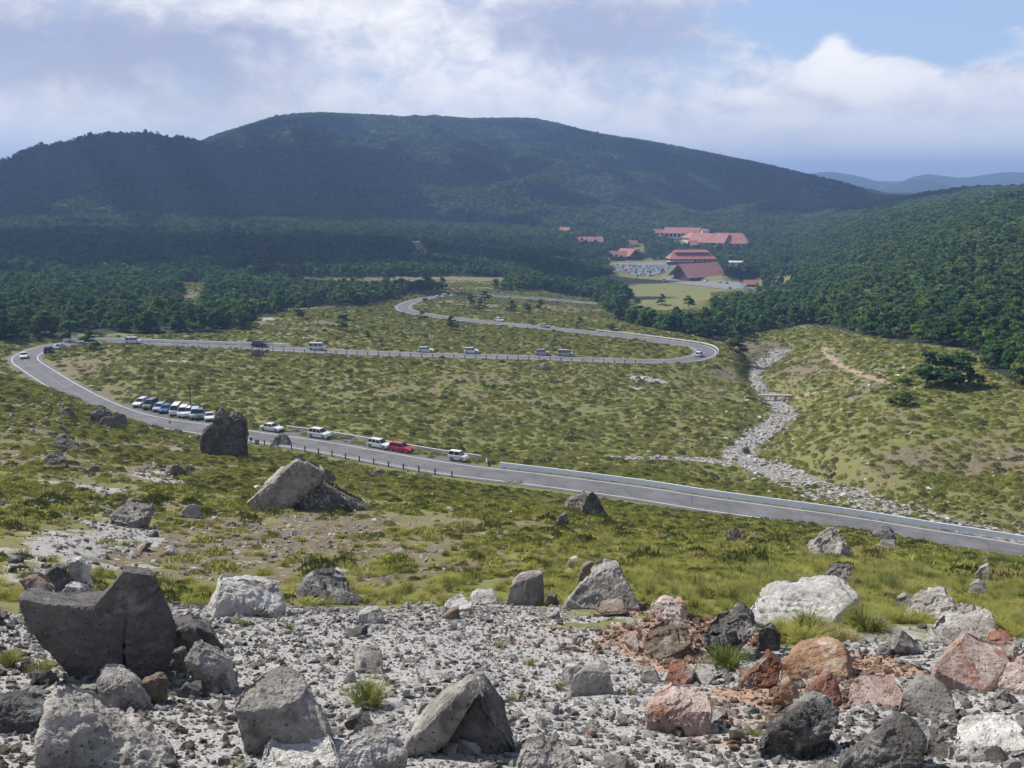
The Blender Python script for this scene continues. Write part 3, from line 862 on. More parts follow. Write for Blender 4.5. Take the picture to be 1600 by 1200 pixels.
def rand_quads(C, size, r, up=0.35):
    """leaf clump faces at centres C (n,3)"""
    n = len(C)
    nrm = r.normal(size=(n, 3)); nrm[:, 2] = np.abs(nrm[:, 2]) + up
    nrm /= np.linalg.norm(nrm, axis=1)[:, None]
    a = np.cross(nrm, r.normal(size=(n, 3))); a /= np.linalg.norm(a, axis=1)[:, None]
    b_ = np.cross(nrm, a)
    s = (size * r.uniform(0.6, 1.3, n))[:, None]; k = r.uniform(0.45, 0.9, n)[:, None]
    v = np.stack([C - a * s - b_ * s * k * 0.5, C + a * s * 0.3 - b_ * s * k, C + a * s + b_ * s * k * 0.4, C - a * s * 0.2 + b_ * s * k], 1).reshape(-1, 3)
    return v, np.arange(4 * n).reshape(n, 4)

def crown_points(r, h, w, n, kind):
    """clump layout then leaves through every clump's volume"""
    cl = []
    if kind == 'pine':
        for k in range(r.integers(11, 16)):
            z = h * r.uniform(0.17, 0.93)
            rr = w * (1 - ((z / h - 0.17) / 0.95) ** 1.6) * r.uniform(0.15, 1.0)
            a = r.uniform(0, 2 * math.pi)
            cl.append((rr * math.cos(a), rr * math.sin(a), z, w * r.uniform(0.32, 0.52), h * r.uniform(0.06, 0.11)))
        cl.append((0, 0, h * 0.93, w * 0.35, h * 0.08))
    else:
        for k in range(r.integers(8, 12)):
            z = h * r.uniform(0.28, 0.86); a = r.uniform(0, 2 * math.pi)
            rr = w * math.sqrt(max(0.05, 1 - ((z / h - 0.5) / 0.5) ** 2)) * r.uniform(0.1, 0.75)
            cl.append((rr * math.cos(a), rr * math.sin(a), z, w * r.uniform(0.35, 0.55), h * r.uniform(0.12, 0.2)))
    cl = np.array(cl)
    k = r.integers(0, len(cl), n)
    q = r.normal(size=(n, 3)); q /= np.linalg.norm(q, axis=1)[:, None]; q *= (r.uniform(0.35, 1, n) ** 0.5)[:, None]
    q[:, 2] = np.where(q[:, 2] < -0.25, -q[:, 2], q[:, 2])
    C = cl[k, :3] + q * np.stack([cl[k, 3], cl[k, 3], cl[k, 4]], 1)
    return C, cl

def trunk_mesh(mb, r, h, cl, rad=0.13):
    lean = r.uniform(-0.06, 0.06, 2) * h
    pts = [(0, 0, -0.4), (lean[0] * .3, lean[1] * .3, h * .3), (lean[0], lean[1], h * .62), (lean[0] * .6, lean[1] * .6, h * .9)]
    rr = [rad, rad * .8, rad * .5, rad * .2]
    for i in range(3): mb.bar(pts[i], pts[i + 1], rr[i], rr[i + 1], 6)
    for c in cl[::2]:
        mb.bar((lean[0] * .5, lean[1] * .5, max(h * .25, c[2] - h * .12)), (c[0], c[1], c[2]), rad * .35, rad * .12, 4)

def tree_parts(seed, h, w, n, kind, leaf):
    r = np.random.default_rng(seed)
    C, cl = crown_points(r, h, w, n, kind)
    v, f = rand_quads(C, leaf, r, 0.5)
    mb = MB(); trunk_mesh(mb, r, h, cl, 0.022 * h)
    return v, f, mb

def tree_thing(name, seed, h, w, n, kind, leaf, mat):
    e = empty(name, (0, 0, 0))
    v, f, mb = tree_parts(seed, h, w, n, kind, leaf)
    c = mesh_np('crown', v, f, [mat], False); c.parent = e
    t_ = mb.build('trunk', M_bark, e)
    return e
def tree_single(name, seed, h, w, n, kind, leaf, mat):
    v, f, mb = tree_parts(seed, h, w, n, kind, leaf)
    nv = len(v); tv = np.array(mb.v)
    o = mesh_np(name, np.vstack([v, tv]), [f] + [np.array([q]) + nv for q in mb.f], [mat, M_bark], False)
    mi = np.zeros(len(o.data.polygons), np.int32); mi[len(f):] = 1
    o.data.polygons.foreach_set('material_index', mi)
    return o

# candidate spots for the woods
def forest_spots(d0, d1, dens, size):
    x, y, d = polar_points(dens, d0, d1, 35.4)
    z = zat(x, y)
    u, v = proj(np.stack([x, y, z], 1))
    wb = sample(wob, x, y) - CZ
    gap = fbm(x, y, 45, 4, 222) > 0.30 + 0.2 * (d > 1250) + 0.16 * (x < 60)
    k = forest_at(u, v, d, wb) & ~(gap & (rng.random(len(x)) < 0.8)) & (road_dist(x, y) > 6.5) & (u > -330) & (u < 1930)
    return np.stack([x, y, z], 1)[k], d[k], u[k], v[k]
A1 = forest_spots(195, 420, 0.062, 5)
A2 = forest_spots(420, 750, 0.078, 5)
A3 = forest_spots(750, 1250, 0.044, 6)
A4 = forest_spots(1250, 2550, 0.046, 8)
Pt = np.vstack([a[0] for a in (A1, A2, A3, A4)]); dt = np.concatenate([a[1] for a in (A1, A2, A3, A4)])
ut = np.concatenate([a[2] for a in (A1, A2, A3, A4)]); vt = np.concatenate([a[3] for a in (A1, A2, A3, A4)])
# the back slopes hidden behind the ridge need no trees far down
zridge = Pt[:, 2]
ord_ = np.argsort(dt)
# the nearest line of trees, each a thing of its own
vis = ord_[(ut[ord_] > -15) & (ut[ord_] < 1615)]
sig = dt[vis] * (0.9 + 0.2 * rng.random(len(vis)))
near_ids = vis[np.argsort(sig)[:275]]
protos = [tree_thing('pine_tree', 100 + k, 6.0, 2.35 + 0.2 * (k % 3), 950, 'pine', 0.30, M_pine) for k in range(5)] + \
         [tree_thing('broadleaf_tree', 110 + k, 4.6, 2.5, 900, 'broad', 0.26, M_broad) for k in range(2)]
used = [False] * len(protos)
def put_tree(k, loc, s, rz, label, group=None, cat='tree', sz=None):
    if used[k]: o = copy_tree(protos[k])
    else: o = protos[k]; used[k] = True
    o.location = loc; o.rotation_euler = (0, 0, rz); o.scale = (s, s, (sz or s))
    setp(o, label, cat, group)
    if group is None and 'group' in o: del o['group']
    return o
TLM = [(-10, 'the black hairpin car'), (44, 'the black hairpin car'), (70, 'the silver hairpin car'), (110, 'the leaning barrier pine'), (142, 'the hairpin bank pine'), (209, 'the moving white people carrier'), (260, 'the straight barrier stretch'), (300, 'the small earth gap'), (350, 'the rough knoll edge'),
       (403, 'the black van'), (465, 'the knoll crest pine'), (535, 'the lone low pine bush'), (600, 'the upper hairpin approach'), (653, 'the dark bend sign'), (700, 'the uppermost white car'), (757, 'the tall roadside pine'), (820, 'the grassy road-loop pines'), (900, 'the uppermost barrier end'), (972, 'the broad roadside pine'),
       (1034, 'the left thin pine'), (1075, 'the right thin pine'), (1110, 'the right hairpin top'), (1155, 'the bushy hairpin pine'), (1215, 'the stream head'), (1290, 'the earth path start'), (1345, 'the white flat stones'), (1413, 'the small round bush'), (1474, 'the big spreading pine'), (1525, 'the grassy tongue'), (1570, 'the last wood corner'), (1620, 'the last wood corner')]
def wood_name(u, v, broad):
    if u < 130: r_ = 'wood behind the left hairpin'
    elif u < 420: r_ = 'wood above the middle road barrier'
    elif u < 700: r_ = 'wood behind the rough knoll'
    elif u < 950: r_ = 'wood beyond the uppermost bend'
    elif u < 1180: r_ = 'grove below the yellow field'
    elif u < 1440: r_ = 'wood at the head of the stream'
    else: r_ = 'wood above the big spreading pine'
    return ('bushy pale green tree at the edge of the ' if broad else 'dark green pine at the edge of the ') + r_, 'trees of the ' + r_
for i in near_ids:
    u, v = ut[i], vt[i]
    broad = rng.random() < 0.16
    k = int(rng.integers(5, 7)) if broad else int(rng.integers(0, 5))
    s = rng.uniform(0.7, 1.22) * (0.8 if v > 500 and u < 500 and rng.random() < 0.3 else 1.0)
    lb, gp = wood_name(u, v, broad)
    q_ = min(TLM, key=lambda t_: abs(t_[0] - u))
    side_w = 'straight behind' if abs(q_[0] - u) < 9 else ('just left of' if u < q_[0] else 'just right of')
    row_w = 'front-row' if v > np.interp(u, eu, ev) - 9 else 'second-row'
    sz_w = 'tall' if s > 1.05 else ('low' if s < 0.85 else 'middle-sized')
    lb = f"{sz_w} {'pale bushy tree' if broad else 'dark pine'}, {row_w} of the wood, {side_w} {q_[1]}"
    gp = 'trees of the wood edge near ' + q_[1]
    put_tree(k, tuple(Pt[i] - np.array([0, 0, 0.15])), s, rng.uniform(0, 6.28), lb, gp)
# single trees told apart by where they stand
SOLO = [(110, 534, 1.0, 0, 'lone dark pine leaning over the crash barrier just past the left hairpin'), (142, 546, 0.8, 1, 'small pine standing inside the left hairpin on the road bank'),
 (535, 516, 0.85, 2, 'low dark pine bush alone on the grass above the middle road'), (705, 515, 0.8, 3, 'round green bush alone below the upper road, right of the low pine bush'),
 (465, 500, 0.75, 4, 'small pine at the crest of the rough stony knoll'), (660, 500, 0.6, 2, 'small bush on the bank just under the upper hairpin'), (575, 530, 0.45, 3, 'little shrub on the grass strip behind the middle road, under the low pine bush'),
 (735, 477, 0.85, 0, 'wide pine beside the white cars of the upper hairpin, first of the roadside row'), (757, 474, 1.0, 1, 'dark pine in front of the upper road, taller second tree of the roadside row'),
 (750, 486, 0.75, 2, 'squat pine standing in front of the taller roadside pine'), (800, 486, 0.8, 3, 'spreading pine left of the pair in the grass inside the upper bend'), (822, 489, 0.75, 4, 'dark round pine of the pair in the grass inside the upper bend'), (845, 484, 0.8, 0, 'pine at the right end of the roadside group inside the upper bend'),
 (972, 484, 1.2, 1, 'broad dark pine beside the upper road where it passes below the yellow field'), (995, 486, 1.0, 2, 'dark pine touching the broad one below the yellow field'), (1034, 476, 0.95, 3, 'thin flat-topped pine against the yellow field, left one'), (1075, 482, 1.05, 4, 'thin flat-topped pine against the yellow field, right one by the parked car'),
 (974, 456, 0.8, 0, 'small dark pine on the left rim of the yellow field'), (1155, 554, 1.0, 1, 'dark bushy pine behind the outer barrier of the right hairpin'), (1141, 547, 0.8, 5, 'pale green bush behind the outer barrier of the right hairpin'),
 (1412, 634, 0.6, 5, 'bright green bush low on the slope, right of its smaller twin'), (1392, 634, 0.42, 6, 'small bright green bush low on the slope, left of its larger twin'), (1413, 603, 0.5, 5, 'small round bush under the white stones on the knoll'),
 (1500, 608, 1.25, 2, 'low pine crown joined to the big spreading pine on its right'), (1447, 604, 1.2, 3, 'low pine crown joined to the big spreading pine on its left'),
 (905, 508, 0.55, 1, 'low dark shrub beside the upper road opposite the silver car'), (955, 517, 0.6, 5, 'green shrub under the trees left of the dark grove'), (800, 402, 0.8, 5, 'pale tree near the brown clearing in the far wood')]
for (u, v, s, k, lb) in SOLO:
    p = hit(u, v, 100)
    put_tree(k, (p[0], p[1], p[2] - 0.1), s * 1.3, rng.uniform(0, 6), lb, None, 'tree' if k < 5 else 'bush', sz=s)
p = hit(1474, 606, 100)
big = put_tree(1, (p[0], p[1], p[2] - 0.1), 2.0, 1.0, 'big spreading dark pine alone on the slope above the knoll path', None, sz=1.15)
for k in range(7):
    if not used[k]: put_tree(k, (-400, 600, float(zat(-400, 600))), 1, 0, 'pine hidden far in the wood', 'trees of the far wood')
# the rest of the woods reads as one mass
Fp = [tree_single('pine_tree', 130 + k, 6.2, 2.6, 420, 'pine', 0.42, M_pine) for k in range(4)] + [tree_single('broadleaf_tree', 140 + k, 5.6, 3.0, 380, 'broad', 0.46, M_broad) for k in range(4)]
farlab = ['dark pine standing by the brown clearing strip in the middle of the wood', 'dark pine at the left end of the brown clearing strip', 'pine beside the car park of the red-roofed buildings', 'pine in front of the small orange-roofed hut',
          'leafy tree behind the long red two-tier roof', 'leafy tree beside the isolated pink roof in the wood', 'leafy tree at the pale patch of cleared ground', 'leafy tree left of the dark triangular huts']
for o, (u, v), lb in zip(Fp, [(600, 443), (452, 443), (950, 432), (1195, 452), (1130, 405), (945, 381), (630, 396), (1205, 444)], farlab):
    p = hit(u, v, 200); o.location = (p[0], p[1], p[2] - 0.1); setp(o, lb, 'tree')
rest = np.setdiff1d(np.arange(len(Pt)), near_ids)
# tufts of broadleaf on the mountain and the right-hand hill, pine on the plain
mixb = np.clip(smooth(dt[rest], 900, 1300) * 0.85 + smooth(ut[rest], 1150, 1400) * 0.55 + 0.10, 0, 0.95)
mixb = np.clip(mixb + fbm(Pt[rest, 0], Pt[rest, 1], 60, 3, 71) * 0.5, 0, 1)
pk = np.where(rng.random(len(rest)) < mixb, rng.integers(4, 8, len(rest)), rng.integers(0, 4, len(rest)))
sc_ = rng.uniform(0.5, 1.08, len(rest)) * np.where(dt[rest] > 1250, 1.1, 1.0) * np.where(rng.random(len(rest)) < 0.01, 1.35, 1)
scl = np.stack([sc_ * rng.uniform(0.9, 1.25, len(rest)), sc_ * rng.uniform(0.9, 1.25, len(rest)), sc_ * np.where(dt[rest] > 1250, 0.75, 1) * rng.uniform(0.8, 1.15, len(rest))], 1)
rot = np.stack([rng.normal(0, 0.04, len(rest)), rng.normal(0, 0.04, len(rest)), rng.uniform(0, 6.28, len(rest))], 1)
wd_ = scatter('forest', Pt[rest] - np.array([0, 0, 0.3]), rot, scl, pk, Fp, 'dense mixed wood covering the plain, the mountain and the right-hand hill')
print('forest instances', len(rest))

# ------------------------------------------------------------------ grass
def tuft_mesh(name, seed, n, h, spread, width, mat, arch=0.6, seg=3, stalks=0):
    r = np.random.default_rng(seed)
    n2 = n + stalks
    a = r.uniform(0, 2 * math.pi, n2); rad = spread * 0.35 * np.sqrt(r.uniform(0, 1, n2))
    base = np.stack([rad * np.cos(a), rad * np.sin(a), np.full(n2, -0.03)], 1)
    da = a + r.normal(0, 0.6, n2)
    hh = h * r.uniform(0.55, 1.1, n2); hh[n:] *= 1.35
    out = spread * r.uniform(0.25, 1.0, n2); out[n:] *= 0.4
    side_ = np.stack([-np.sin(da), np.cos(da), np.zeros(n2)], 1)
    V_, F_ = [], []
    for k in range(seg + 1):
        t_ = k / seg
        c = base + np.stack([np.cos(da) * out * t_ ** 1.6, np.sin(da) * out * t_ ** 1.6, hh * (t_ - arch * 0.45 * t_ ** 3)], 1)
        wv = width * (1 - t_ ** 1.5 * 0.95)
        ww = np.full(n2, wv); ww[n:] *= 0.5
        V_ += [c - side_ * ww[:, None] * 0.5, c + side_ * ww[:, None] * 0.5]
    V_ = np.stack(V_, 1)            # n, 2*(seg+1), 3
    m = 2 * (seg + 1)
    b0 = (np.arange(n2) * m)[:, None]
    F_ = [b0 + np.array([[2 * k, 2 * k + 1, 2 * k + 3, 2 * k + 2]]) for k in range(seg)]
    F_ = np.concatenate(F_)
    o = mesh_np(name, V_.reshape(-1, 3), F_, [mat, M_dry], False)
    if stalks:
        mi = np.tile((np.arange(n2) >= n).astype(np.int32), seg); o.data.polygons.foreach_set('material_index', mi)
    return o
def mound_mesh(name, seed, n, h, w, leaf, mat):
    """low leafy cushion of short grass seen from afar"""
    r = np.random.default_rng(seed)
    a = r.uniform(0, 6.28, n); rr = np.sqrt(r.uniform(0, 1, n))
    C = np.stack([np.cos(a) * rr * w, np.sin(a) * rr * w, h * (1 - rr ** 2) * r.uniform(0.55, 1.0, n)], 1)
    nrm = np.stack([C[:, 0] / w, C[:, 1] / w, np.full(n, 0.7)], 1) + r.normal(0, 0.35, (n, 3))
    nrm /= np.linalg.norm(nrm, axis=1)[:, None]
    up = np.array([0, 0, 1.0]) + r.normal(0, 0.35, (n, 3))
    s_ = np.cross(up, nrm); s_ /= np.linalg.norm(s_, axis=1)[:, None]
    L_ = leaf * r.uniform(0.7, 1.4, n)[:, None]
    v = np.stack([C - s_ * L_ * 0.3, C + s_ * L_ * 0.3, C + up * L_], 1).reshape(-1, 3)
    return mesh_np(name, v, np.arange(3 * n).reshape(n, 3), [mat], False)
# ------------------------------------------------------------------ rock
def rock_mat(name, ca, cb, spot=None, rough=0.9, scale=1.0, spec=0.2):
    m, t, b = material(name, rough)
    b.inputs['Specular IOR Level'].default_value = spec
    tc = t.new('ShaderNodeTexCoord').outputs['Object']
    oi = t.new('ShaderNodeObjectInfo')
    off = t.new('ShaderNodeCombineXYZ'); t.put(off.inputs[0], t.math('MULTIPLY', oi.outputs['Random'], 37.0))
    v = t.vmath('ADD', tc, off.outputs[0])
    a = t.noise(v, 1.7 * scale, 6, 0.65, 0.4); f = t.noise(v, 14 * scale, 6, 0.7); g = t.noise(v, 60 * scale, 3, 0.6)
    c = t.mix(t.step(a, 0.34, 0.66), c4(ca), c4(cb))
    c = t.mix(t.math('MULTIPLY', t.step(f, 0.42, 0.62), 0.40), c, t.mix(0.5, c4(ca), c4(0.06, 0.055, 0.05)))
    if spot: c = t.mix(t.step(t.noise(v, 3.1 * scale, 5, 0.6), 0.54, 0.66), c, c4(spot))
    br = t.math('ADD', t.math('MULTIPLY', oi.outputs['Random'], 0.35), 0.82)
    sc2 = t.new('ShaderNodeVectorMath', operation='SCALE'); t.put(sc2.inputs[0], c); t.put(sc2.inputs['Scale'], br)
    c = sc2.outputs[0]
    t.put(b.inputs['Base Color'], c)
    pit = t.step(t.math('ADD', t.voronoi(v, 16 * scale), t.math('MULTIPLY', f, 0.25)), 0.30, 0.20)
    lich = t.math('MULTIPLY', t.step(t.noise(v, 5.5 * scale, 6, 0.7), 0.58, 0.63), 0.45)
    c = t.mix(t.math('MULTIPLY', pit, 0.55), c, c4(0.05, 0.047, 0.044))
    c = t.mix(lich, c, t.mix(0.5, c4(cb), c4(0.42, 0.42, 0.36)))
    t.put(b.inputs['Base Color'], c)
    h = t.math('ADD', t.math('ADD', t.math('MULTIPLY', f, 0.5), t.math('MULTIPLY', g, 0.2)), t.math('MULTIPLY', a, 0.6))
    h = t.math('SUBTRACT', h, t.math('MULTIPLY', pit, 0.35))
    bump(t, b, h, 1.0, 0.10 / scale)
    return m
ROCK = {
 'grey': rock_mat('grey_andesite', (0.27, 0.25, 0.225), (0.53, 0.495, 0.45), (0.17, 0.155, 0.14)),
 'pale': rock_mat('bleached_rock', (0.48, 0.455, 0.425), (0.70, 0.68, 0.645), (0.32, 0.29, 0.26)),
 'dark': rock_mat('dark_lava', (0.095, 0.09, 0.086), (0.22, 0.21, 0.20), (0.36, 0.35, 0.33)),
 'dark_shaded': rock_mat('dark_and_shaded_rock', (0.11, 0.103, 0.10), (0.21, 0.20, 0.19), (0.24, 0.225, 0.21)),  # dark rock colour, used also to paint shade on rock faces
 'red': rock_mat('rusty_red_rock', (0.22, 0.09, 0.06), (0.40, 0.22, 0.16), (0.42, 0.36, 0.32)),
 'orange': rock_mat('ochre_rock', (0.28, 0.15, 0.08), (0.46, 0.32, 0.22), (0.50, 0.44, 0.38)),
 'pink': rock_mat('pink_bleached_rock', (0.42, 0.30, 0.26), (0.60, 0.50, 0.45), (0.33, 0.18, 0.13)),
 'brown': rock_mat('brown_rock', (0.16, 0.115, 0.085), (0.30, 0.235, 0.185), (0.36, 0.33, 0.30)),
 'outcrop': rock_mat('weathered_outcrop', (0.10, 0.09, 0.075), (0.27, 0.245, 0.21), (0.10, 0.11, 0.05), scale=0.6),
 'slab': rock_mat('weathered_slab', (0.22, 0.20, 0.17), (0.46, 0.43, 0.39), (0.16, 0.15, 0.12), scale=0.6),
}
def hull_mesh(name, pts, target, amp, seed, bev=0.02, sharp=1.6, noise_s=0.35, cuts=None):
    """convex body through pts, edges worn, surface roughened; size = overall size"""
    bm = bmesh.new()
    for p in pts: bm.verts.new(p)
    bmesh.ops.convex_hull(bm, input=bm.verts[:], use_existing_faces=False)
    loose = [v for v in bm.verts if not v.link_faces]
    bmesh.ops.delete(bm, geom=loose, context='VERTS')
    bmesh.ops.dissolve_limit(bm, angle_limit=R(4), verts=bm.verts[:], edges=bm.edges[:])
    co = np.array([v.co[:] for v in bm.verts]); size = float(np.linalg.norm(co.max(0) - co.min(0)))
    # corners broken off
    rr_ = np.random.default_rng(seed + 5); cen_ = co.mean(0)
    for _ in range(cuts if cuts is not None else 7):
        c_ = co[int(rr_.integers(0, len(co)))]; n_ = (c_ - cen_); ln = np.linalg.norm(n_); n_ = n_ / ln + rr_.normal(0, 0.25, 3); n_ /= np.linalg.norm(n_)
        q0 = c_ - n_ * size * rr_.uniform(0.008, 0.035)
        r_ = bmesh.ops.bisect_plane(bm, geom=bm.verts[:] + bm.edges[:] + bm.faces[:], plane_co=Vector(q0), plane_no=Vector(n_), clear_outer=True)
        ed = [e for e in r_['geom_cut'] if isinstance(e, bmesh.types.BMEdge)]
        if ed:
            try: bmesh.ops.contextual_create(bm, geom=ed)
            except Exception: pass
    bmesh.ops.bevel(bm, geom=bm.edges[:], offset=bev * size, segments=1, affect='EDGES', profile=0.5, clamp_overlap=True)
    bmesh.ops.triangulate(bm, faces=bm.faces[:])
    for it in range(7):
        es = [e for e in bm.edges if e.calc_length() > target]
        if not es or len(bm.verts) > 26000: break
        bmesh.ops.subdivide_edges(bm, edges=es, cuts=1)
        bmesh.ops.triangulate(bm, faces=[f for f in bm.faces if len(f.verts) > 3])
    if len(bm.verts) > 80: bmesh.ops.smooth_vert(bm, verts=bm.verts[:], factor=0.12, use_axis_x=True, use_axis_y=True, use_axis_z=True)
    bm.normal_update()
    co = np.array([v.co[:] for v in bm.verts]); nm = np.array([v.normal[:] for v in bm.verts])
    n1 = n3d(co, size * noise_s, 5, seed, 0.55)
    n2 = n3d(co, size * 0.09, 5, seed + 11, 0.66)
    # plateaus and breaks: quantised noise gives chipped ledges
    st = n3d(co, size * 0.28, 2, seed + 23) * 3.2
    ledge = (np.floor(st) + smooth(st - np.floor(st), 0.82, 1.0)) / 3.2
    d = (n1 * 0.7 - np.abs(n2) * 0.95 + ledge * 0.9 * sharp) * amp * size
    co = co + nm * d[:, None]
    for v, c in zip(bm.verts, co): v.co = c
    me = bpy.data.meshes.new(name); bm.to_mesh(me); bm.free()
    me.polygons.foreach_set('use_smooth', [True] * len(me.polygons)); me.set_sharp_from_angle(angle=R(38))
    return me

def boulder(pts, mat, label, base=None, depth=0.6, lean=0.25, cat='boulder', name='boulder', amp=0.042, detail=1.0, d0=None, group=None, seed=None, bev=0.014, sink=0.25, mats=None, cuts=4):
    """pts: (u, v[, dd]) places seen on the rock; dd = how much farther than its foot, as a share of its width.
    With bare (u, v) outlines the body is closed behind by itself."""
    vb = max(p[1] for p in pts); us = [p[0] for p in pts]
    if base is None:
        ub = sum(p[0] for p in pts if p[1] > vb - 12) / max(1, sum(1 for p in pts if p[1] > vb - 12)); base = (ub, vb)
    if d0 is None:
        hp = hit(min(max(base[0], -60), 1660), min(base[1], 1290)); d0 = math.hypot(hp[0], hp[1])
    wid = (max(us) - min(us)) / F * d0 * 1.05
    hgt = max(1e-3, (vb - min(p[1] for p in pts)) / F * d0)
    W = []
    for p in pts:
        f = (vb - p[1]) / F * d0 / hgt
        if len(p) > 2: W.append(unproj(p[0], p[1], d0 + p[2] * wid))
        else: W.append(unproj(p[0], p[1], d0 + lean * wid * depth * f * 1.3))
    W = np.array(W)
    cen = W.mean(0); fwd = np.array([cen[0], cen[1], 0]) / math.hypot(cen[0], cen[1])
    extra = []
    for p, q_ in zip(pts, W):
        far_ = cen + (q_ - cen) * np.array([0.82, 0.82, 0.86]) + fwd * depth * wid * (0.75 if len(p) > 2 else 1.0)
        extra.append(far_)
        if (vb - p[1]) < 0.45 * (vb - min(p2[1] for p2 in pts)) + 4:
            extra.append(q_ - np.array([0, 0, sink * hgt + 0.1 * wid])); extra.append(far_ - np.array([0, 0, sink * hgt + 0.25 * wid]))
    A = np.vstack([W, extra])
    org = A.mean(0); org[2] = A[:, 2].min()
    size = float(np.linalg.norm(A.max(0) - A.min(0)))
    px = d0 / F * 1.5
    me = hull_mesh(name, [Vector(a - org) for a in A], max(px * 2.4 / detail, size / 85), amp, seed if seed is not None else int(abs(us[0] * 7 + vb)) % 1000, bev, cuts=cuts)
    me.materials.append(ROCK[mat])
    o = bpy.data.objects.new(name, me); col.objects.link(o); o.location = org
    return setp(o, label, cat, group)

# --- boulders of the foreground, traced one by one
eb = empty('split_boulder', (0, 0, 0), 0, 'huge dark boulder broken into fitted blocks, biggest of the near rocks', 'boulder')
BD = math.hypot(*hit(170, 1062)[:2])
parts_ = [
 ([(26, 937, 0.0), (45, 990, 0.0), (101, 1028, 0.0), (186, 1063, 0.0), (195, 967, 0.02), (150, 953, 0.02), (90, 957, 0.02), (62, 950, 0.02), (60, 935, 0.3), (100, 915, 0.55), (148, 925, 0.5), (188, 950, 0.35)], 'dark_shaded'),
 ([(200, 966, 0.01), (192, 1062, 0.01), (224, 1068, 0.0), (257, 1052, 0.1), (259, 1004, 0.12), (279, 975, 0.2), (262, 955, 0.3), (252, 915, 0.3), (224, 956, 0.02)], 'dark_shaded'),
 ([(146, 948, 0.0), (170, 918, 0.02), (192, 891, 0.05), (246, 897, 0.25), (251, 914, 0.3), (240, 945, 0.1), (224, 955, 0.02), (200, 965, 0.0), (222, 895, 0.5)], 'dark_shaded'),  # top block: front shade is put into this darker rock colour
 ([(85, 950, 0.10), (125, 1015, 0.08), (200, 1050, 0.08), (250, 1040, 0.12), (255, 950, 0.25), (200, 940, 0.15), (170, 950, 0.2)], 'dark')]  # dark hull added behind the blocks, its colour stands for crack shade
for q_, m_ in parts_:
    o = boulder(q_, m_, None, d0=BD, depth=0.55, name='rock_block', cat=None, detail=1.3, amp=0.026, bev=0.008, sink=0.12, cuts=0)
    o.parent = eb
for o in eb.children:
    o.location = o.location
B = boulder
B([(96, 958, 0.02), (90, 930, 0.05), (104, 914, 0.2), (128, 916, 0.35), (150, 935, 0.3), (152, 955, 0.02)], 'pale', 'pale slab added as sunlit top of the split boulder between brown slab and dark block', d0=BD * 1.06, detail=1.2, sink=0.0)  # added slab, its pale colour stands for light on the lower block's top
B([(64, 905, 0), (80, 890, 0.1), (98, 878, 0.25), (104, 885, 0.2), (120, 925, 0.05), (95, 930, 0), (66, 925, 0)], 'dark', 'dark block leaning behind the huge split boulder', d0=BD * 1.18, detail=1.2)
B([(104, 884, 0), (135, 872, 0.15), (144, 882, 0.3), (146, 925, 0.2), (122, 928, 0), (100, 878, 0.1)], 'pale', 'upright pale-faced block behind the huge split boulder', d0=BD * 1.2, detail=1.2)
B([(28, 911, 0), (34, 905, 0.4), (62, 899, 0.6), (90, 917, 0.5), (93, 930, 0.1), (85, 942, 0), (55, 944, 0), (40, 930, 0)], 'brown', 'brown flat slab lying on the left end of the huge split boulder', d0=BD * 1.04, detail=1.2, sink=0.0)
B([(320, 955, 0), (326, 930, 0.1), (335, 912, 0.25), (378, 896, 0.5), (415, 895, 0.6), (443, 925, 0.35), (452, 945, 0.2), (430, 958, 0), (380, 962, 0)], 'pale', 'large white bleached boulder at the rim of the gravel ledge', detail=1.5, amp=0.035)
B([(455, 942), (470, 918), (490, 902), (515, 905), (560, 930), (566, 945)], 'dark', 'dark rough outcrop at the ledge rim, right of the white boulder', lean=0.8, detail=1.4, amp=0.05)
B([(258, 1010), (268, 985), (300, 976), (335, 990), (354, 1030), (320, 1040), (270, 1035)], 'dark', 'dark rounded rock leaning on the right side of the split boulder', d0=BD * 1.08)
B([(288, 1040, 0.05), (300, 1010, 0.35), (315, 1008, 0.5), (352, 1028, 0.4), (330, 1040, 0.05), (332, 1080, 0), (295, 1062, 0), (366, 1085, 0.12), (374, 1050, 0.35)], 'grey', 'cut-off grey block with a dark side, beside the split boulder', detail=1.3)
B([(262, 1050), (270, 1020), (290, 1012), (300, 1040), (292, 1058)], 'dark', 'small dark rock wedged between split boulder and grey block', d0=BD * 1.05)
B([(148, 1068, 0.1), (160, 1052, 0.4), (196, 1053, 0.45), (214, 1064, 0.3), (248, 1104, 0.05), (232, 1112, 0), (190, 1107, 0), (152, 1080, 0)], 'grey', 'pointed grey stone lying in front of the split boulder', detail=1.3)
B([(220, 1070), (250, 1056), (262, 1060), (262, 1085), (248, 1102), (235, 1090)], 'brown', 'small brown wedge stone leaning on the pointed grey stone', detail=1.2)
B([(358, 1112, 0.05), (395, 1085, 0.3), (438, 1062, 0.6), (470, 1068, 0.6), (482, 1080, 0.5), (505, 1125, 0.3), (522, 1160, 0.1), (505, 1175, 0), (440, 1165, 0), (372, 1140, 0), (455, 1105, 0.15)], 'grey', 'big grey boulder with a tan sunlit slope and dark right face', detail=1.6, amp=0.03)
B([(60, 1160, 0), (75, 1120, 0.2), (95, 1100, 0.45), (165, 1125, 0.45), (230, 1165, 0.3), (290, 1215, 0.1), (140, 1185, 0.1), (60, 1230, 0), (280, 1240, 0)], 'grey', 'broad pale-topped boulder cut by the lower edge, left of the others', detail=1.5, d0=6.4)
B([(-30, 1100, 0.3), (30, 1096, 0.4), (78, 1106, 0.3), (76, 1125, 0.1), (58, 1146, 0), (-30, 1140, 0)], 'dark', 'flat dark rock with a pale top at the far left', detail=1.3)
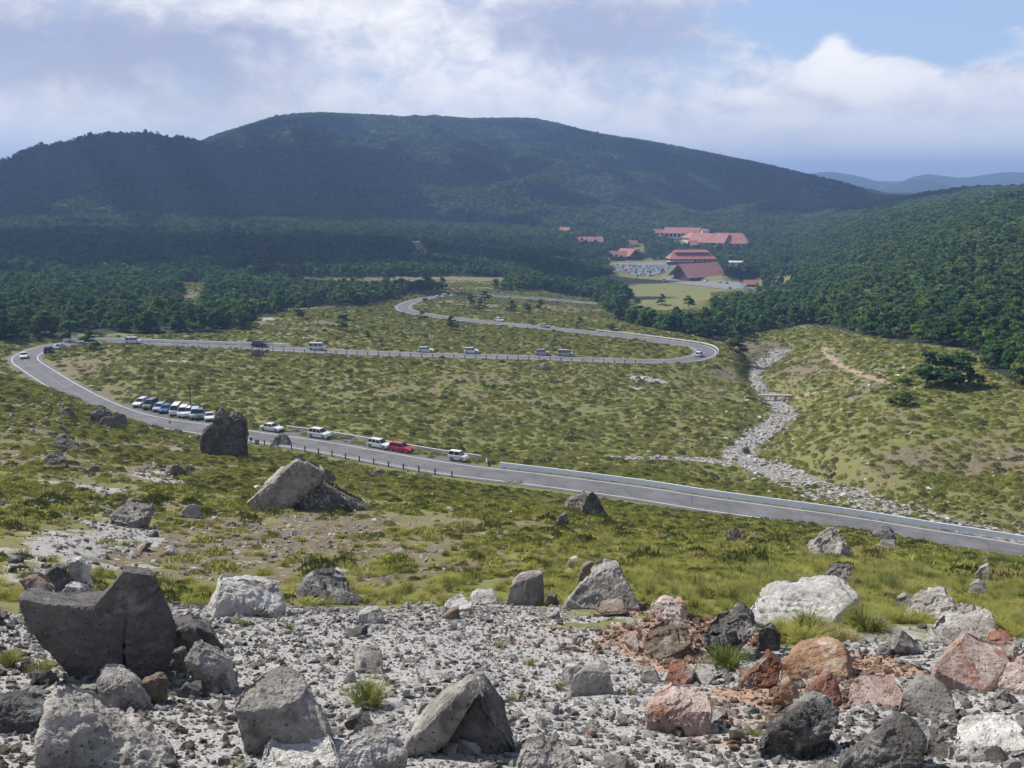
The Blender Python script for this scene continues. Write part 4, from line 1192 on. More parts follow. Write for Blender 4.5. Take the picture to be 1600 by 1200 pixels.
B([(400, 1185), (430, 1165), (480, 1160), (525, 1170), (545, 1200), (400, 1215)], 'pale', 'low pale slab under the big tan-sloped boulder', lean=1.2, detail=1.3)
B([(523, 1200, 0), (530, 1170, 0.2), (550, 1150, 0.4), (582, 1145, 0.5), (612, 1158, 0.4), (640, 1185, 0.2), (640, 1225, 0), (530, 1230, 0)], 'pale', 'rounded pale boulder left of the tall slanting slab', detail=1.4)
B([(624, 1172, 0.0), (640, 1182, 0.0), (700, 1125, 0.05), (748, 1085, 0.1), (752, 1070, 0.14), (744, 1056, 0.2), (725, 1065, 0.3), (690, 1087, 0.3), (640, 1140, 0.3)], 'grey', 'tall slanting grey slab with a sunlit edge pointing up to the right', d0=6.75, depth=0.35, cuts=0, detail=1.8, bev=0.015, amp=0.018, base=(640, 1182))
B([(650, 1178, 0.1), (750, 1085, 0.12), (758, 1080, 0.3), (782, 1105, 0.4), (800, 1140, 0.35), (812, 1172, 0.2), (800, 1225, 0.1), (660, 1230, 0.05)], 'dark_shaded', 'dark hollow-faced rock behind the slanting slab', d0=6.8, detail=1.5, amp=0.03)
B([(754, 1090), (762, 1078), (774, 1082), (782, 1100), (770, 1110), (757, 1104)], 'dark', 'small dark stone perched behind the tip of the slanting slab', d0=7.9, sink=1.2)
B([(790, 942, 0), (797, 915, 0.05), (812, 902, 0.3), (830, 898, 0.5), (848, 896, 0.4), (850, 932, 0.3), (836, 945, 0.05), (815, 925, 0.02)], 'grey', 'upright square-topped grey block at the ledge rim', detail=1.5, amp=0.02)
B([(850, 940), (855, 930), (868, 932), (874, 945), (860, 948)], 'dark', 'small dark stone right of the upright square-topped block', lean=0.4)
B([(884, 947, 0), (900, 925, 0.15), (925, 890, 0.4), (945, 881, 0.55), (968, 886, 0.5), (980, 915, 0.3), (997, 950, 0.1), (950, 953, 0), (915, 952, 0)], 'grey', 'tall peaked brown-grey boulder on the ledge rim', detail=1.6, amp=0.03)
B([(900, 912), (912, 885), (925, 878), (940, 884), (930, 915)], 'brown', 'narrow brown rock behind the peaked boulder', lean=0.4)
B([(892, 1068, 0), (898, 1048, 0.15), (915, 1038, 0.35), (938, 1037, 0.4), (953, 1050, 0.25), (958, 1070, 0.1), (942, 1086, 0), (908, 1086, 0)], 'grey', 'smooth round grey boulder alone on the gravel', detail=1.6, amp=0.012, bev=0.12)
B([(876, 1060), (884, 1042), (905, 1040), (908, 1052), (890, 1066)], 'pale', 'pale split stone beside the smooth round boulder', lean=0.6)
B([(798, 1200, 0.05), (820, 1172, 0.3), (850, 1162, 0.5), (890, 1178, 0.35), (905, 1205, 0.1), (890, 1230, 0), (805, 1232, 0)], 'grey', 'rounded boulder cut by the lower edge, right of the slanting slab', detail=1.3)
B([(1014, 965, 0), (1016, 942, 0.3), (1035, 938, 0.5), (1068, 942, 0.5), (1075, 960, 0.2), (1060, 970, 0.02)], 'pink', 'flat pale block on the rusty earth under the green clump', detail=1.4)
B([(1158, 965, 0), (1172, 945, 0.2), (1195, 930, 0.4), (1240, 921, 0.6), (1285, 918, 0.7), (1300, 930, 0.55), (1342, 942, 0.5), (1320, 965, 0.2), (1298, 985, 0.05), (1250, 985, 0), (1200, 975, 0)], 'pale', 'largest white slab lying in the grass on the right', detail=1.7, amp=0.03)
B([(1088, 1015, 0), (1095, 990, 0.2), (1112, 975, 0.3), (1150, 965, 0.4), (1172, 953, 0.4), (1195, 970, 0.4), (1180, 990, 0.1), (1150, 1010, 0), (1105, 1032, 0)], 'dark', 'jagged dark rock in front of the largest white slab', detail=1.6, amp=0.06)
B([(1180, 1010), (1186, 985), (1205, 978), (1222, 990), (1220, 1012), (1195, 1018)], 'dark', 'dark shattered stone between jagged rock and white slab', amp=0.05, detail=1.3)
B([(1215, 1062, 0), (1222, 1035, 0.1), (1245, 1015, 0.3), (1310, 1000, 0.5), (1320, 1005, 0.45), (1336, 1045, 0.25), (1325, 1056, 0.05), (1275, 1062, 0)], 'orange', 'big ochre boulder with a white cap', detail=1.6, amp=0.02)
B([(1155, 1068, 0), (1180, 1045, 0.2), (1202, 1024, 0.4), (1222, 1040, 0.3), (1212, 1072, 0), (1180, 1076, 0)], 'red', 'dark red wedge rock left of the big ochre boulder', detail=1.4)
B([(1245, 1092, 0), (1262, 1075, 0.2), (1296, 1054, 0.4), (1306, 1070, 0.3), (1314, 1095, 0.1), (1300, 1104, 0), (1255, 1106, 0)], 'red', 'triangular bright red rock in front of the ochre boulder', detail=1.4)
B([(1205, 1100), (1215, 1070), (1235, 1062), (1252, 1085), (1250, 1108), (1225, 1110)], 'orange', 'cracked ochre stone left of the triangular red rock', lean=0.4)
B([(1006, 1112, 0.1), (1030, 1092, 0.3), (1062, 1078, 0.45), (1112, 1085, 0.45), (1116, 1110, 0.1), (1112, 1138, 0), (1060, 1150, 0), (1010, 1130, 0)], 'pink', 'pink-topped boulder with a grey front face', detail=1.5)
B([(1316, 1098), (1330, 1082), (1365, 1068), (1400, 1066), (1425, 1085), (1418, 1100), (1340, 1110)], 'pink', 'pink sloping slab between the red rock and the grey round stone', lean=1.3, detail=1.3)
B([(1402, 1112, 0), (1410, 1085, 0.15), (1432, 1068, 0.35), (1475, 1069, 0.4), (1488, 1095, 0.2), (1494, 1118, 0.05), (1450, 1122, 0)], 'grey', 'rounded grey-brown boulder at the end of the pink slab', detail=1.5, amp=0.018, bev=0.07)
B([(1456, 1045, 0.0), (1470, 1022, 0.25), (1502, 1001, 0.5), (1578, 1035, 0.55), (1570, 1052, 0.4), (1535, 1082, 0.0), (1490, 1070, 0)], 'pink', 'banded red-brown slab tilted up on the right with a pale top', detail=1.7, amp=0.02)
B([(1526, 1018), (1540, 998), (1562, 994), (1586, 1006), (1588, 1030), (1560, 1036)], 'red', 'dark maroon boulder behind the banded slab', lean=0.5)
B([(1556, 1072, 0), (1568, 1045, 0.2), (1600, 1020, 0.4), (1640, 1015, 0.5), (1640, 1085, 0), (1580, 1085, 0)], 'pink', 'pale reddish boulder cut by the right edge', detail=1.3)
B([(1172, 1172, 0), (1200, 1145, 0.1), (1262, 1106, 0.3), (1290, 1108, 0.35), (1312, 1120, 0.3), (1300, 1150, 0.1), (1240, 1182, 0), (1185, 1188, 0)], 'dark', 'long jagged dark rock with white ledges near the lower edge', detail=1.6, amp=0.06)
B([(1310, 1195, 0), (1350, 1160, 0.2), (1395, 1135, 0.35), (1420, 1128, 0.4), (1440, 1160, 0.2), (1440, 1195, 0.05), (1380, 1215, 0)], 'dark', 'dark pitted boulder with a sunlit ridge near the lower edge', detail=1.5, amp=0.05)
B([(1480, 1165, 0.1), (1495, 1150, 0.3), (1560, 1137, 0.5), (1610, 1148, 0.5), (1615, 1168, 0.15), (1560, 1185, 0.0), (1510, 1190, 0)], 'pale', 'flat white slab overhanging at the lower right', detail=1.4)
B([(1412, 958), (1420, 942), (1452, 929), (1478, 930), (1493, 950), (1490, 965), (1440, 968)], 'grey', 'rounded grey boulder in the grass right of the largest white slab', lean=0.6, detail=1.4)
B([(1432, 1000), (1450, 978), (1500, 970), (1545, 975), (1560, 992), (1500, 1005)], 'grey', 'wide grey rubble block behind the banded slab', lean=0.7, detail=1.4, amp=0.045)
B([(1398, 955), (1400, 935), (1415, 930), (1428, 940), (1425, 950)], 'grey', 'small grey stone at the left shoulder of the rounded boulder in the grass', lean=0.6)
B([(1282, 912), (1288, 898), (1305, 884), (1328, 886), (1330, 908), (1305, 918)], 'dark', 'dark rough rock standing right behind the white slab', lean=0.5, amp=0.05, detail=1.3)
B([(1515, 906), (1530, 888), (1545, 882), (1548, 900), (1540, 912)], 'grey', 'pointed grey stone high in the grass near the right edge', lean=0.4)
B([(1510, 935), (1512, 915), (1530, 908), (1542, 922), (1540, 938)], 'grey', 'grey stone just below the pointed one near the right edge', lean=0.5)
B([(996, 1030), (1005, 1000), (1050, 978), (1085, 995), (1085, 1005), (1040, 1028)], 'brown', 'brown stone with a sloping tan top on the rusty earth', lean=0.9, detail=1.3)
B([(1035, 1070), (1045, 1050), (1070, 1040), (1085, 1052), (1070, 1068)], 'red', 'maroon stone at the foot of the sedge clump', lean=0.5)
B([(1000, 1058), (1005, 1048), (1025, 1046), (1030, 1062), (1015, 1068)], 'pale', 'white cube-like stone beside the maroon stone', lean=0.5)
B([(735, 935), (745, 926), (770, 927), (778, 936), (770, 942), (740, 945)], 'pale', 'flat pale slab left of the upright square-topped block', lean=0.8)
B([(692, 950), (700, 940), (730, 932), (742, 938), (735, 950), (705, 955)], 'pale', 'low pinkish slab at the ledge rim under the grass', lean=1.1)
B([(560, 962), (575, 955), (592, 950), (600, 962), (585, 975), (572, 972)], 'pale', 'small pale triangular stone on the ledge gravel', lean=0.6)
B([(570, 952), (578, 946), (592, 950), (590, 962)], 'dark', 'small dark stone touching the pale triangular one', lean=0.4)
B([(685, 968), (700, 958), (716, 950), (718, 958), (706, 966)], 'brown', 'thin brown flake standing in the gravel', lean=0.3)
B([(930, 948), (950, 944), (980, 948), (985, 955), (940, 957)], 'brown', 'brown flat bar-shaped stone under the peaked boulder', d0=14.2, lean=0.7)
B([(240, 870), (245, 880), (280, 885), (268, 862), (250, 860)], 'pale', 'pale stone on the near grass slope', lean=0.8) if False else None
# --- rocks farther down the slope
B([(165, 822), (180, 800), (200, 786), (228, 784), (246, 790), (232, 806), (200, 818)], 'slab', 'ribbed tan rock on the near slope above the gravel strip', lean=1.5, depth=0.5, detail=2, amp=0.05, cat='rock', name='rock')
B([(281, 804), (290, 792), (303, 786), (316, 798), (316, 808), (300, 810)], 'grey', 'two-faced grey stone alone right of the ribbed tan rock', lean=0.5, detail=1.6, cat='rock', name='rock')
B([(82, 690), (88, 682), (102, 679), (118, 688), (125, 702), (100, 705), (85, 700)], 'outcrop', 'rounded pale outcrop left of the far slope', lean=0.9, detail=1.8, cat='rock', name='rock')
B([(66, 722), (74, 712), (85, 707), (100, 716), (108, 728), (85, 728)], 'outcrop', 'jagged outcrop just below the rounded pale one', lean=0.8, detail=1.8, amp=0.05, cat='rock', name='rock')
B([(138, 733), (145, 727), (156, 729), (155, 736), (142, 737)], 'dark', 'small flat-topped dark stone in the grass under the jagged outcrop', lean=0.3, cat='rock', name='rock')
B([(264, 740), (268, 728), (278, 725), (290, 738), (280, 744)], 'dark', 'dark stone at the top of the black rubble strip', lean=0.3, cat='rock', name='rock')
B([(134, 662), (140, 645), (158, 637), (175, 643), (182, 662), (160, 666)], 'outcrop', 'dark brown outcrop beside the near road below the lay-by', lean=0.5, detail=1.8, amp=0.05, cat='rock', name='rock')
B([(176, 655), (185, 645), (196, 647), (200, 662), (188, 664)], 'dark', 'dark block touching the roadside outcrop', lean=0.3, cat='rock', name='rock')
B([(96, 650), (100, 638), (110, 637), (118, 648), (110, 652)], 'outcrop', 'small craggy outcrop left of the roadside outcrop', lean=0.4, cat='rock', name='rock')
B([(90, 676), (92, 664), (104, 669), (106, 676)], 'dark', 'dark angular stone between the two left outcrops', lean=0.3, cat='rock', name='rock')
B([(392, 554), (394, 548), (404, 545), (412, 549), (413, 557)], 'dark', 'dark boulder on the meadow edge under the dark parked car', lean=0.3, cat='rock', name='rock')
B([(838, 579), (845, 570), (851, 567), (858, 573), (860, 579)], 'dark', 'dark pyramid rock in the meadow below the silver cars', lean=0.3, cat='rock', name='rock')
B([(1155, 710), (1160, 700), (1170, 697), (1173, 709)], 'dark', 'dark boulder standing in the stream bed', lean=0.3, cat='rock', name='rock')
B([(1130, 850, 0), (1140, 830, 0.2), (1148, 823, 0.3), (1165, 838, 0.2), (1160, 850, 0)], 'brown', 'brown pyramid rock on the grass slope above the road', cat='rock', name='rock', detail=1.4)
B([(1168, 850), (1172, 838), (1184, 840), (1186, 851)], 'dark', 'dark square stone right of the brown pyramid rock', lean=0.3, cat='rock', name='rock')
B([(1258, 862), (1285, 840), (1300, 836), (1320, 850), (1335, 866), (1300, 872)], 'grey', 'low grey ledge rock on the grass slope above the road', lean=0.9, amp=0.06, cat='rock', name='rock', detail=1.5)
B([(1360, 838), (1378, 828), (1392, 828), (1400, 840), (1382, 846)], 'dark', 'dark rock stack against the road on the right', lean=0.4, amp=0.05, cat='rock', name='rock', detail=1.4)
B([(1365, 856), (1380, 846), (1398, 842), (1400, 855), (1385, 860)], 'dark', 'slanting dark rock just under the dark rock stack', lean=0.5, amp=0.05, cat='rock', name='rock')
B([(885, 884), (890, 874), (902, 871), (905, 880), (895, 887)], 'grey', 'five-sided grey stone in the grass above the upright block', lean=0.5, cat='rock', name='rock')
B([(868, 818), (874, 806), (884, 803), (890, 818), (878, 822)], 'dark', 'dark stone near the black spike in the middle slope', lean=0.4, cat='rock', name='rock')
B([(908, 790), (915, 775), (925, 768), (940, 785), (950, 808), (944, 811)], 'dark', 'black spike of rock leaning right on the middle slope', lean=0.5, depth=0.4, cat='rock', name='rock')
B([(880, 795), (890, 780), (912, 772), (930, 785), (925, 800)], 'outcrop', 'mossy rounded rock left of the black spike', lean=0.8, cat='rock', name='rock')
B([(840, 752), (860, 749), (820, 745), (785, 748), (780, 753), (820, 757)], 'dark', 'long flat dark ledge beside the near road', lean=0.6, cat='rock', name='rock') if False else B([(778, 754), (790, 749), (815, 746), (832, 749), (830, 754), (800, 757)], 'dark', 'long flat dark ledge beside the near road', lean=0.6, cat='rock', name='rock')
B([(580, 742), (584, 736), (594, 734), (598, 742), (590, 746)], 'outcrop', 'brown stone at the left end of the roadside rubble', lean=0.5, cat='rock', name='rock')
B([(420, 694), (428, 684), (440, 678), (450, 684), (458, 694), (440, 697)], 'outcrop', 'pointed outcrop between the pillar rock and the white car, by the road', lean=0.5, amp=0.05, cat='rock', name='rock', detail=1.6)
# the standing pillar rock by the road: several hulls grown together
TD = math.hypot(*hit(370, 714)[:2])
tp = empty('pillar_rock', (0, 0, 0), 0, 'tall standing rock with a black shaded face beside the near road', 'rock')
for q_, m_ in [([(345, 712, 0), (341, 690, 0), (346, 668, 0.05), (352, 652, 0.1), (362, 643, 0.2), (376, 645, 0.25), (388, 655, 0.25), (389, 690, 0.15), (386, 712, 0.1)], 'dark_shaded'),  # main mass coloured dark to paint the shade on its face
              ([(330, 668, 0.1), (332, 652, 0.2), (337, 637, 0.3), (345, 634, 0.35), (358, 644, 0.3), (360, 670, 0.1)], 'outcrop'),
              ([(312, 690, 0), (316, 674, 0.1), (330, 664, 0.2), (348, 668, 0.2), (350, 690, 0), (335, 703, -0.1), (320, 698, -0.05)], 'outcrop')]:
    o = boulder(q_, m_, None, d0=TD, depth=0.7, name='rock_mass', cat=None, detail=2.4, amp=0.05, bev=0.02)
    o.parent = tp
# the big cracked slab on its rubble mound
sp_ = empty('slab_outcrop', (0, 0, 0), 0, 'long pale rock slab rising to the right over a dark rubble mound', 'rock')
SD = math.hypot(*hit(450, 800)[:2])
for q_, m_ in [([(372, 800, 0), (400, 778, 0.05), (440, 742, 0.12), (466, 720, 0.2), (472, 722, 0.24), (505, 733, 0.3), (520, 742, 0.3), (480, 760, 0.12), (440, 775, 0.02), (420, 795, 0)], 'slab'),
              ([(395, 800, 0), (440, 768, 0.15), (490, 752, 0.28), (530, 772, 0.3), (590, 802, 0.3), (560, 812, 0.1), (480, 815, 0)], 'outcrop'),
              ([(505, 742, 0.1), (507, 732, 0.2), (520, 735, 0.2), (524, 745, 0.1), (515, 750, 0.08)], 'dark')]:
    o = boulder(q_, m_, None, d0=SD, depth=0.5, name='rock_mass', cat=None, detail=2.2, amp=0.03, bev=0.01)
    o.parent = sp_

# ------------------------------------------------------------------ loose stones
def stone_mesh(name, seed, flat=0.7, n=13):
    r = np.random.default_rng(seed)
    p = r.normal(size=(n, 3)); p /= np.linalg.norm(p, axis=1)[:, None]
    p *= np.array([0.5, r.uniform(0.32, 0.45), 0.5 * flat * r.uniform(0.6, 1.0)])
    p += r.normal(0, 0.03, p.shape)
    return p
def stone_thing(name, seed, mat, target=0.085, amp=0.035, flat=0.75, n=12):
    me = hull_mesh(name, [Vector(q_) for q_ in stone_mesh(name, seed, flat, n)], target, amp, seed, 0.045)
    me.materials.append(ROCK[mat])
    return me
ST = {}
for k, (m_, s_) in enumerate([('grey', 1), ('grey', 2), ('pale', 3), ('pale', 4), ('dark', 5), ('dark', 6), ('red', 7), ('orange', 8), ('pink', 9), ('brown', 10), ('grey', 11), ('pale', 12), ('pink', 13), ('brown', 14)]):
    ST.setdefault(m_, []).append(stone_thing('stone', 200 + s_, m_, flat=0.6 + 0.05 * (k % 5)))
def zone_of(u, v):
    """(stone colours, phrase, group) for loose stones by where they lie"""
    if v > 930 or (v > 880 and u > 1000):
        red = max(0, 1 - abs(u - 1200) / 260) * (1 if v < 1140 else 0.4)
        if u > 1000 and rng.random() < red * 0.9:
            return (['red', 'orange', 'pink', 'brown'], 'rusty or pinkish loose stone among the red rocks', 'reddish loose stones')
        if u < 300: return (['dark', 'grey', 'grey'], 'grey loose stone in the rubble round the split boulder', 'stones round the split boulder')
        if u < 640: return (['grey', 'pale', 'dark'], 'loose stone on the gravel between split boulder and slanting slab', 'stones between split boulder and slanting slab')
        if u < 1000: return (['pale', 'grey', 'pale', 'pink'], 'pale loose stone on the gravel right of the slanting slab', 'pale stones right of the slanting slab')
        if v < 980: return (['grey', 'grey', 'pale', 'dark'], 'loose stone in the grass behind the largest white slab', 'stones in the grass by the white slab')
        return (['grey', 'pale', 'grey', 'dark'], 'grey or white loose stone in the lower right rubble', 'stones of the lower right rubble')
    if u < 330: return (['grey', 'dark', 'outc'], 'loose rock on the near grass slope left of the pillar rock and slab outcrop', 'rocks on the left grass slope')
    if u < 760: return (['grey', 'pale', 'dark', 'brown'], 'loose rock on the grass slope round the slab outcrop', 'rocks round the slab outcrop')
    if u < 1080: return (['grey', 'dark', 'pale'], 'loose rock on the grass slope round the black spike', 'rocks round the black spike')
    return (['grey', 'dark', 'pale'], 'loose rock on the grass slope under the steel crash barrier', 'rocks under the steel barrier')
def put_stone(u, v, wpx, flat=None):
    p = hit(u, v); d = math.hypot(p[0], p[1]); s = wpx / F * d * 1.05
    ms, lb, gp = zone_of(u, v)
    m_ = ms[int(rng.integers(0, len(ms)))]
    if m_ == 'outc': m_ = 'brown'
    me = ST[m_][int(rng.integers(0, len(ST[m_])))]
    o = bpy.data.objects.new('stone', me); col.objects.link(o)
    o.location = (p[0], p[1], p[2] + s * 0.12); o.scale = (s, s * rng.uniform(0.8, 1.2), s * rng.uniform(0.75, 1.25))
    o.rotation_euler = (rng.normal(0, 0.3), rng.normal(0, 0.3), rng.uniform(0, 6.28))
    lm = min(LMK, key=lambda t_: math.hypot(t_[0] - u, (t_[1] - v) * 1.6))
    du, dv = u - lm[0], v - lm[1]
    rel_ = ('right of' if du > 0 else 'left of') if abs(du) > abs(dv) * 1.6 else ('in front of' if dv > 0 else 'behind')
    sz_ = 'tiny' if wpx < 9 else 'small' if wpx < 16 else 'middling' if wpx < 26 else 'large' if wpx < 42 else 'very large'
    cn = {'grey': 'grey', 'pale': 'whitish', 'dark': 'dark', 'red': 'rusty red', 'orange': 'ochre', 'pink': 'pinkish', 'brown': 'brown'}[m_]
    far_ = 'far ' if math.hypot(du, dv) > 70 else ('close ' if math.hypot(du, dv) < 32 else '')
    return setp(o, f'{sz_} {cn} stone, {far_}{rel_} the {lm[2]}', 'stone', 'loose stones around the ' + lm[2])
LMK = [(140, 980, 'huge split boulder'), (385, 930, 'large white bleached boulder'), (510, 925, 'dark rough ledge outcrop'), (330, 1045, 'cut-off grey block'), (195, 1080, 'pointed grey stone'), (440, 1115, 'tan-sloped grey boulder'), (160, 1160, 'broad boulder at the lower edge'), (30, 1120, 'flat dark rock'),
       (460, 1180, 'low pale slab'), (580, 1170, 'rounded pale boulder'), (715, 1125, 'tall slanting slab'), (575, 1100, 'big grass clump in the gravel'), (820, 920, 'upright square-topped block'), (940, 920, 'tall peaked boulder'), (925, 1062, 'smooth round boulder'), (850, 1185, 'rounded boulder at the lower edge'), (1045, 955, 'flat pale block'),
       (1250, 950, 'largest white slab'), (1140, 990, 'jagged dark rock'), (1275, 1030, 'big ochre boulder'), (1185, 1050, 'dark red wedge rock'), (1280, 1082, 'triangular red rock'), (1062, 1112, 'pink-topped boulder'), (1370, 1085, 'pink sloping slab'), (1448, 1095, 'grey-brown boulder beside the pink slab'), (1515, 1040, 'banded red slab'),
       (1590, 1050, 'pale reddish edge boulder'), (1240, 1145, 'long jagged rock'), (1385, 1165, 'dark pitted boulder'), (1550, 1160, 'flat white overhanging slab'), (1455, 948, 'grey boulder in the grass'), (1490, 988, 'wide rubble block'), (1040, 1010, 'brown tan-topped stone'), (700, 942, 'low pinkish slab'), (640, 1000, 'middle of the ledge gravel'), (480, 1010, 'smooth ledge gravel'),
       (205, 800, 'ribbed tan rock'), (300, 798, 'two-faced grey stone'), (100, 692, 'rounded pale outcrop'), (86, 718, 'jagged left outcrop'), (148, 732, 'flat-topped dark stone'), (278, 735, 'dark stone over the rubble'), (158, 650, 'roadside outcrop'), (106, 645, 'small craggy outcrop'), (360, 690, 'tall pillar rock'), (450, 780, 'long slab outcrop'), (1148, 838, 'brown pyramid rock'),
       (1300, 855, 'low grey ledge rock'), (1382, 840, 'dark rock stack'), (895, 880, 'five-sided grey stone'), (880, 812, 'dark mid-slope stone'), (930, 790, 'black leaning spike'), (800, 752, 'long flat dark ledge'), (590, 740, 'brown roadside stone'), (438, 690, 'pointed roadside outcrop'), (1532, 900, 'pointed grass stone'), (20, 860, 'left edge of the gravel strip'), (60, 790, 'gravel patch on the left slope')]
cnt = 0
while cnt < 205:      # nearest rubble
    u = rng.uniform(-10, 1610); v = rng.uniform(940, 1215)
    if 300 < u < 900 and v < 1090 and rng.random() < 0.72: continue
    if 1000 < u < 1600 and v < 975 and rng.random() < 0.4: continue
    if u < 1050 and v > 1000 and 300 < u and rng.random() < 0.25: continue
    put_stone(u, v, float(np.clip(rng.lognormal(3.05, 0.55), 11, 80)) * (0.75 if v < 1000 else 1.1)); cnt += 1
for (uc, vc, su, sv, n, s0, s1) in [(190, 800, 60, 16, 16, 8, 18), (255, 745, 22, 10, 16, 6, 14), (150, 790, 60, 20, 10, 7, 16), (20, 860, 30, 25, 10, 14, 44), (60, 790, 70, 20, 10, 8, 22), (100, 640, 60, 14, 12, 6, 14), (30, 640, 40, 20, 8, 8, 18), (470, 785, 60, 16, 12, 6, 14), (630, 742, 30, 5, 16, 5, 9), (160, 700, 110, 26, 14, 5, 12), (640, 815, 60, 18, 7, 8, 16),
                                 (1010, 850, 90, 24, 12, 8, 18), (1190, 870, 90, 22, 14, 8, 22), (1350, 900, 110, 20, 16, 10, 26), (560, 745, 90, 7, 10, 5, 10), (700, 870, 150, 30, 6, 6, 12), (900, 830, 60, 20, 8, 7, 14), (1240, 840, 50, 14, 6, 8, 16), (60, 660, 50, 16, 8, 5, 11), (1545, 900, 40, 16, 8, 10, 24)]:
    for _ in range(int(n * 0.36 + 0.5)):
        u = float(np.clip(rng.normal(uc, su), -10, 1610)); v = float(min(rng.normal(vc, sv), 935))
        if v < 690 and u > 100: v = 700
        put_stone(u, v, rng.uniform(s0, s1))
used_m = {id(o.data) for o in col.objects if o.name.startswith('stone')}
# uncountable small stones: sources are real stones lying in the gravel
def stone_single(mat, seed, u, v, wpx, label, tgt=0.13):
    me = hull_mesh('pebble', [Vector(q_) for q_ in stone_mesh('pebble', seed, 0.75, 11)], tgt, 0.04, seed, 0.03)
    me.materials.append(ROCK[mat]); o = bpy.data.objects.new('stone', me); col.objects.link(o)
    p = hit(u, v); d = math.hypot(p[0], p[1]); s = wpx / F * d
    o.location = (p[0], p[1], p[2] + s * .15); o.scale = (s, s, s)
    return setp(o, label, 'stone')
SRC = [stone_single('pale', 301, 470, 1020, 18, 'small white stone alone on the smooth gravel of the ledge'), stone_single('pale', 302, 660, 1030, 16, 'white stone on the ledge gravel above the slanting slab'), stone_single('grey', 303, 560, 1040, 18, 'grey stone on the gravel above the big grass clump'),
       stone_single('grey', 304, 815, 1075, 20, 'grey stone left of the smooth round boulder'), stone_single('dark', 305, 520, 1010, 14, 'small dark stone alone on the smooth gravel of the ledge'), stone_single('pink', 306, 880, 1010, 18, 'pink stone on the gravel behind the smooth round boulder'),
       stone_single('orange', 307, 1040, 1010, 20, 'ochre stone in the middle of the rusty earth'), stone_single('red', 308, 1090, 1005, 18, 'red stone in the middle of the rusty earth'), stone_single('brown', 309, 985, 985, 16, 'brown stone on the rusty earth under the peaked boulder')]
def stone_field(name, dens, d0, d1, smin, smax, pickf, keepf, label, half=50, seed=0, lift=0.1):
    x, y, d = polar_points(dens, d0, d1, half)
    z = zat(x, y)
    k = keepf(x, y, d, z)
    x, y, z, d = x[k], y[k], z[k], d[k]
    n = len(x)
    s = np.clip(smin * np.exp(rng.exponential(0.55, n)), smin, smax)
    sc3 = np.stack([s * rng.uniform(0.8, 1.3, n), s * rng.uniform(0.8, 1.3, n), s * rng.uniform(0.6, 1.1, n)], 1)
    rt = np.stack([rng.normal(0, 0.4, n), rng.normal(0, 0.4, n), rng.uniform(0, 6.28, n)], 1)
    o = scatter(name, np.stack([x, y, z + s * lift], 1), rt, sc3, pickf(x, y, n), SRC, label)
    print(name, n)
    return o
def pick_near(x, y, n):
    rr = gmask(m_rusty, x, y)
    base = rng.choice([0, 1, 0, 1, 0, 1, 0, 1, 0, 1, 0, 1, 2, 3, 5, 4], n)
    dk = (x < -2.0) & (rng.random(n) < 0.45)
    base = np.where(dk, rng.choice([2, 3, 4, 3], n), base)
    return np.where(rng.random(n) < rr * 1.1, rng.choice([5, 6, 7, 8, 6, 5], n), base)
noise_keep = lambda x, y, s, th, sd_: fbm(x, y, s, 3, sd_) > th
stone_field('gravel', 270, 4.6, 20, 0.022, 0.13, pick_near, lambda x, y, d, z: (np.maximum(gmask(m_gravel, x, y), gmask(m_rusty, x, y)) + fbm(x, y, 1.5, 3, 5) * 0.35 > 0.5), 'pale volcanic gravel and chips covering the near ledge')
stone_field('gravel', 16, 5, 22, 0.05, 0.22, pick_near, lambda x, y, d, z: (np.maximum(gmask(m_gravel, x, y), gmask(m_rusty, x, y)) + fbm(x, y, 1.5, 3, 5) * 0.35 > 0.42) & (rng.random(len(x)) < np.where((x > -3.0) & (x < 2.0) & (d > 8.5), 0.22, 0.9)), 'fist-sized broken stones strewn over the near ledge')
stone_field('gravel', 14, 20, 62, 0.05, 0.35, lambda x, y, n: rng.choice([0, 1, 2, 3, 2, 3, 4], n), lambda x, y, d, z: (np.maximum(gmask(m_gravel, x, y), (gmask(m_soil, x, y) - 0.2) * 0.8) + fbm(x, y, 3, 3, 5) * 0.3 > 0.45), 'grey chips on the bare patches of the near slope', lift=0.08)
stone_field('rubble', 1.0, 20, 160, 0.10, 0.8, lambda x, y, n: rng.choice([2, 3, 4, 2, 0, 1, 8], n), lambda x, y, d, z: (rng.random(len(x)) < 0.16 + 0.88 * np.maximum(gmask(m_gravel, x, y) * 1.0, (gmask(m_soil, x, y) > 0.62) * 0.3)) & (road_dist(x, y) > 4.5), 'stones strewn through the grass of the near slope', lift=0.05)
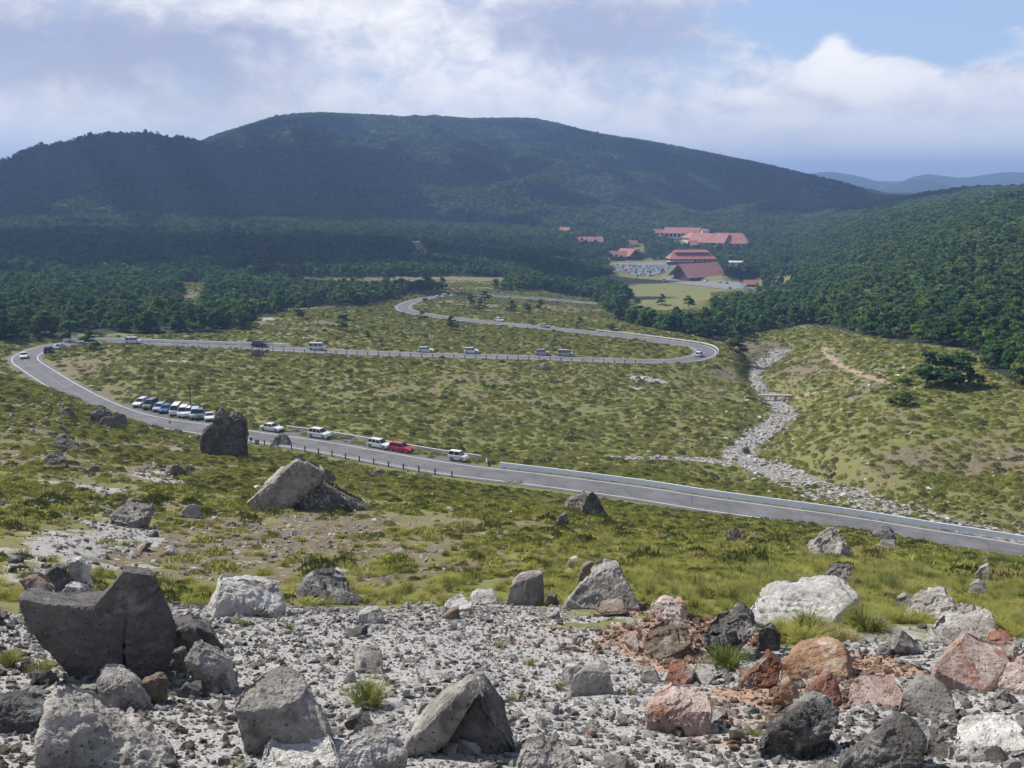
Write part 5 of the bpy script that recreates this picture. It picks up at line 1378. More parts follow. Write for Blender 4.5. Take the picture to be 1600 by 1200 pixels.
# rock litter in swarms on the slope, and coarse rubble at both lower corners
sw = []
for (uc, vc, su, sv, n, s0, s1) in [(190, 800, 60, 16, 110, 6, 18), (255, 745, 26, 12, 110, 5, 13), (150, 790, 60, 20, 90, 6, 16), (60, 790, 70, 20, 90, 6, 18), (100, 650, 60, 14, 130, 4, 13), (30, 660, 40, 24, 90, 5, 16), (60, 730, 60, 20, 60, 5, 13), (470, 785, 70, 14, 90, 4, 12), (640, 742, 34, 5, 90, 4, 9), (160, 700, 120, 26, 100, 4, 11),
                               (640, 815, 60, 18, 30, 5, 12), (1010, 850, 90, 24, 70, 5, 14), (1190, 870, 90, 22, 70, 5, 14), (1350, 895, 110, 18, 110, 6, 16), (1480, 930, 90, 18, 110, 7, 20), (1330, 955, 70, 14, 60, 7, 18), (560, 745, 90, 6, 60, 4, 9), (700, 870, 150, 30, 50, 4, 10), (900, 830, 60, 20, 70, 5, 12), (1240, 845, 50, 12, 40, 5, 12), (1545, 900, 40, 16, 40, 6, 18), (350, 880, 150, 30, 60, 4, 10),
                               (110, 1130, 110, 50, 260, 10, 38), (60, 1000, 60, 40, 90, 8, 26), (300, 1090, 60, 40, 110, 9, 28), (1250, 1160, 180, 40, 240, 9, 34), (1480, 1130, 100, 40, 190, 9, 34), (1450, 1000, 110, 25, 90, 8, 24), (1050, 1150, 140, 30, 120, 8, 26), (1180, 1010, 90, 22, 90, 7, 20), (700, 960, 160, 14, 90, 7, 20), (860, 1000, 120, 30, 60, 7, 20), (600, 1190, 240, 20, 90, 9, 30)]:
    for _ in range(n):
        u = float(np.clip(rng.normal(uc, su), -30, 1630)); v = float(min(rng.normal(vc, sv), 1230))
        p = hit(u, v); d = math.hypot(p[0], p[1])
        if 118 < d < 700 and road_dist(np.array([p[0]]), np.array([p[1]]))[0] < 5: continue
        red = u > 1000 and v > 960 and rng.random() < max(0, 1 - abs(u - 1220) / 260) * (0.9 if v < 1130 else 0.35)
        k = int(rng.choice([6, 7, 5, 8])) if red else int(rng.choice([2, 3, 4, 2, 8, 3] if (u < 330 or v < 930) else [0, 1, 2, 3, 2, 4, 3]))
        s = rng.uniform(s0, s1) * rng.uniform(0.6, 1.0) / F * d
        sw.append((p[0], p[1], p[2] + s * 0.05, s, k))
# rubble heaped on the slab outcrop's flank
from mathutils.bvhtree import BVHTree
bpy.context.view_layer.update()
tr = []
for ch in sp_.children:
    tr.append(BVHTree.FromPolygons([ch.matrix_world @ v_.co for v_ in ch.data.vertices], [tuple(f_.vertices) for f_ in ch.data.polygons]))
for _ in range(420):
    u = float(rng.normal(505, 45)); v = float(rng.normal(785, 16))
    if v < 745 + abs(u - 500) * 0.2 and u < 480: continue
    if u < 480 and v < 800 - (u - 400) * 0.55 + 12: continue
    dx, dy, dz = px_dir(u, v); best = None
    for t_ in tr:
        h_ = t_.ray_cast(Vector((0, 0, CZ)), Vector((dx, dy, dz)).normalized())
        if h_[0] is not None and (best is None or h_[3] < best[3]): best = h_
    q0 = best[0] if best else hit(u, v)
    d = math.hypot(q0[0], q0[1]); s = rng.uniform(4, 13) * rng.uniform(0.6, 1.0) / F * d
    sw.append((q0[0], q0[1], q0[2], s, int(rng.choice([2, 3, 4, 8, 4, 2, 0]))))
sw = np.array(sw); n = len(sw)
scatter('rubble', sw[:, :3], np.stack([rng.normal(0, .45, n), rng.normal(0, .45, n), rng.uniform(0, 6.28, n)], 1), np.stack([sw[:, 3] * rng.uniform(.8, 1.3, n), sw[:, 3] * rng.uniform(.8, 1.3, n), sw[:, 3] * rng.uniform(.6, 1.1, n)], 1), sw[:, 4].astype(int), SRC, 'broken rock litter between the boulders and on the grass slope')
SX = np.concatenate([stream, side])
def in_bed(x, y, d, z):
    return (poly_dist(x, y, stream, 3) < 1.0) | (poly_dist(x, y, side, 3) < 0.4) | ((gmask(m_gravel, x, y) > 0.5) & (d > 130))
x_, y_, d_ = polar_points(1.5, 125, 360, 36)
kk = (in_bed(x_, y_, d_, None) | ((poly_dist(x_, y_, stream, 3) < 7) & (rng.random(len(x_)) < 0.18))) & (x_ > -60) & (road_dist(x_, y_) > 6.0); x_, y_, d_ = x_[kk], y_[kk], d_[kk]
n = len(x_); s = np.clip(0.28 * np.exp(rng.exponential(0.5, n)), 0.28, 1.6)
scatter('stream_stones', np.stack([x_, y_, zat(x_, y_) + s * 0.1], 1), np.stack([rng.normal(0, .3, n), rng.normal(0, .3, n), rng.uniform(0, 6.28, n)], 1), np.stack([s * 1.1, s, s * 0.7], 1), rng.choice([0, 2, 3, 3, 2, 3, 4, 1], n), SRC, 'grey and white stones filling the dry stream bed')
print('stream', n)
x_, y_, d_ = polar_points(0.09, 150, 420, 36)
u_, v_ = proj(np.stack([x_, y_, zat(x_, y_)], 1))
kk = ~forest_at(u_, v_, d_, 0 * u_) & (road_dist(x_, y_) > 4.6) & (rng.random(len(x_)) < np.where((x_ > 45) & (d_ < 240), 1.0, 0.3)) & ~poly_in(u_, v_, FIELD); x_, y_ = x_[kk], y_[kk]
n = len(x_); s = np.clip(0.3 * np.exp(rng.exponential(0.5, n)), 0.3, 1.5)
scatter('meadow_stones', np.stack([x_, y_, zat(x_, y_) + s * 0.05], 1), np.stack([rng.normal(0, .3, n), rng.normal(0, .3, n), rng.uniform(0, 6.28, n)], 1), s, rng.choice([0, 1, 2, 3, 4, 8], n), SRC, 'stones lying scattered over the valley meadow')

# ------------------------------------------------------------------ grass: a few clumps one can point to, then the cover
tufts = [tuft_mesh('grass_clump', 400, 420, 0.62, 0.5, 0.014, M_sedge, stalks=30), tuft_mesh('grass_clump', 401, 300, 0.5, 0.42, 0.013, M_sedge, 0.8, stalks=20), tuft_mesh('grass_clump', 402, 120, 0.36, 0.34, 0.011, M_sedge, stalks=26)]
tu = [False] * 3
CL = [(575, 1105, 118, 0, 'big green grass clump growing in the gravel left of the slanting slab'), (1022, 935, 62, 0, 'tall green clump on the ledge rim right of the peaked boulder'), (1135, 1045, 105, 1, 'arching sedge clump in front of the jagged dark rock'), (1262, 985, 90, 1, 'grass clump at the left foot of the largest white slab'),
      (1350, 985, 110, 1, 'wide grass clump at the right foot of the largest white slab'), (850, 972, 38, 2, 'small dry tuft below the upright square-topped block'), (380, 978, 52, 2, 'small tuft on the gravel in front of the white bleached boulder'), (452, 985, 52, 2, 'brownish tuft on the gravel right of the white bleached boulder'),
      (780, 1012, 52, 2, 'thin tuft in the middle of the ledge gravel'), (830, 1040, 50, 2, 'thin tuft on the gravel behind the smooth round boulder'), (875, 1078, 50, 2, 'dry brown tuft touching the left of the smooth round boulder'), (15, 1040, 60, 1, 'green clump at the far left below the split boulder'), (65, 1052, 60, 1, 'ragged clump in the shade under the split boulder'),
      (1180, 1150, 56, 2, 'low mossy tuft left of the long jagged dark rock'), (1085, 1062, 60, 1, 'bright green tuft beside the maroon stone'), (1290, 1085, 40, 2, 'dry tuft between ochre boulder and triangular red rock'), (640, 952, 30, 2, 'small green tuft on the ledge rim left of the low pinkish slab'), (435, 1195, 60, 2, 'dry seeding stalks at the lower edge under the tan-sloped boulder'), (370, 1200, 50, 2, 'thin stalks at the lower edge left of the low pale slab'),
      (1540, 960, 60, 1, 'long grass clump near the right edge above the rubble block'), (1440, 905, 60, 1, 'grass clump left of the pointed grey stone'), (1570, 885, 60, 1, 'pale grass clump in the corner by the road, near the right edge'), (800, 1095, 50, 2, 'thin tuft right of the slanting slab'), (985, 1085, 40, 2, 'brown tuft right of the smooth round boulder')]
for (u, v, wpx, k, lb) in CL:
    p = hit(u, v); d = math.hypot(p[0], p[1]); s = wpx / F * d / (1.15 if k == 0 else 0.95)
    if tu[k]: o = tufts[k].copy(); col.objects.link(o)
    else: o = tufts[k]; tu[k] = True
    o.location = p; o.scale = (s, s, s * rng.uniform(0.85, 1.1)); o.rotation_euler = (0, 0, rng.uniform(0, 6))
    setp(o, lb, 'grass clump')
# sources of the cover are real clumps too
G = [tuft_mesh('grass_clump', 410, 220, 0.34, 0.36, 0.012, M_grass, 0.7, 2), tuft_mesh('grass_clump', 411, 190, 0.28, 0.36, 0.012, M_grass, 0.8, 2), tuft_mesh('grass_clump', 412, 130, 0.44, 0.30, 0.009, M_sedge, 0.5, 2, stalks=22),
     mound_mesh('grass_clump', 413, 300, 0.20, 0.45, 0.09, M_meadow), mound_mesh('grass_clump', 414, 280, 0.16, 0.55, 0.09, M_meadow), mound_mesh('heath_bush', 415, 280, 0.34, 0.55, 0.10, M_heath)]
for o, (u, v, lb) in zip(G, [(560, 856, 'round green tussock on the bare brown slope under the slab outcrop'), (500, 870, 'low tussock on the brown slope left of the round one'), (700, 925, 'wispy tuft on the ledge rim above the low pinkish slab'), (610, 880, 'dense tussock right of the round one on the brown slope'), (340, 868, 'dense tussock on the brown slope above the white boulder'), (500, 905, 'dark leafy cushion above the dark rough outcrop')]):
    o.location = hit(u, v); setp(o, lb, 'grass clump')
def cover(name, dens, d0, d1, picks, smin, smax, label, keep, half=38):
    x, y, d = polar_points(dens, d0, d1, half)
    k = keep(x, y, d); x, y, d = x[k], y[k], d[k]
    n = len(x); s = rng.uniform(smin, smax, n)
    rt = np.stack([rng.normal(0, 0.08, n), rng.normal(0, 0.08, n), rng.uniform(0, 6.28, n)], 1)
    o = scatter(name, np.stack([x, y, zat(x, y) - 0.02], 1), rt, np.stack([s, s, s * rng.uniform(0.7, 1.2, n)], 1), rng.choice(picks, n), G, label)
    print(name, n); return o
def open_ground(x, y, d):
    g_ = gmask(m_gravel, x, y); s_ = gmask(m_soil, x, y); r_ = gmask(m_rusty, x, y)
    return rng.random(len(x)) < np.clip(1.15 - g_ * 1.5 - r_ * 1.4 - np.clip(s_ - 0.08, 0, 1) * 1.45 + fbm(x, y, 5, 3, 44) * 0.9, np.where((g_ > 0.4) | (r_ > 0.3), 0.02, 0.13), 1)
cover('grass', 7.5, 12, 46, [0, 1, 0, 1, 2, 1], 0.35, 1.05, 'tussocky grass growing on the near slope', half=50, keep=lambda x, y, d: open_ground(x, y, d) & (rng.random(len(x)) < 1 - 0.75 * smooth(d, 24, 46)) & (d > 12.3) & ((d > 18) | (gmask(m_gravel, x, y) < 0.4)) & ((x > 1.0) | (rng.random(len(x)) < 0.5)))
cover('grass', 20, 11, 34, [2, 0, 2, 1], 0.25, 0.68, 'long grass growing between the rocks at the right of the ledge', half=50, keep=lambda x, y, d: open_ground(x, y, d) & (x > 1.2 + 0.02 * d) & (gmask(m_rusty, x, y) < 0.35) & (gmask(m_gravel, x, y) < 0.4) & (d > 13.5) & (fbm(x, y, 2.5, 3, 17) > -0.25))
cover('heath', 3.5, 17, 42, [5, 3, 5, 4], 0.18, 0.55, 'low brownish heath between the grass of the near slope', half=50, keep=lambda x, y, d: open_ground(x, y, d) & (fbm(x, y, 4, 3, 77) > 0.0))
cover('grass', 3.0, 26, 165, [3, 4, 3, 4, 3, 5, 0, 1], 0.35, 1.15, 'tussocky grass of the slope above the near road', lambda x, y, d: open_ground(x, y, d) & (road_dist(x, y) > 5.5) & (rng.random(len(x)) < 0.25 + 0.75 * smooth(d, 30, 62)))
def meadow(x, y, d):
    u, v = proj(np.stack([x, y, zat(x, y)], 1))
    return open_ground(x, y, d) & ~forest_at(u, v, d, 0 * u) & ~poly_in(u, v, FIELD) & (road_dist(x, y) > 4.6) & (poly_dist(x, y, stream, 3) > 0.3) & (poly_dist(x, y, side, 3) > 0.6) & (poly_dist(x, y, PATHS[0], 3) > 0.3) & (poly_dist(x, y, PATHS[1], 3) > 0.2) & (d > 150)
cover('grass', 0.95, 150, 620, [3, 4, 3, 4, 3, 4, 5], 0.5, 1.8, 'grass and low heath of the valley meadow', meadow)
# ------------------------------------------------------------------ vehicles
def paint_mat(name, c, metal=0.0, rough=0.35):
    return plain(name, c, rough, metal, 0.5, 0.05, 1.0, coat=0.4)
PAINT = {'white': paint_mat('white_paint', (0.72, 0.73, 0.74)), 'silver': paint_mat('silver_paint', (0.42, 0.44, 0.47), 0.3), 'dark': paint_mat('black_paint', (0.02, 0.022, 0.026)),
         'red': paint_mat('red_paint', (0.42, 0.015, 0.025)), 'blue': paint_mat('blue_paint', (0.03, 0.10, 0.33)), 'lightblue': paint_mat('pale_blue_paint', (0.36, 0.46, 0.58)), 'grey': paint_mat('grey_green_paint', (0.14, 0.16, 0.155), 0.3)}
M_glass = plain('dark_car_glass', (0.018, 0.023, 0.03), 0.08, 0.0, 0.8, 0.0)
M_tyre = plain('tyre_rubber', (0.022, 0.022, 0.022), 0.9)
M_rim = plain('wheel_rim', (0.40, 0.40, 0.42), 0.35, 0.7)
M_lamp = plain('lamp_glass', (0.62, 0.64, 0.64), 0.15)
M_tail = plain('red_lamp_glass', (0.34, 0.012, 0.012), 0.2)
M_trim = plain('black_trim', (0.03, 0.03, 0.03), 0.6)
# L, W, H, belt, hood height, x of windscreen foot, roof front, roof back, rear window foot
KIND = {'sedan': (4.5, 1.72, 1.42, 0.90, 0.86, 0.95, 0.25, -0.95, -1.60), 'hatch': (3.8, 1.66, 1.50, 0.92, 0.90, 1.05, 0.45, -1.35, -1.78), 'wagon': (4.6, 1.74, 1.52, 0.92, 0.88, 1.0, 0.35, -1.75, -2.15),
        'suv': (4.3, 1.80, 1.72, 1.05, 1.05, 0.95, 0.40, -1.70, -2.02), 'kei': (3.4, 1.48, 1.66, 1.02, 1.00, 0.85, 0.45, -1.48, -1.60), 'minivan': (4.5, 1.74, 1.85, 1.02, 1.02, 1.60, 0.95, -1.95, -2.12), 'van': (4.7, 1.72, 2.05, 1.15, 1.12, 1.95, 1.50, -2.15, -2.25),
        'coupe': (4.3, 1.76, 1.30, 0.85, 0.80, 0.85, 0.15, -0.75, -1.65)}
def car_geo(kind):
    Lc, W, Hh, belt, hood, xw, xf, xb, xr = KIND[kind]
    wr = 0.33 if kind in ('suv',) else 0.30; h0 = 0.22
    fx, rx = Lc / 2 - 0.78, -Lc / 2 + 0.78
    body = MB()
    poly = [(-Lc / 2 + 0.04, h0 + 0.08)]
    for cx in (rx, fx):
        poly += [(cx - wr - 0.06 + 0.0, h0)]
        poly += [(cx + (wr + 0.06) * math.cos(a), wr + (wr + 0.06) * math.sin(a)) for a in np.linspace(math.pi - 0.2, 0.2, 7)]
        poly += [(cx + wr + 0.06, h0)]
    poly += [(Lc / 2 - 0.05, h0 + 0.05), (Lc / 2, 0.48), (Lc / 2 - 0.05, 0.66), (Lc / 2 - 0.22, hood - 0.10), (xw + 0.02, hood + 0.03), (xw - 0.2, belt)]
    back_z = belt if kind not in ('sedan', 'coupe') else belt - 0.02
    poly += [(xr, back_z)]
    if kind in ('sedan', 'coupe'): poly += [(-Lc / 2 + 0.10, belt - 0.06)]
    poly += [(-Lc / 2 + 0.01, belt - 0.2), (-Lc / 2, 0.5)]
    # sides drawn in slightly at top and bottom: three stacked sections across the width
    n = len(poly)
    def section(y, k):
        return [(p[0] * (1 - 0.015 * k), y, h0 + (p[1] - h0) * (1 - 0.03 * k)) for p in poly]
    ys = [(-W / 2 + 0.00, 1), (-W / 2 + 0.09, 0), (W / 2 - 0.09, 0), (W / 2, 1)]
    vs = []
    for y, k in ys: vs += section(y, k)
    fs = []
    for s in range(3):
        for i in range(n):
            j = (i + 1) % n
            fs.append((s * n + i, s * n + j, (s + 1) * n + j, (s + 1) * n + i))
    fs += [tuple(range(n))[::-1], tuple(range(3 * n, 4 * n))]
    body.add(vs, fs)
    # cabin
    wb, wt = W / 2 - 0.05, W / 2 - 0.22
    zb = belt - 0.05
    def q(x, y, z): return (x, y, z)
    cb = [q(xr, -wb, zb), q(xw, -wb, zb), q(xw, wb, zb), q(xr, wb, zb), q(xb, -wt, Hh - 0.03), q(xf, -wt, Hh - 0.03), q(xf, wt, Hh - 0.03), q(xb, wt, Hh - 0.03)]
    body.add(cb, [(0, 3, 2, 1), (4, 5, 6, 7), (0, 1, 5, 4), (1, 2, 6, 5), (2, 3, 7, 6), (3, 0, 4, 7)])
    # crowned roof panel
    body.add([q(xb - .02, -wt, Hh - 0.03), q(xf + .02, -wt, Hh - 0.03), q(xf + .02, wt, Hh - 0.03), q(xb - .02, wt, Hh - 0.03), q(xb + .15, -wt * .75, Hh), q(xf - .15, -wt * .75, Hh), q(xf - .15, wt * .75, Hh), q(xb + .15, wt * .75, Hh)],
             [(4, 5, 6, 7), (0, 1, 5, 4), (1, 2, 6, 5), (2, 3, 7, 6), (3, 0, 4, 7)])
    def lerp(a, b, t): return tuple(a[i] + (b[i] - a[i]) * t for i in range(3))
    def pane(c0, c1, c2, c3, m=0.12, mt=0.10, off=0.012):
        """c0,c1 foot; c2,c3 top; inset and set proud with thickness"""
        A = Vector(c0); Bv = Vector(c1); C = Vector(c2); Dv = Vector(c3)
        nrm = (Bv - A).cross(Dv - A).normalized()
        cen = (A + Bv + C + Dv) / 4
        ce = Vector((-0.3, 0, 1.0))
        if nrm.dot(cen - ce) < 0: nrm = -nrm
        P = [A, Bv, C, Dv]
        inn = [p + (cen - p) * m for p in P]
        out = [p + nrm * off for p in inn]
        mb = MB(); mb.add([tuple(p) for p in inn] + [tuple(p) for p in out], [(4, 5, 6, 7), (0, 1, 5, 4), (1, 2, 6, 5), (2, 3, 7, 6), (3, 0, 4, 7)])
        return mb
    ws = pane(cb[1], cb[2], cb[6], cb[5], 0.07)
    rw = pane(cb[0], cb[3], cb[7], cb[4], 0.12 if kind not in ('van',) else 0.2)
    sides = []
    for s in (-1, 1):
        b0, b1, t1, t0 = (cb[0], cb[1], cb[5], cb[4]) if s < 0 else (cb[3], cb[2], cb[6], cb[7])
        mb = MB()
        cuts = (0.0, 0.33, 0.66, 1.0) if kind in ('minivan', 'van', 'wagon', 'suv') else (0.0, 0.47, 1.0)
        for a, c in zip(cuts[:-1], cuts[1:]):
            g = pane(lerp(b0, b1, a), lerp(b0, b1, c), lerp(t0, t1, c), lerp(t0, t1, a), 0.11)
            mb.add(g.v, g.f)
        sides.append(mb)
    return body, ws, rw, sides, (Lc, W, Hh, belt, hood, wr, fx, rx)
def wheel_mb(r, w_):
    t_, g = MB(), MB()
    n = 18
    for rr, yy, m in ((r, w_ / 2, t_),):
        m.bar((0, -yy, 0), (0, yy, 0), rr, rr, n)
    g.bar((0, -w_ / 2 - 0.012, 0), (0, w_ / 2 + 0.012, 0), r * 0.62, r * 0.62, n)
    return t_, g
car_protos = {}
def make_car(kind):
    body, ws, rw, sides, (Lc, W, Hh, belt, hood, wr, fx, rx) = car_geo(kind)
    root = empty('car', (0, 0, 0))
    b_ = body.build('body', PAINT['white'], root, bev=0.028)
    for nm, mb in (('windscreen', ws), ('rear_window', rw), ('side_window', sides[0]), ('side_window', sides[1])): mb.build(nm, M_glass, root)
    for x in (fx, rx):
        for s in (-1, 1):
            t_, g = wheel_mb(wr, 0.2)
            w_ = t_.build('wheel', M_tyre, root); w_.location = (x, s * (W / 2 - 0.12), wr)
            r_ = g.build('rim', M_rim, w_)
    for s in (-1, 1):
        mb = MB(); mb.box(Lc / 2 - 0.20, Lc / 2 - 0.02, s * (W / 2 - 0.30) - 0.17, s * (W / 2 - 0.30) + 0.17, 0.58, 0.72); mb.build('headlight', M_lamp, root, bev=0.02)
        mb = MB(); mb.box(-Lc / 2 - 0.012, -Lc / 2 + 0.08, s * (W / 2 - 0.17) - 0.09, s * (W / 2 - 0.17) + 0.09, 0.62, 0.84); mb.build('tail_light', M_tail, root, bev=0.015)
        mb = MB(); mb.box(fx - 0.55, fx - 0.37, s * (W / 2 + 0.08) - 0.08, s * (W / 2 + 0.08) + 0.08, belt - 0.02, belt + 0.12); mb.build('mirror', PAINT['white'], root, bev=0.02)
    mb = MB(); mb.box(Lc / 2 - 0.06, Lc / 2 + 0.014, -W / 2 + 0.3, W / 2 - 0.3, 0.30, 0.44); mb.build('grille', M_trim, root)
    mb = MB(); mb.box(-Lc / 2 - 0.014, -Lc / 2 + 0.03, -0.18, 0.18, 0.50, 0.60); mb.build('number_plate', PAINT['white'], root)
    if kind in ('wagon', 'suv'):
        for s in (-1, 1):
            mb = MB(); mb.bar((-1.5, s * (W / 2 - 0.27), Hh + 0.02), (0.1, s * (W / 2 - 0.27), Hh + 0.02), 0.018, None, 6); mb.build('roof_rail', M_trim, root)
    return root
def place_car(kind, colour, loc, rz, label, group=None, name='parked_car', cat='car', tilt=0.0):
    if kind not in car_protos: car_protos[kind] = make_car(kind); r = car_protos[kind]
    else: r = copy_tree(car_protos[kind])
    r.name = name; r.location = loc; r.rotation_euler = (0, tilt, rz)
    for ch in r.children:
        if ch.name.split('.')[0] in ('body', 'mirror'):
            ch.material_slots[0].link = 'OBJECT'; ch.material_slots[0].material = PAINT[colour]
    if 'group' in r: del r['group']
    return setp(r, label, cat, group)
def on_road(u, v, off, turn=0.0, rev=False):
    """a spot beside the road's centre line near a pixel column; off toward the normal"""
    i = ri(u, v); p = road[i]; a = road[max(i - 2, 0)]; b_ = road[min(i + 2, len(road) - 1)]
    t_ = (b_ - a)[:2]; t_ /= np.linalg.norm(t_); nn = np.array([-t_[1], t_[0]])
    return (p[0] + nn[0] * off, p[1] + nn[1] * off, p[2] + 0.07), math.atan2(t_[1], t_[0]) + (math.pi if rev else 0) + turn
VS = vs1
RC = [  # u, v of the car's road spot, offset, kind, colour, reversed, turn, label
 (398, 682, VS * 4.9, 'sedan', 'white', True, 0, 'white car half hidden behind the tall pillar rock'),
 (472, 692, VS * 4.9, 'suv', 'white', True, 0, 'white station car parked between pillar rock and the white wagon, high roofline'),
 (566, 706, VS * 4.9, 'wagon', 'white', True, 0, 'white wagon parked directly behind the red wagon'),
 (607, 713, VS * 4.9, 'wagon', 'red', True, 0, 'red wagon, the only red car on the shoulder'),
 (697, 728, VS * 4.9, 'kei', 'white', True, 0, 'small boxy white off-roader at the end of the white fence'),
 (52, 560, 0.2, 'sedan', 'white', True, 0, 'white sedan driving round the left hairpin bend'),
 (66, 546, -4.7, 'sedan', 'silver', False, 0, 'silver car parked on the outside of the left hairpin'),
 (44, 552, -4.6, 'suv', 'dark', False, 0, 'black car parked on the outside of the left hairpin'),
 (209, 538, 1.2, 'minivan', 'white', False, 0, 'white people carrier driving on the middle road past the long barrier'),
 (403, 544, 2.2, 'minivan', 'dark', False, 0, 'black van parked above the dark boulder on the middle road'),
 (495, 548, 1.6, 'van', 'white', False, 0, 'white tall van on the middle road right of the black van'),
 (665, 554, 4.6, 'wagon', 'white', False, 0, 'white low wagon parked alone on the middle road verge'),
 (737, 557, 4.6, 'suv', 'white', False, 0, 'white high-roofed car parked on the middle road, right of the low wagon'),
 (851, 559, 4.8, 'suv', 'silver', False, 0, 'silver square-backed car, left one of the pair on the middle road'),
 (881, 560, 4.8, 'minivan', 'silver', False, 0, 'silver rounded people carrier, right one of the pair on the middle road'),
 (1094, 557, 0.5, 'hatch', 'white', False, 0, 'white car driving round the right hairpin bend'),
 (847, 513, -1.3, 'hatch', 'silver', True, 0, 'silver car driving alone on the upper road'),
 (768, 504, -4.4, 'hatch', 'white', True, 0, 'white hatchback parked alone above the upper road'),
 (662, 474, -4.6, 'hatch', 'dark', False, 0, 'dark car in the inside of the uppermost bend'),
 (674, 467, -4.8, 'wagon', 'white', False, 0, 'white car parked right behind the dark one in the uppermost bend'),
 (684, 465, -4.8, 'minivan', 'white', False, 0, 'second white car in the row inside the uppermost bend'),
 (697, 463, -4.8, 'hatch', 'white', False, 0, 'last white car of the row inside the uppermost bend, by the pine'),
 (1094, 487, 1.5, 'hatch', 'white', False, 0, 'white car on the road under the yellow field, beside the thin pine')]
for (u, v, off, kd_, cl_, rv, tn_, lb) in RC:
    loc, rz = on_road(u, v, off, tn_, rv)
    place_car(kd_, cl_, loc, rz, lb, None, 'parked_car' if 'driving' not in lb else 'moving_car')
# slantwise parked row in the lay-by
LAY = [(188, 'wagon', 'white', 'white car half hidden at the far left end of the lay-by row'), (200, 'minivan', 'grey', 'grey-green people carrier, first big one in the lay-by row'), (217, 'hatch', 'lightblue', 'pale silver-blue hatchback in the lay-by between grey and blue cars'), (228, 'hatch', 'blue', 'bright blue car in the lay-by row'),
       (243, 'van', 'white', 'tall white van, highest of the lay-by row'), (256, 'minivan', 'white', 'white people carrier directly beside the tall white van'), (267, 'suv', 'white', 'white car with black window band in the middle of the lay-by row'), (277, 'minivan', 'lightblue', 'silver people carrier left of the dark grey one in the lay-by'),
       (289, 'suv', 'grey', 'dark grey off-roader between silver people carrier and white coupe'), (305, 'coupe', 'white', 'low white coupe in the lay-by row'), (320, 'sedan', 'white', 'white sedan at the pillar rock end of the lay-by row')]
for k, (u, kd_, cl_, lb) in enumerate(LAY):
    vv = np.interp(u, [178, 200, 250, 320, 345], [641, 650, 661, 671, 675])
    f = smooth(k, -0.8, 1.6) * smooth(len(LAY) - k, -0.6, 1.0)
    u -= 13; vv = np.interp(u, [165, 178, 200, 250, 320, 345], [636, 641, 650, 661, 671, 675])
    loc, rz = on_road(u, vv, VS * (RW + 3.1 + 0.6 * float(f)), 0, True)
    place_car(kd_, cl_, (loc[0], loc[1], loc[2] - 0.015), rz + R(180 + 128), lb, None)

# ------------------------------------------------------------------ barriers and posts along the road
M_steel = plain('galvanised_steel', (0.84, 0.86, 0.90), 0.45, 0.0, 0.5, 0.08, 0.8)
M_white = plain('white_painted_steel', (0.66, 0.67, 0.68), 0.5, 0.0, 0.4, 0.12, 1.2)
M_post = plain('brown_post_paint', (0.07, 0.055, 0.045), 0.8)
def path_off(i0, i1, off, step):
    P = road[min(i0, i1):max(i0, i1)].copy()
    tg, nm = frame_of(P)
    offs = off if np.ndim(off) else np.full(len(P), off)
    P = P + np.concatenate([nm * offs[:, None], np.zeros((len(P), P.shape[1] - 2))], 1)
    s = np.concatenate([[0], np.cumsum(np.linalg.norm(np.diff(P[:, :2], axis=0), axis=1))])
    q_ = np.arange(0, s[-1], step)
    return np.stack([np.interp(q_, s, P[:, k]) for k in range(3)], 1)
def sweep(name, P, prof, mat, parent, out_sign):
    """open strip of the given (outward, up) profile swept along P with thickness"""
    tg, nm = frame_of(P)
    n = len(P); m = len(prof)
    V_ = np.zeros((n, m, 3))
    for k, (o_, z_) in enumerate(prof):
        V_[:, k, :2] = P[:, :2] + nm * (o_ * out_sign); V_[:, k, 2] = P[:, 2] + z_
    ix = np.arange(n * m).reshape(n, m)
    f = np.stack([ix[:-1], np.roll(ix, -1, 1)[:-1], np.roll(ix, -1, 1)[1:], ix[1:]], -1).reshape(-1, 4)
    o = mesh_np(name, V_.reshape(-1, 3), f, [mat], False); o.parent = parent
    return o
def closed(prof, th):
    return prof + [(a - th, b) for a, b in prof[::-1]]
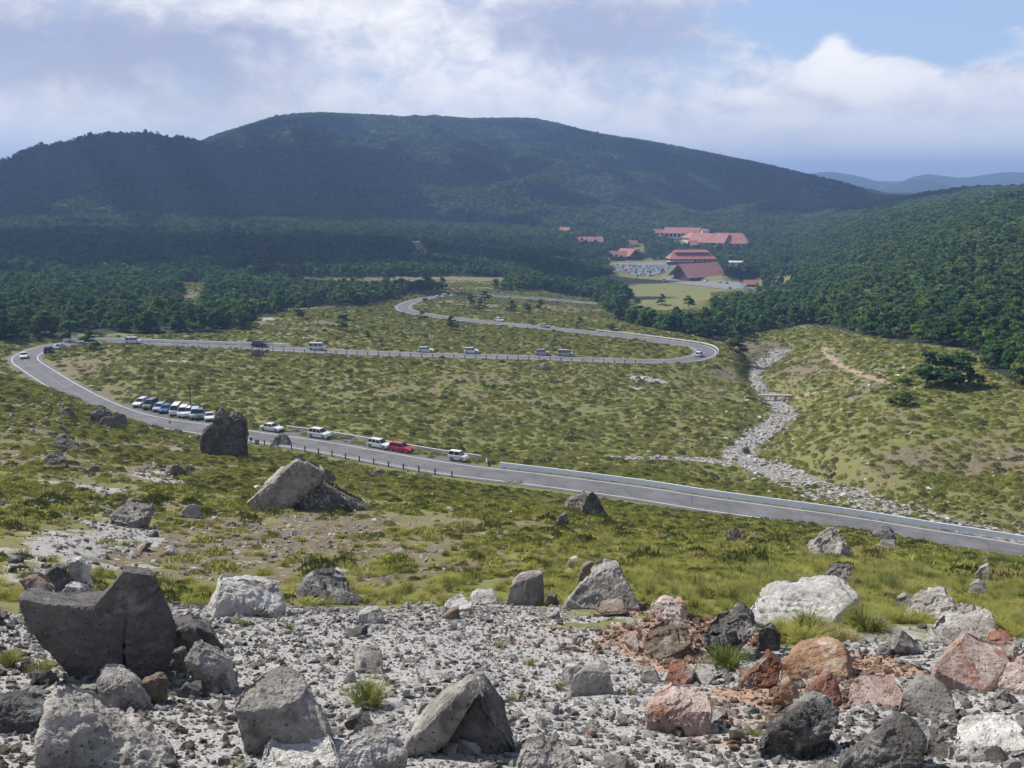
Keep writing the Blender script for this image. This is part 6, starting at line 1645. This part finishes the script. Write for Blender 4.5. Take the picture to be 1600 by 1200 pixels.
def barrier(kind, i0, i1, off, label, step, sign=1, endslope=None):
    P = path_off(i0, i1, off, 1.2)
    root = empty('crash_barrier' if kind == 'beam' else ('roadside_fence' if kind == 'pipe' else 'post_and_cable_fence'), (0, 0, 0), 0, label, 'barrier' if kind == 'beam' else 'fence')
    if kind == 'beam':
        wv = [(0.0, 0.22), (0.06, 0.27), (0.06, 0.38), (0.01, 0.43), (0.06, 0.48), (0.06, 0.57), (0.0, 0.61), (0.0, 0.66), (0.06, 0.70), (0.06, 0.80), (0.01, 0.85), (0.06, 0.90), (0.06, 0.98), (0.0, 1.02)]
        sweep('beam', P, closed(wv, 0.03), M_steel, root, sign)
        hgt, rad, mat = 0.98, 0.07, M_steel
    elif kind == 'white_beam':
        sweep('beam', P, closed([(0.04, 0.42), (0.07, 0.5), (0.07, 0.72), (0.04, 0.8)], 0.05), M_white, root, sign)
        hgt, rad, mat = 0.78, 0.06, M_white
    elif kind == 'pipe':
        for z_, r_ in ((0.32, 0.05), (0.60, 0.06), (0.92, 0.10)):
            c = [(r_ * math.cos(a) , z_ + r_ * math.sin(a)) for a in np.linspace(0, 2 * math.pi, 7)[:-1]]
            sweep('rail', P, c, M_white, root, sign)
        hgt, rad, mat = 1.0, 0.09, M_white
    else:
        for z_ in (0.45, 0.66):
            c = [(0.012 * math.cos(a), z_ + 0.012 * math.sin(a)) for a in np.linspace(0, 2 * math.pi, 5)[:-1]]
            sweep('cable', P, c, M_steel, root, sign)
        hgt, rad, mat = 1.0, 0.11, M_post
    Q = path_off(i0, i1, (np.asarray(off) if np.ndim(off) else off), step)
    mb = MB(); mb.bar((0, 0, -0.5), (0, 0, hgt), rad, rad, 8); pm_ = mb.mesh('post', mat)
    for k, p in enumerate(Q[:100]):
        o = bpy.data.objects.new('post', pm_); col.objects.link(o); o.parent = root
        o.location = (p[0], p[1], p[2])
        if kind in ('beam', 'white_beam'):
            # stands behind the beam
            a = Q[min(k + 1, len(Q) - 1)] - Q[max(k - 1, 0)]; a = a[:2] / (np.linalg.norm(a[:2]) + 1e-9)
            o.location = (p[0] + a[1] * 0.11 * sign, p[1] - a[0] * 0.11 * sign, p[2])
    return root
i1, i2 = ri(395, 683), ri(722, 735)
offs = VS * np.full(abs(i2 - i1), RW + 3.5)
barrier('pipe', i1, i2, offs, 'white pipe fence behind the cars on the near road shoulder', 2.4, -VS)
# slanting piece joining the fence to the steel barrier
k0 = min(ri(722, 735), ri(748, 739)); k1 = max(ri(722, 735), ri(748, 739))
offs = VS * np.linspace(RW + 0.8, RW + 3.5, k1 - k0) if ri(722, 735) > ri(748, 739) else VS * np.linspace(RW + 3.5, RW + 0.8, k1 - k0)
barrier('white_beam', k0, k1, offs, 'short white barrier slanting across the end of the shoulder', 2.0, -VS)
barrier('beam', ri(748, 739), 0, VS * (RW + 0.8), 'long galvanised steel crash barrier along the near road', 2.6, -VS)
barrier('cable', ri(398, 683), ri(722, 735), -VS * (RW + 0.9), 'row of short brown posts along the near edge of the near road', 3.0, VS)
barrier('beam', ri(112, 537), ri(455, 546), (RW + 0.9), 'pale steel crash barrier along the far side of the middle road', 3.2, -1)
barrier('cable', ri(285, 541), ri(1000, 564.5), -(RW + 0.8), 'long row of brown posts on the meadow side of the middle road', 3.0, 1)
barrier('white_beam', ri(1108, 553), ri(918, 519), -(RW + 0.8), 'white barrier round the outside of the right hairpin', 2.5, 1)
barrier('white_beam', ri(742, 461), ri(898, 472), (RW + 0.9), 'white barrier on the far side of the uppermost road', 3.0, -1)
barrier('pipe', ri(40, 556), ri(60, 580), -VS * 0 + (-(RW + 0.8)) * (1 if False else 1), 'low white fence on the outside of the left hairpin', 3.0, 1) if False else None
# rough rubble bank beyond the van, pole, signs
p = hit(298, 634, 100)
mb = MB(); mb.bar((0, 0, -0.5), (0, 0, 4.3), 0.14, 0.10, 10); mb.box(-0.3, 0.3, -0.06, 0.06, 3.75, 3.9); o = mb.build('wooden_pole', M_post); o.location = p
setp(o, 'dark wooden pole standing in the grass behind the lay-by cars', 'pole')
def sign(u, v, h, label, plate, wv=0.5):
    p = hit(u, v, 50); e = empty('road_sign', p, 0, label, 'sign')
    mb = MB(); mb.bar((0, 0, -0.3), (0, 0, h), 0.035, None, 8); mb.build('post', M_steel, e)
    mb = MB(); mb.box(-wv / 2, wv / 2, -0.06, -0.035, h - wv * 1.1, h + 0.05); mb.build('sign_board', plate, e, bev=0.01)
    return e
M_dk = plain('dark_sign_back', (0.05, 0.05, 0.055), 0.6)
sign(266, 669, 1.3, 'small blue-grey marker post at the near road edge by the lay-by', plain('blue_sign', (0.08, 0.13, 0.22), 0.5), 0.35)
sign(393, 697, 1.5, 'dark sign post beside the pillar rock at the road edge', M_dk, 0.45)
sign(402, 697, 1.1, 'grey square sign board right of the pillar rock', plain('grey_sign', (0.22, 0.22, 0.22), 0.6), 0.8)
sign(653, 461, 3.6, 'dark sign on a post at the uppermost bend of the road', M_dk, 1.3)

# footbridge over the stream bed
p = hit(1217, 626, 100)
fb = empty('footbridge', (p[0], p[1], p[2] + 0.2), R(-4), 'small wooden footbridge crossing the stony stream bed', 'bridge')
M_wood = plain('weathered_planks', (0.36, 0.34, 0.30), 0.85, var=0.25)
mb = MB()
for k in range(26): mb.box(-5.2 + k * 0.4, -5.2 + k * 0.4 + 0.37, -0.75, 0.75, 1.25, 1.32)
mb.build('deck', M_wood, fb)
for s in (-1, 1):
    mb = MB(); mb.box(-5.3, 5.3, s * 0.6 - 0.09, s * 0.6 + 0.09, 0.97, 1.248); mb.build('girder', M_wood, fb)
for x in (-0.9, 4.0):
    mb = MB(); mb.box(x - 0.25, x + 0.25, -0.7, 0.7, -0.8, 0.968); mb.build('pier', M_wood, fb)
# flat white stones laid out on the knoll
WS = [(1341, 554), (1340, 561), (1352, 564), (1347, 575), (1357, 568), (1362, 560), (1342, 576), (1370, 579), (1374, 585), (1404, 588), (1413, 577), (1436, 584), (1376, 552), (1398, 606)]
for k, (u, v) in enumerate(WS):
    p = hit(u, v, 100); w_ = [1.4, 1.0, 1.6, 1.2, 1.0, 0.9, 1.3, 2.0, 1.4, 2.0, 1.4, 1.8, 0.9, 1.2][k]
    o = bpy.data.objects.new('flat_stone', ST['pale'][k % 3]); col.objects.link(o)
    o.location = (p[0], p[1], p[2] + 0.25); o.scale = (w_, w_ * 0.8, 0.65); o.rotation_euler = (0, 0, k * 1.3)
    setp(o, 'flat white stone on the knoll, ' + ['first at the top left of the scatter', 'just under the top left one', 'small one at the middle top', 'left of the path bend', 'between the two middle ones', 'small high one near the middle', 'leftmost beside the path', 'largest left one near the centre', 'just under the largest left one', 'large one on the right', 'above the large right one', 'far right by the big pine', 'single high one', 'lowest near the little bush'][k], 'stone', 'flat white stones on the knoll')

# ------------------------------------------------------------------ the village below the mountain
def roof_mat(name, c):
    m, t, b = material(name, 0.75)
    tc = t.new('ShaderNodeTexCoord').outputs['Object']
    wv = t.new('ShaderNodeTexWave'); wv.inputs['Scale'].default_value = 0.9; t.put(wv.inputs['Vector'], tc)
    n = t.noise(tc, 0.4, 5, 0.6)
    cc1 = t.mix(t.step(n, 0.35, 0.65), c4(c), c4([x * 0.75 for x in c]))
    t.put(b.inputs['Base Color'], t.mix(t.math('MULTIPLY', wv.outputs['Fac'], 0.2), cc1, c4([x * 0.6 for x in c])))
    return m
R_red = roof_mat('red_roof', (0.43, 0.165, 0.135)); R_mar = roof_mat('maroon_roof', (0.37, 0.18, 0.165)); R_pink = roof_mat('faded_red_roof', (0.42, 0.20, 0.18)); R_or = roof_mat('orange_roof', (0.43, 0.205, 0.135)); R_dk = roof_mat('dark_roof', (0.05, 0.055, 0.06))
W_dark = plain('dark_timber_wall', (0.055, 0.04, 0.032), 0.8); W_white = plain('white_plaster_wall', (0.60, 0.60, 0.58), 0.8); W_brown = plain('brown_wall', (0.20, 0.14, 0.10), 0.8); M_win = plain('window_glass', (0.03, 0.04, 0.05), 0.1, 0, 0.7)
M_lit = plain('orange_panel', (0.50, 0.16, 0.07), 0.6)
def building(name, u, v, yaw, Lb, Wb, hw_, hr, rm, wm, label, cat='building', over=1.5, hip=0.0, windows=4, d_min=200, win_m=None, tiers=0, skew=0.0):
    p = hit(u, v, d_min)
    e = empty(name, (p[0], p[1], p[2] - 0.3), yaw, label, cat)
    mb = MB(); mb.box(-Lb / 2, Lb / 2, -Wb / 2, Wb / 2, -3, hw_); mb.build('wall', wm, e)
    if hip == 0:
        for s in (-1, 1):
            g = MB(); g.prism([(-Wb / 2, hw_ + 0.003), (Wb / 2, hw_ + 0.003), (0, hw_ + hr - 0.25)], s * (Lb / 2) - s * 0.35, s * (Lb / 2), 'x'); g.build('gable_wall', wm, e)
    def roof(L_, W_, z0, h_, hp, nm='roof'):
        t_ = 0.22; r = MB()
        lo, ro = -L_ / 2 - over, L_ / 2 + over; wo_ = W_ / 2 + over; zz0 = z0 - h_ * over / (W_ / 2)
        k = hp * L_ / 2
        ridge = [(lo + k - skew, 0, z0 + h_), (ro - k, 0, z0 + h_)]
        a = [(lo, -wo_, zz0), (ro, -wo_, zz0), (ro, wo_, zz0), (lo, wo_, zz0)]
        vs = a + ridge
        vs2 = [(x, y, z + t_) for x, y, z in vs]
        r.add(vs + vs2, [(6, 7, 11, 10), (8, 9, 10, 11), (9, 6, 10), (7, 8, 11), (0, 4, 5, 1), (2, 5, 4, 3), (3, 4, 0), (1, 5, 2), (0, 1, 7, 6), (1, 2, 8, 7), (2, 3, 9, 8), (3, 0, 6, 9)] if hp else
              [(6, 7, 11, 10), (8, 9, 10, 11), (0, 4, 5, 1), (2, 5, 4, 3), (0, 1, 7, 6), (2, 3, 9, 8), (1, 5, 11, 7), (5, 2, 8, 11), (3, 4, 10, 9), (4, 0, 6, 10)])
        return r.build(nm, rm, e)
    roof(Lb, Wb, hw_, hr, hip)
    if tiers:
        mb = MB(); mb.box(-Lb * .32, Lb * .36, -Wb * .16, Wb * .16, hw_ + hr * .55, hw_ + hr * 1.15); mb.build('upper_wall', wm, e)
        ov = over; roof(Lb * .72, Wb * .34, hw_ + hr * 1.15, hr * .30, 0.1, 'roof')
    for s in (-1, 1):
        for k in range(windows):
            x = -Lb / 2 + Lb * (k + 0.5) / windows
            m = MB(); m.box(x - Lb / windows * 0.33, x + Lb / windows * 0.33, s * Wb / 2 - 0.04, s * Wb / 2 + 0.04, hw_ * 0.30, hw_ * 0.78); m.build('window', win_m or M_win, e)
    return e
building('visitor_centre', 1090, 431, R(24), 30, 22, 2.6, 7.5, R_mar, W_dark, 'large hall with a broad plain brown-red gable roof, nearest of the village', windows=6, over=3.5)
building('restaurant', 1079, 411, R(3), 42, 17, 5.5, 5.0, R_red, W_dark, 'long hall with a bright red two-tier roof and dark walls', hip=0.25, tiers=1, windows=9, win_m=M_lit)
building('lodge', 1037, 366, R(8), 24, 9, 2.5, 3.2, R_pink, W_white, 'long low pink-red roof at the left end of the hotel group', over=1.2)
building('lodge', 1066, 372, R(-18), 36, 14, 6.5, 5, R_pink, W_white, 'white-walled hotel wing with a pink-red roof', windows=8)
building('pavilion', 1086, 377, R(15), 20, 20, 5, 6, R_pink, W_white, 'square pavilion with a tent-like pink roof between the hotel wings', hip=0.9)
building('lodge', 1110, 384, R(-35), 38, 22, 5, 8, R_pink, W_white, 'hotel hall with a large pink-red roof right of the square pavilion', windows=5)
building('lodge', 1138, 385, R(-20), 42, 20, 5, 9, R_pink, W_white, 'rightmost big hotel building with a steep pink-red roof', hip=0.4, windows=6)
building('chapel', 1101, 377, R(0), 7, 7, 12, 1.2, R_pink, W_white, 'small white tower block rising among the hotel roofs', over=0.3, windows=1, hip=0.5, cat='tower')
building('lodge', 1093, 386, R(5), 20, 9, 3.5, 3.5, R_pink, W_brown, 'small building with a dull red roof in front of the square pavilion', windows=3)
building('lodge', 968, 404, R(20), 20, 14, 3.5, 4.5, R_or, W_brown, 'low orange-red roof among trees left of the big car park', windows=3)
building('lodge', 981, 403, R(-50), 18, 14, 4.0, 5.5, R_red, W_dark, 'red gabled roof joined to the low orange-red one by the car park', windows=3)
building('cottage', 922, 380, R(5), 24, 12, 3, 4, R_pink, W_white, 'isolated pink-roofed house alone in the far wood', windows=3)
building('cottage', 883, 366, R(-30), 10, 8, 4, 4, R_or, W_white, 'tiny orange-roofed house highest in the far wood', windows=2)
building('cottage', 988, 384, R(10), 8, 7, 3, 3, R_or, W_white, 'tiny orange roof in the pale clearing behind the red restaurant', windows=2)
building('hut', 1171, 448, R(-8), 8.5, 5.5, 2.6, 2.6, R_or, W_brown, 'small orange-roofed hut at the right end of the lower car park', windows=2, over=0.6)
building('hut', 1220, 442, R(60), 6.5, 5, 0.4, 4.6, R_dk, W_dark, 'dark triangular hut, left one of the pair in the wood', windows=1, over=0.4)
building('hut', 1239, 442, R(60), 7.5, 5, 0.4, 5.6, R_dk, W_dark, 'dark triangular hut, taller right one of the pair in the wood', windows=1, over=0.4)
# covered walk and low white annex before the restaurant
building('bus_shelter', 1062, 413, R(2), 24, 4, 3, 0.5, W_white, W_dark, 'long white flat-roofed shelter in front of the red two-tier hall', windows=3, over=0.4)
building('shed', 1150, 414, R(-10), 12, 6, 2.8, 1.0, W_white, W_white, 'low white-roofed shed right of the big brown-red gable', windows=2, over=0.4)

# car park surfaces
def sheet(name, poly, lift, mat, label, step=3.0):
    W_ = np.array([hit(u, v, 200) for u, v in poly]); x0, y0 = W_[:, 0].min(), W_[:, 1].min(); x1, y1 = W_[:, 0].max(), W_[:, 1].max()
    xs = np.arange(x0, x1 + step, step); ys = np.arange(y0, y1 + step, step)
    Xq, Yq = np.meshgrid(xs, ys, indexing='ij')
    cx, cy = (Xq[:-1, :-1] + step / 2), (Yq[:-1, :-1] + step / 2)
    ins = poly_in(cx, cy, [tuple(p[:2]) for p in W_])
    ix = np.arange(Xq.size).reshape(Xq.shape)
    f = np.stack([ix[:-1, :-1], ix[1:, :-1], ix[1:, 1:], ix[:-1, 1:]], -1)[ins]
    o = mesh_np(name, np.stack([Xq, Yq, zat(Xq, Yq) + lift], -1).reshape(-1, 3), f, [mat])
    bm = bmesh.new(); bm.from_mesh(o.data); bmesh.ops.delete(bm, geom=[v for v in bm.verts if not v.link_faces], context='VERTS'); bm.to_mesh(o.data); bm.free()
    return setp(o, label, kind='structure')
M_lot = plain('pale_asphalt', (0.19, 0.19, 0.20), 0.9, var=0.15, scale=0.1)
LOT1 = [(960, 411), (1030, 409), (1048, 413), (1044, 424), (1030, 431), (985, 429), (958, 422)]
LOT2 = [(1035, 434), (1060, 433), (1085, 436), (1130, 440), (1176, 447), (1172, 456), (1140, 453), (1095, 447), (1045, 442)]
sheet('car_park', LOT1, 0.25, M_lot, 'busy asphalt car park in front of the red-roofed halls')
sheet('car_park', LOT2, 0.25, M_lot, 'long lower asphalt car park beside the yellow field')
def small_car(colour):
    body, ws, rw, sides, (Lc, W, Hh, belt, hood, wr, fx, rx) = car_geo('hatch' if colour != 'white' else 'minivan')
    mb = MB(); mb.m = 0; mb.add(body.v, body.f)
    mb.m = 1
    for g in [ws, rw] + sides: mb.add(g.v, g.f)
    mb.m = 2
    for x in (fx, rx):
        for s in (-1, 1): mb.bar((x, s * (W / 2 - .2), wr), (x, s * (W / 2), wr), wr, None, 10)
    return mb.mesh('parked_car', [PAINT[colour], M_glass, M_tyre])
SM = {c: small_car(c) for c in ('white', 'silver', 'dark', 'lightblue', 'red')}
W_ = [tuple(hit(u, v, 200)[:2]) for u, v in LOT1]
c0 = np.mean(W_, 0); cars_n = 0; ORD = lambda i_: str(i_) + ({1: 'st', 2: 'nd', 3: 'rd'}.get(i_ % 10, 'th') if i_ not in (11, 12, 13) else 'th'); rown = 0
for r_ in range(-9, 10):
    inrow = 0
    for k in range(-16, 17):
        x = c0[0] + k * 3.1; y = c0[1] + r_ * 8.5 + (1.2 if r_ % 2 else 0)
        if rng.random() < 0.22 or cars_n >= 150: continue
        if not poly_in(np.array([x]), np.array([y]), W_)[0]: continue
        inrow += 1; rown += inrow == 1
        c = rng.choice(['white', 'silver', 'dark', 'lightblue', 'red'], p=[0.56, 0.2, 0.14, 0.08, 0.02])
        o = bpy.data.objects.new('parked_car', SM[c]); col.objects.link(o)
        o.location = (x, y, float(zat(x, y)) + 0.27); o.rotation_euler = (0, 0, R(90 if rng.random() < .5 else -90) + rng.normal(0, 0.05))
        nm = {'white': 'white', 'silver': 'silver', 'dark': 'black', 'lightblue': 'pale blue', 'red': 'red'}[c]
        setp(o, f"{nm} car, {ORD(inrow)} from left in the {ORD(rown)} nearest row of upper car park", 'car', 'cars in the crowded upper car park'); cars_n += 1
print('lot cars', cars_n)
for k, (u, v, c, lb) in enumerate([(1038, 440, 'white', 'white car at the left end of the lower car park'), (1072, 436, 'white', 'white car under the brown-red gable on the lower car park'), (1087, 438, 'silver', 'silver car second in the upper row of the lower car park'), (1103, 440, 'white', 'white car in the middle of the lower car park row'),
                          (1125, 443, 'white', 'white car right of the middle in the lower car park row'), (1135, 444, 'silver', 'silver car next to the last gap of the lower car park'), (1164, 450, 'white', 'white car in front of the small orange-roofed hut'), (1140, 452, 'lightblue', 'pale blue car on the near edge of the lower car park')]):
    p = hit(u, v, 200); o = bpy.data.objects.new('parked_car', SM[c]); col.objects.link(o)
    o.location = (p[0], p[1], p[2] + 0.28); o.rotation_euler = (0, 0, R(70 + 25 * (k % 2)))
    setp(o, lb, 'car')

# ------------------------------------------------------------------ high clouds whose shade lies on the wood and the mountain
M_cl, t, b = material('cloud_vapour', 1.0)
b.inputs['Base Color'].default_value = (0.9, 0.9, 0.92, 1); b.inputs['Specular IOR Level'].default_value = 0
def cloud(P_, h_, rx_, ry_, n, seed, label, yaw=0.0, rs=(22, 60), thick=0.22):
    r = np.random.default_rng(seed)
    k = (CZ + h_ - P_[2]) / sd.z
    c = np.array(P_) + np.array(sd[:]) * k
    bm = bmesh.new(); bmesh.ops.create_icosphere(bm, subdivisions=2, radius=1.0)
    sv = np.array([v.co[:] for v in bm.verts]); sf = np.array([[v.index for v in f.verts] for f in bm.faces]); bm.free()
    q_ = r.normal(size=(n, 3)) * np.array([0.48, 0.48, 0.4]); q_[:, 2] = np.abs(q_[:, 2])
    edge = np.hypot(q_[:, 0], q_[:, 1])
    rad = r.uniform(rs[0], rs[1], n) * np.clip(1.25 - edge * 0.75, 0.25, 1)
    x = q_[:, 0] * rx_; y = q_[:, 1] * ry_
    x, y = x * math.cos(yaw) - y * math.sin(yaw), x * math.sin(yaw) + y * math.cos(yaw)
    C = np.stack([x, y, q_[:, 2] * min(rx_, ry_) * thick], 1)
    V_ = (sv[None] * np.stack([rad, rad, rad * 0.62], 1)[:, None, :] + C[:, None, :]).reshape(-1, 3)
    V_ = V_ + np.stack([n3d(V_ + s_ * 91, 38, 3, seed) for s_ in (0, 1, 2)], 1) * 9
    F_ = (sf[None] + (np.arange(n) * len(sv))[:, None, None]).reshape(-1, 3)
    o = mesh_np('cloud', V_, F_, [M_cl]); o.location = c
    print('cloud at elevation', math.degrees(math.atan2(c[2] - CZ - 80, math.hypot(c[0], c[1]))))
    return setp(o, label, kind='structure')
cloud(unproj(250, 292, 1500), 800, 620, 300, 300, 1, 'flat cumulus high over the left hill', 0.25)
cloud(unproj(1130, 268, 1900), 900, 430, 420, 300, 2, 'flat cumulus high over the right flank of the mountain', -0.5)
cloud(unproj(470, 265, 1950), 900, 260, 150, 120, 5, 'small cumulus over the middle of the mountain', 0.2, (18, 45))
cloud(unproj(150, 400, 830), 620, 430, 210, 260, 3, 'flat cumulus over the wooded plain on the left', 0.12)
cloud(unproj(1500, 300, 1500), 800, 330, 200, 150, 4, 'small cumulus over the far right ridge', 0.2)

# ------------------------------------------------------------------ the air
zlo = float(V[:, 2].min()) - 1.0; zhi = float(V[:, 2].max()) + 14.0
hb = MB(); hb.box(-9200, 9200, -9200, 9200, zlo, zhi)
mh = bpy.data.materials.new('air'); mh.use_nodes = True; th = mh.node_tree
for n_ in list(th.nodes):
    if n_.type == 'BSDF_PRINCIPLED': th.nodes.remove(n_)
pv = th.nodes.new('ShaderNodeVolumePrincipled')
pv.inputs['Color'].default_value = (0.36, 0.56, 1.0, 1); pv.inputs['Density'].default_value = 0.00023; pv.inputs['Anisotropy'].default_value = 0.2
th.links.new(pv.outputs[0], [n_ for n_ in th.nodes if n_.type == 'OUTPUT_MATERIAL'][0].inputs['Volume'])
ho = hb.build('haze', mh)
setp(ho, 'thin blue summer haze filling the air of the valley', kind='stuff')
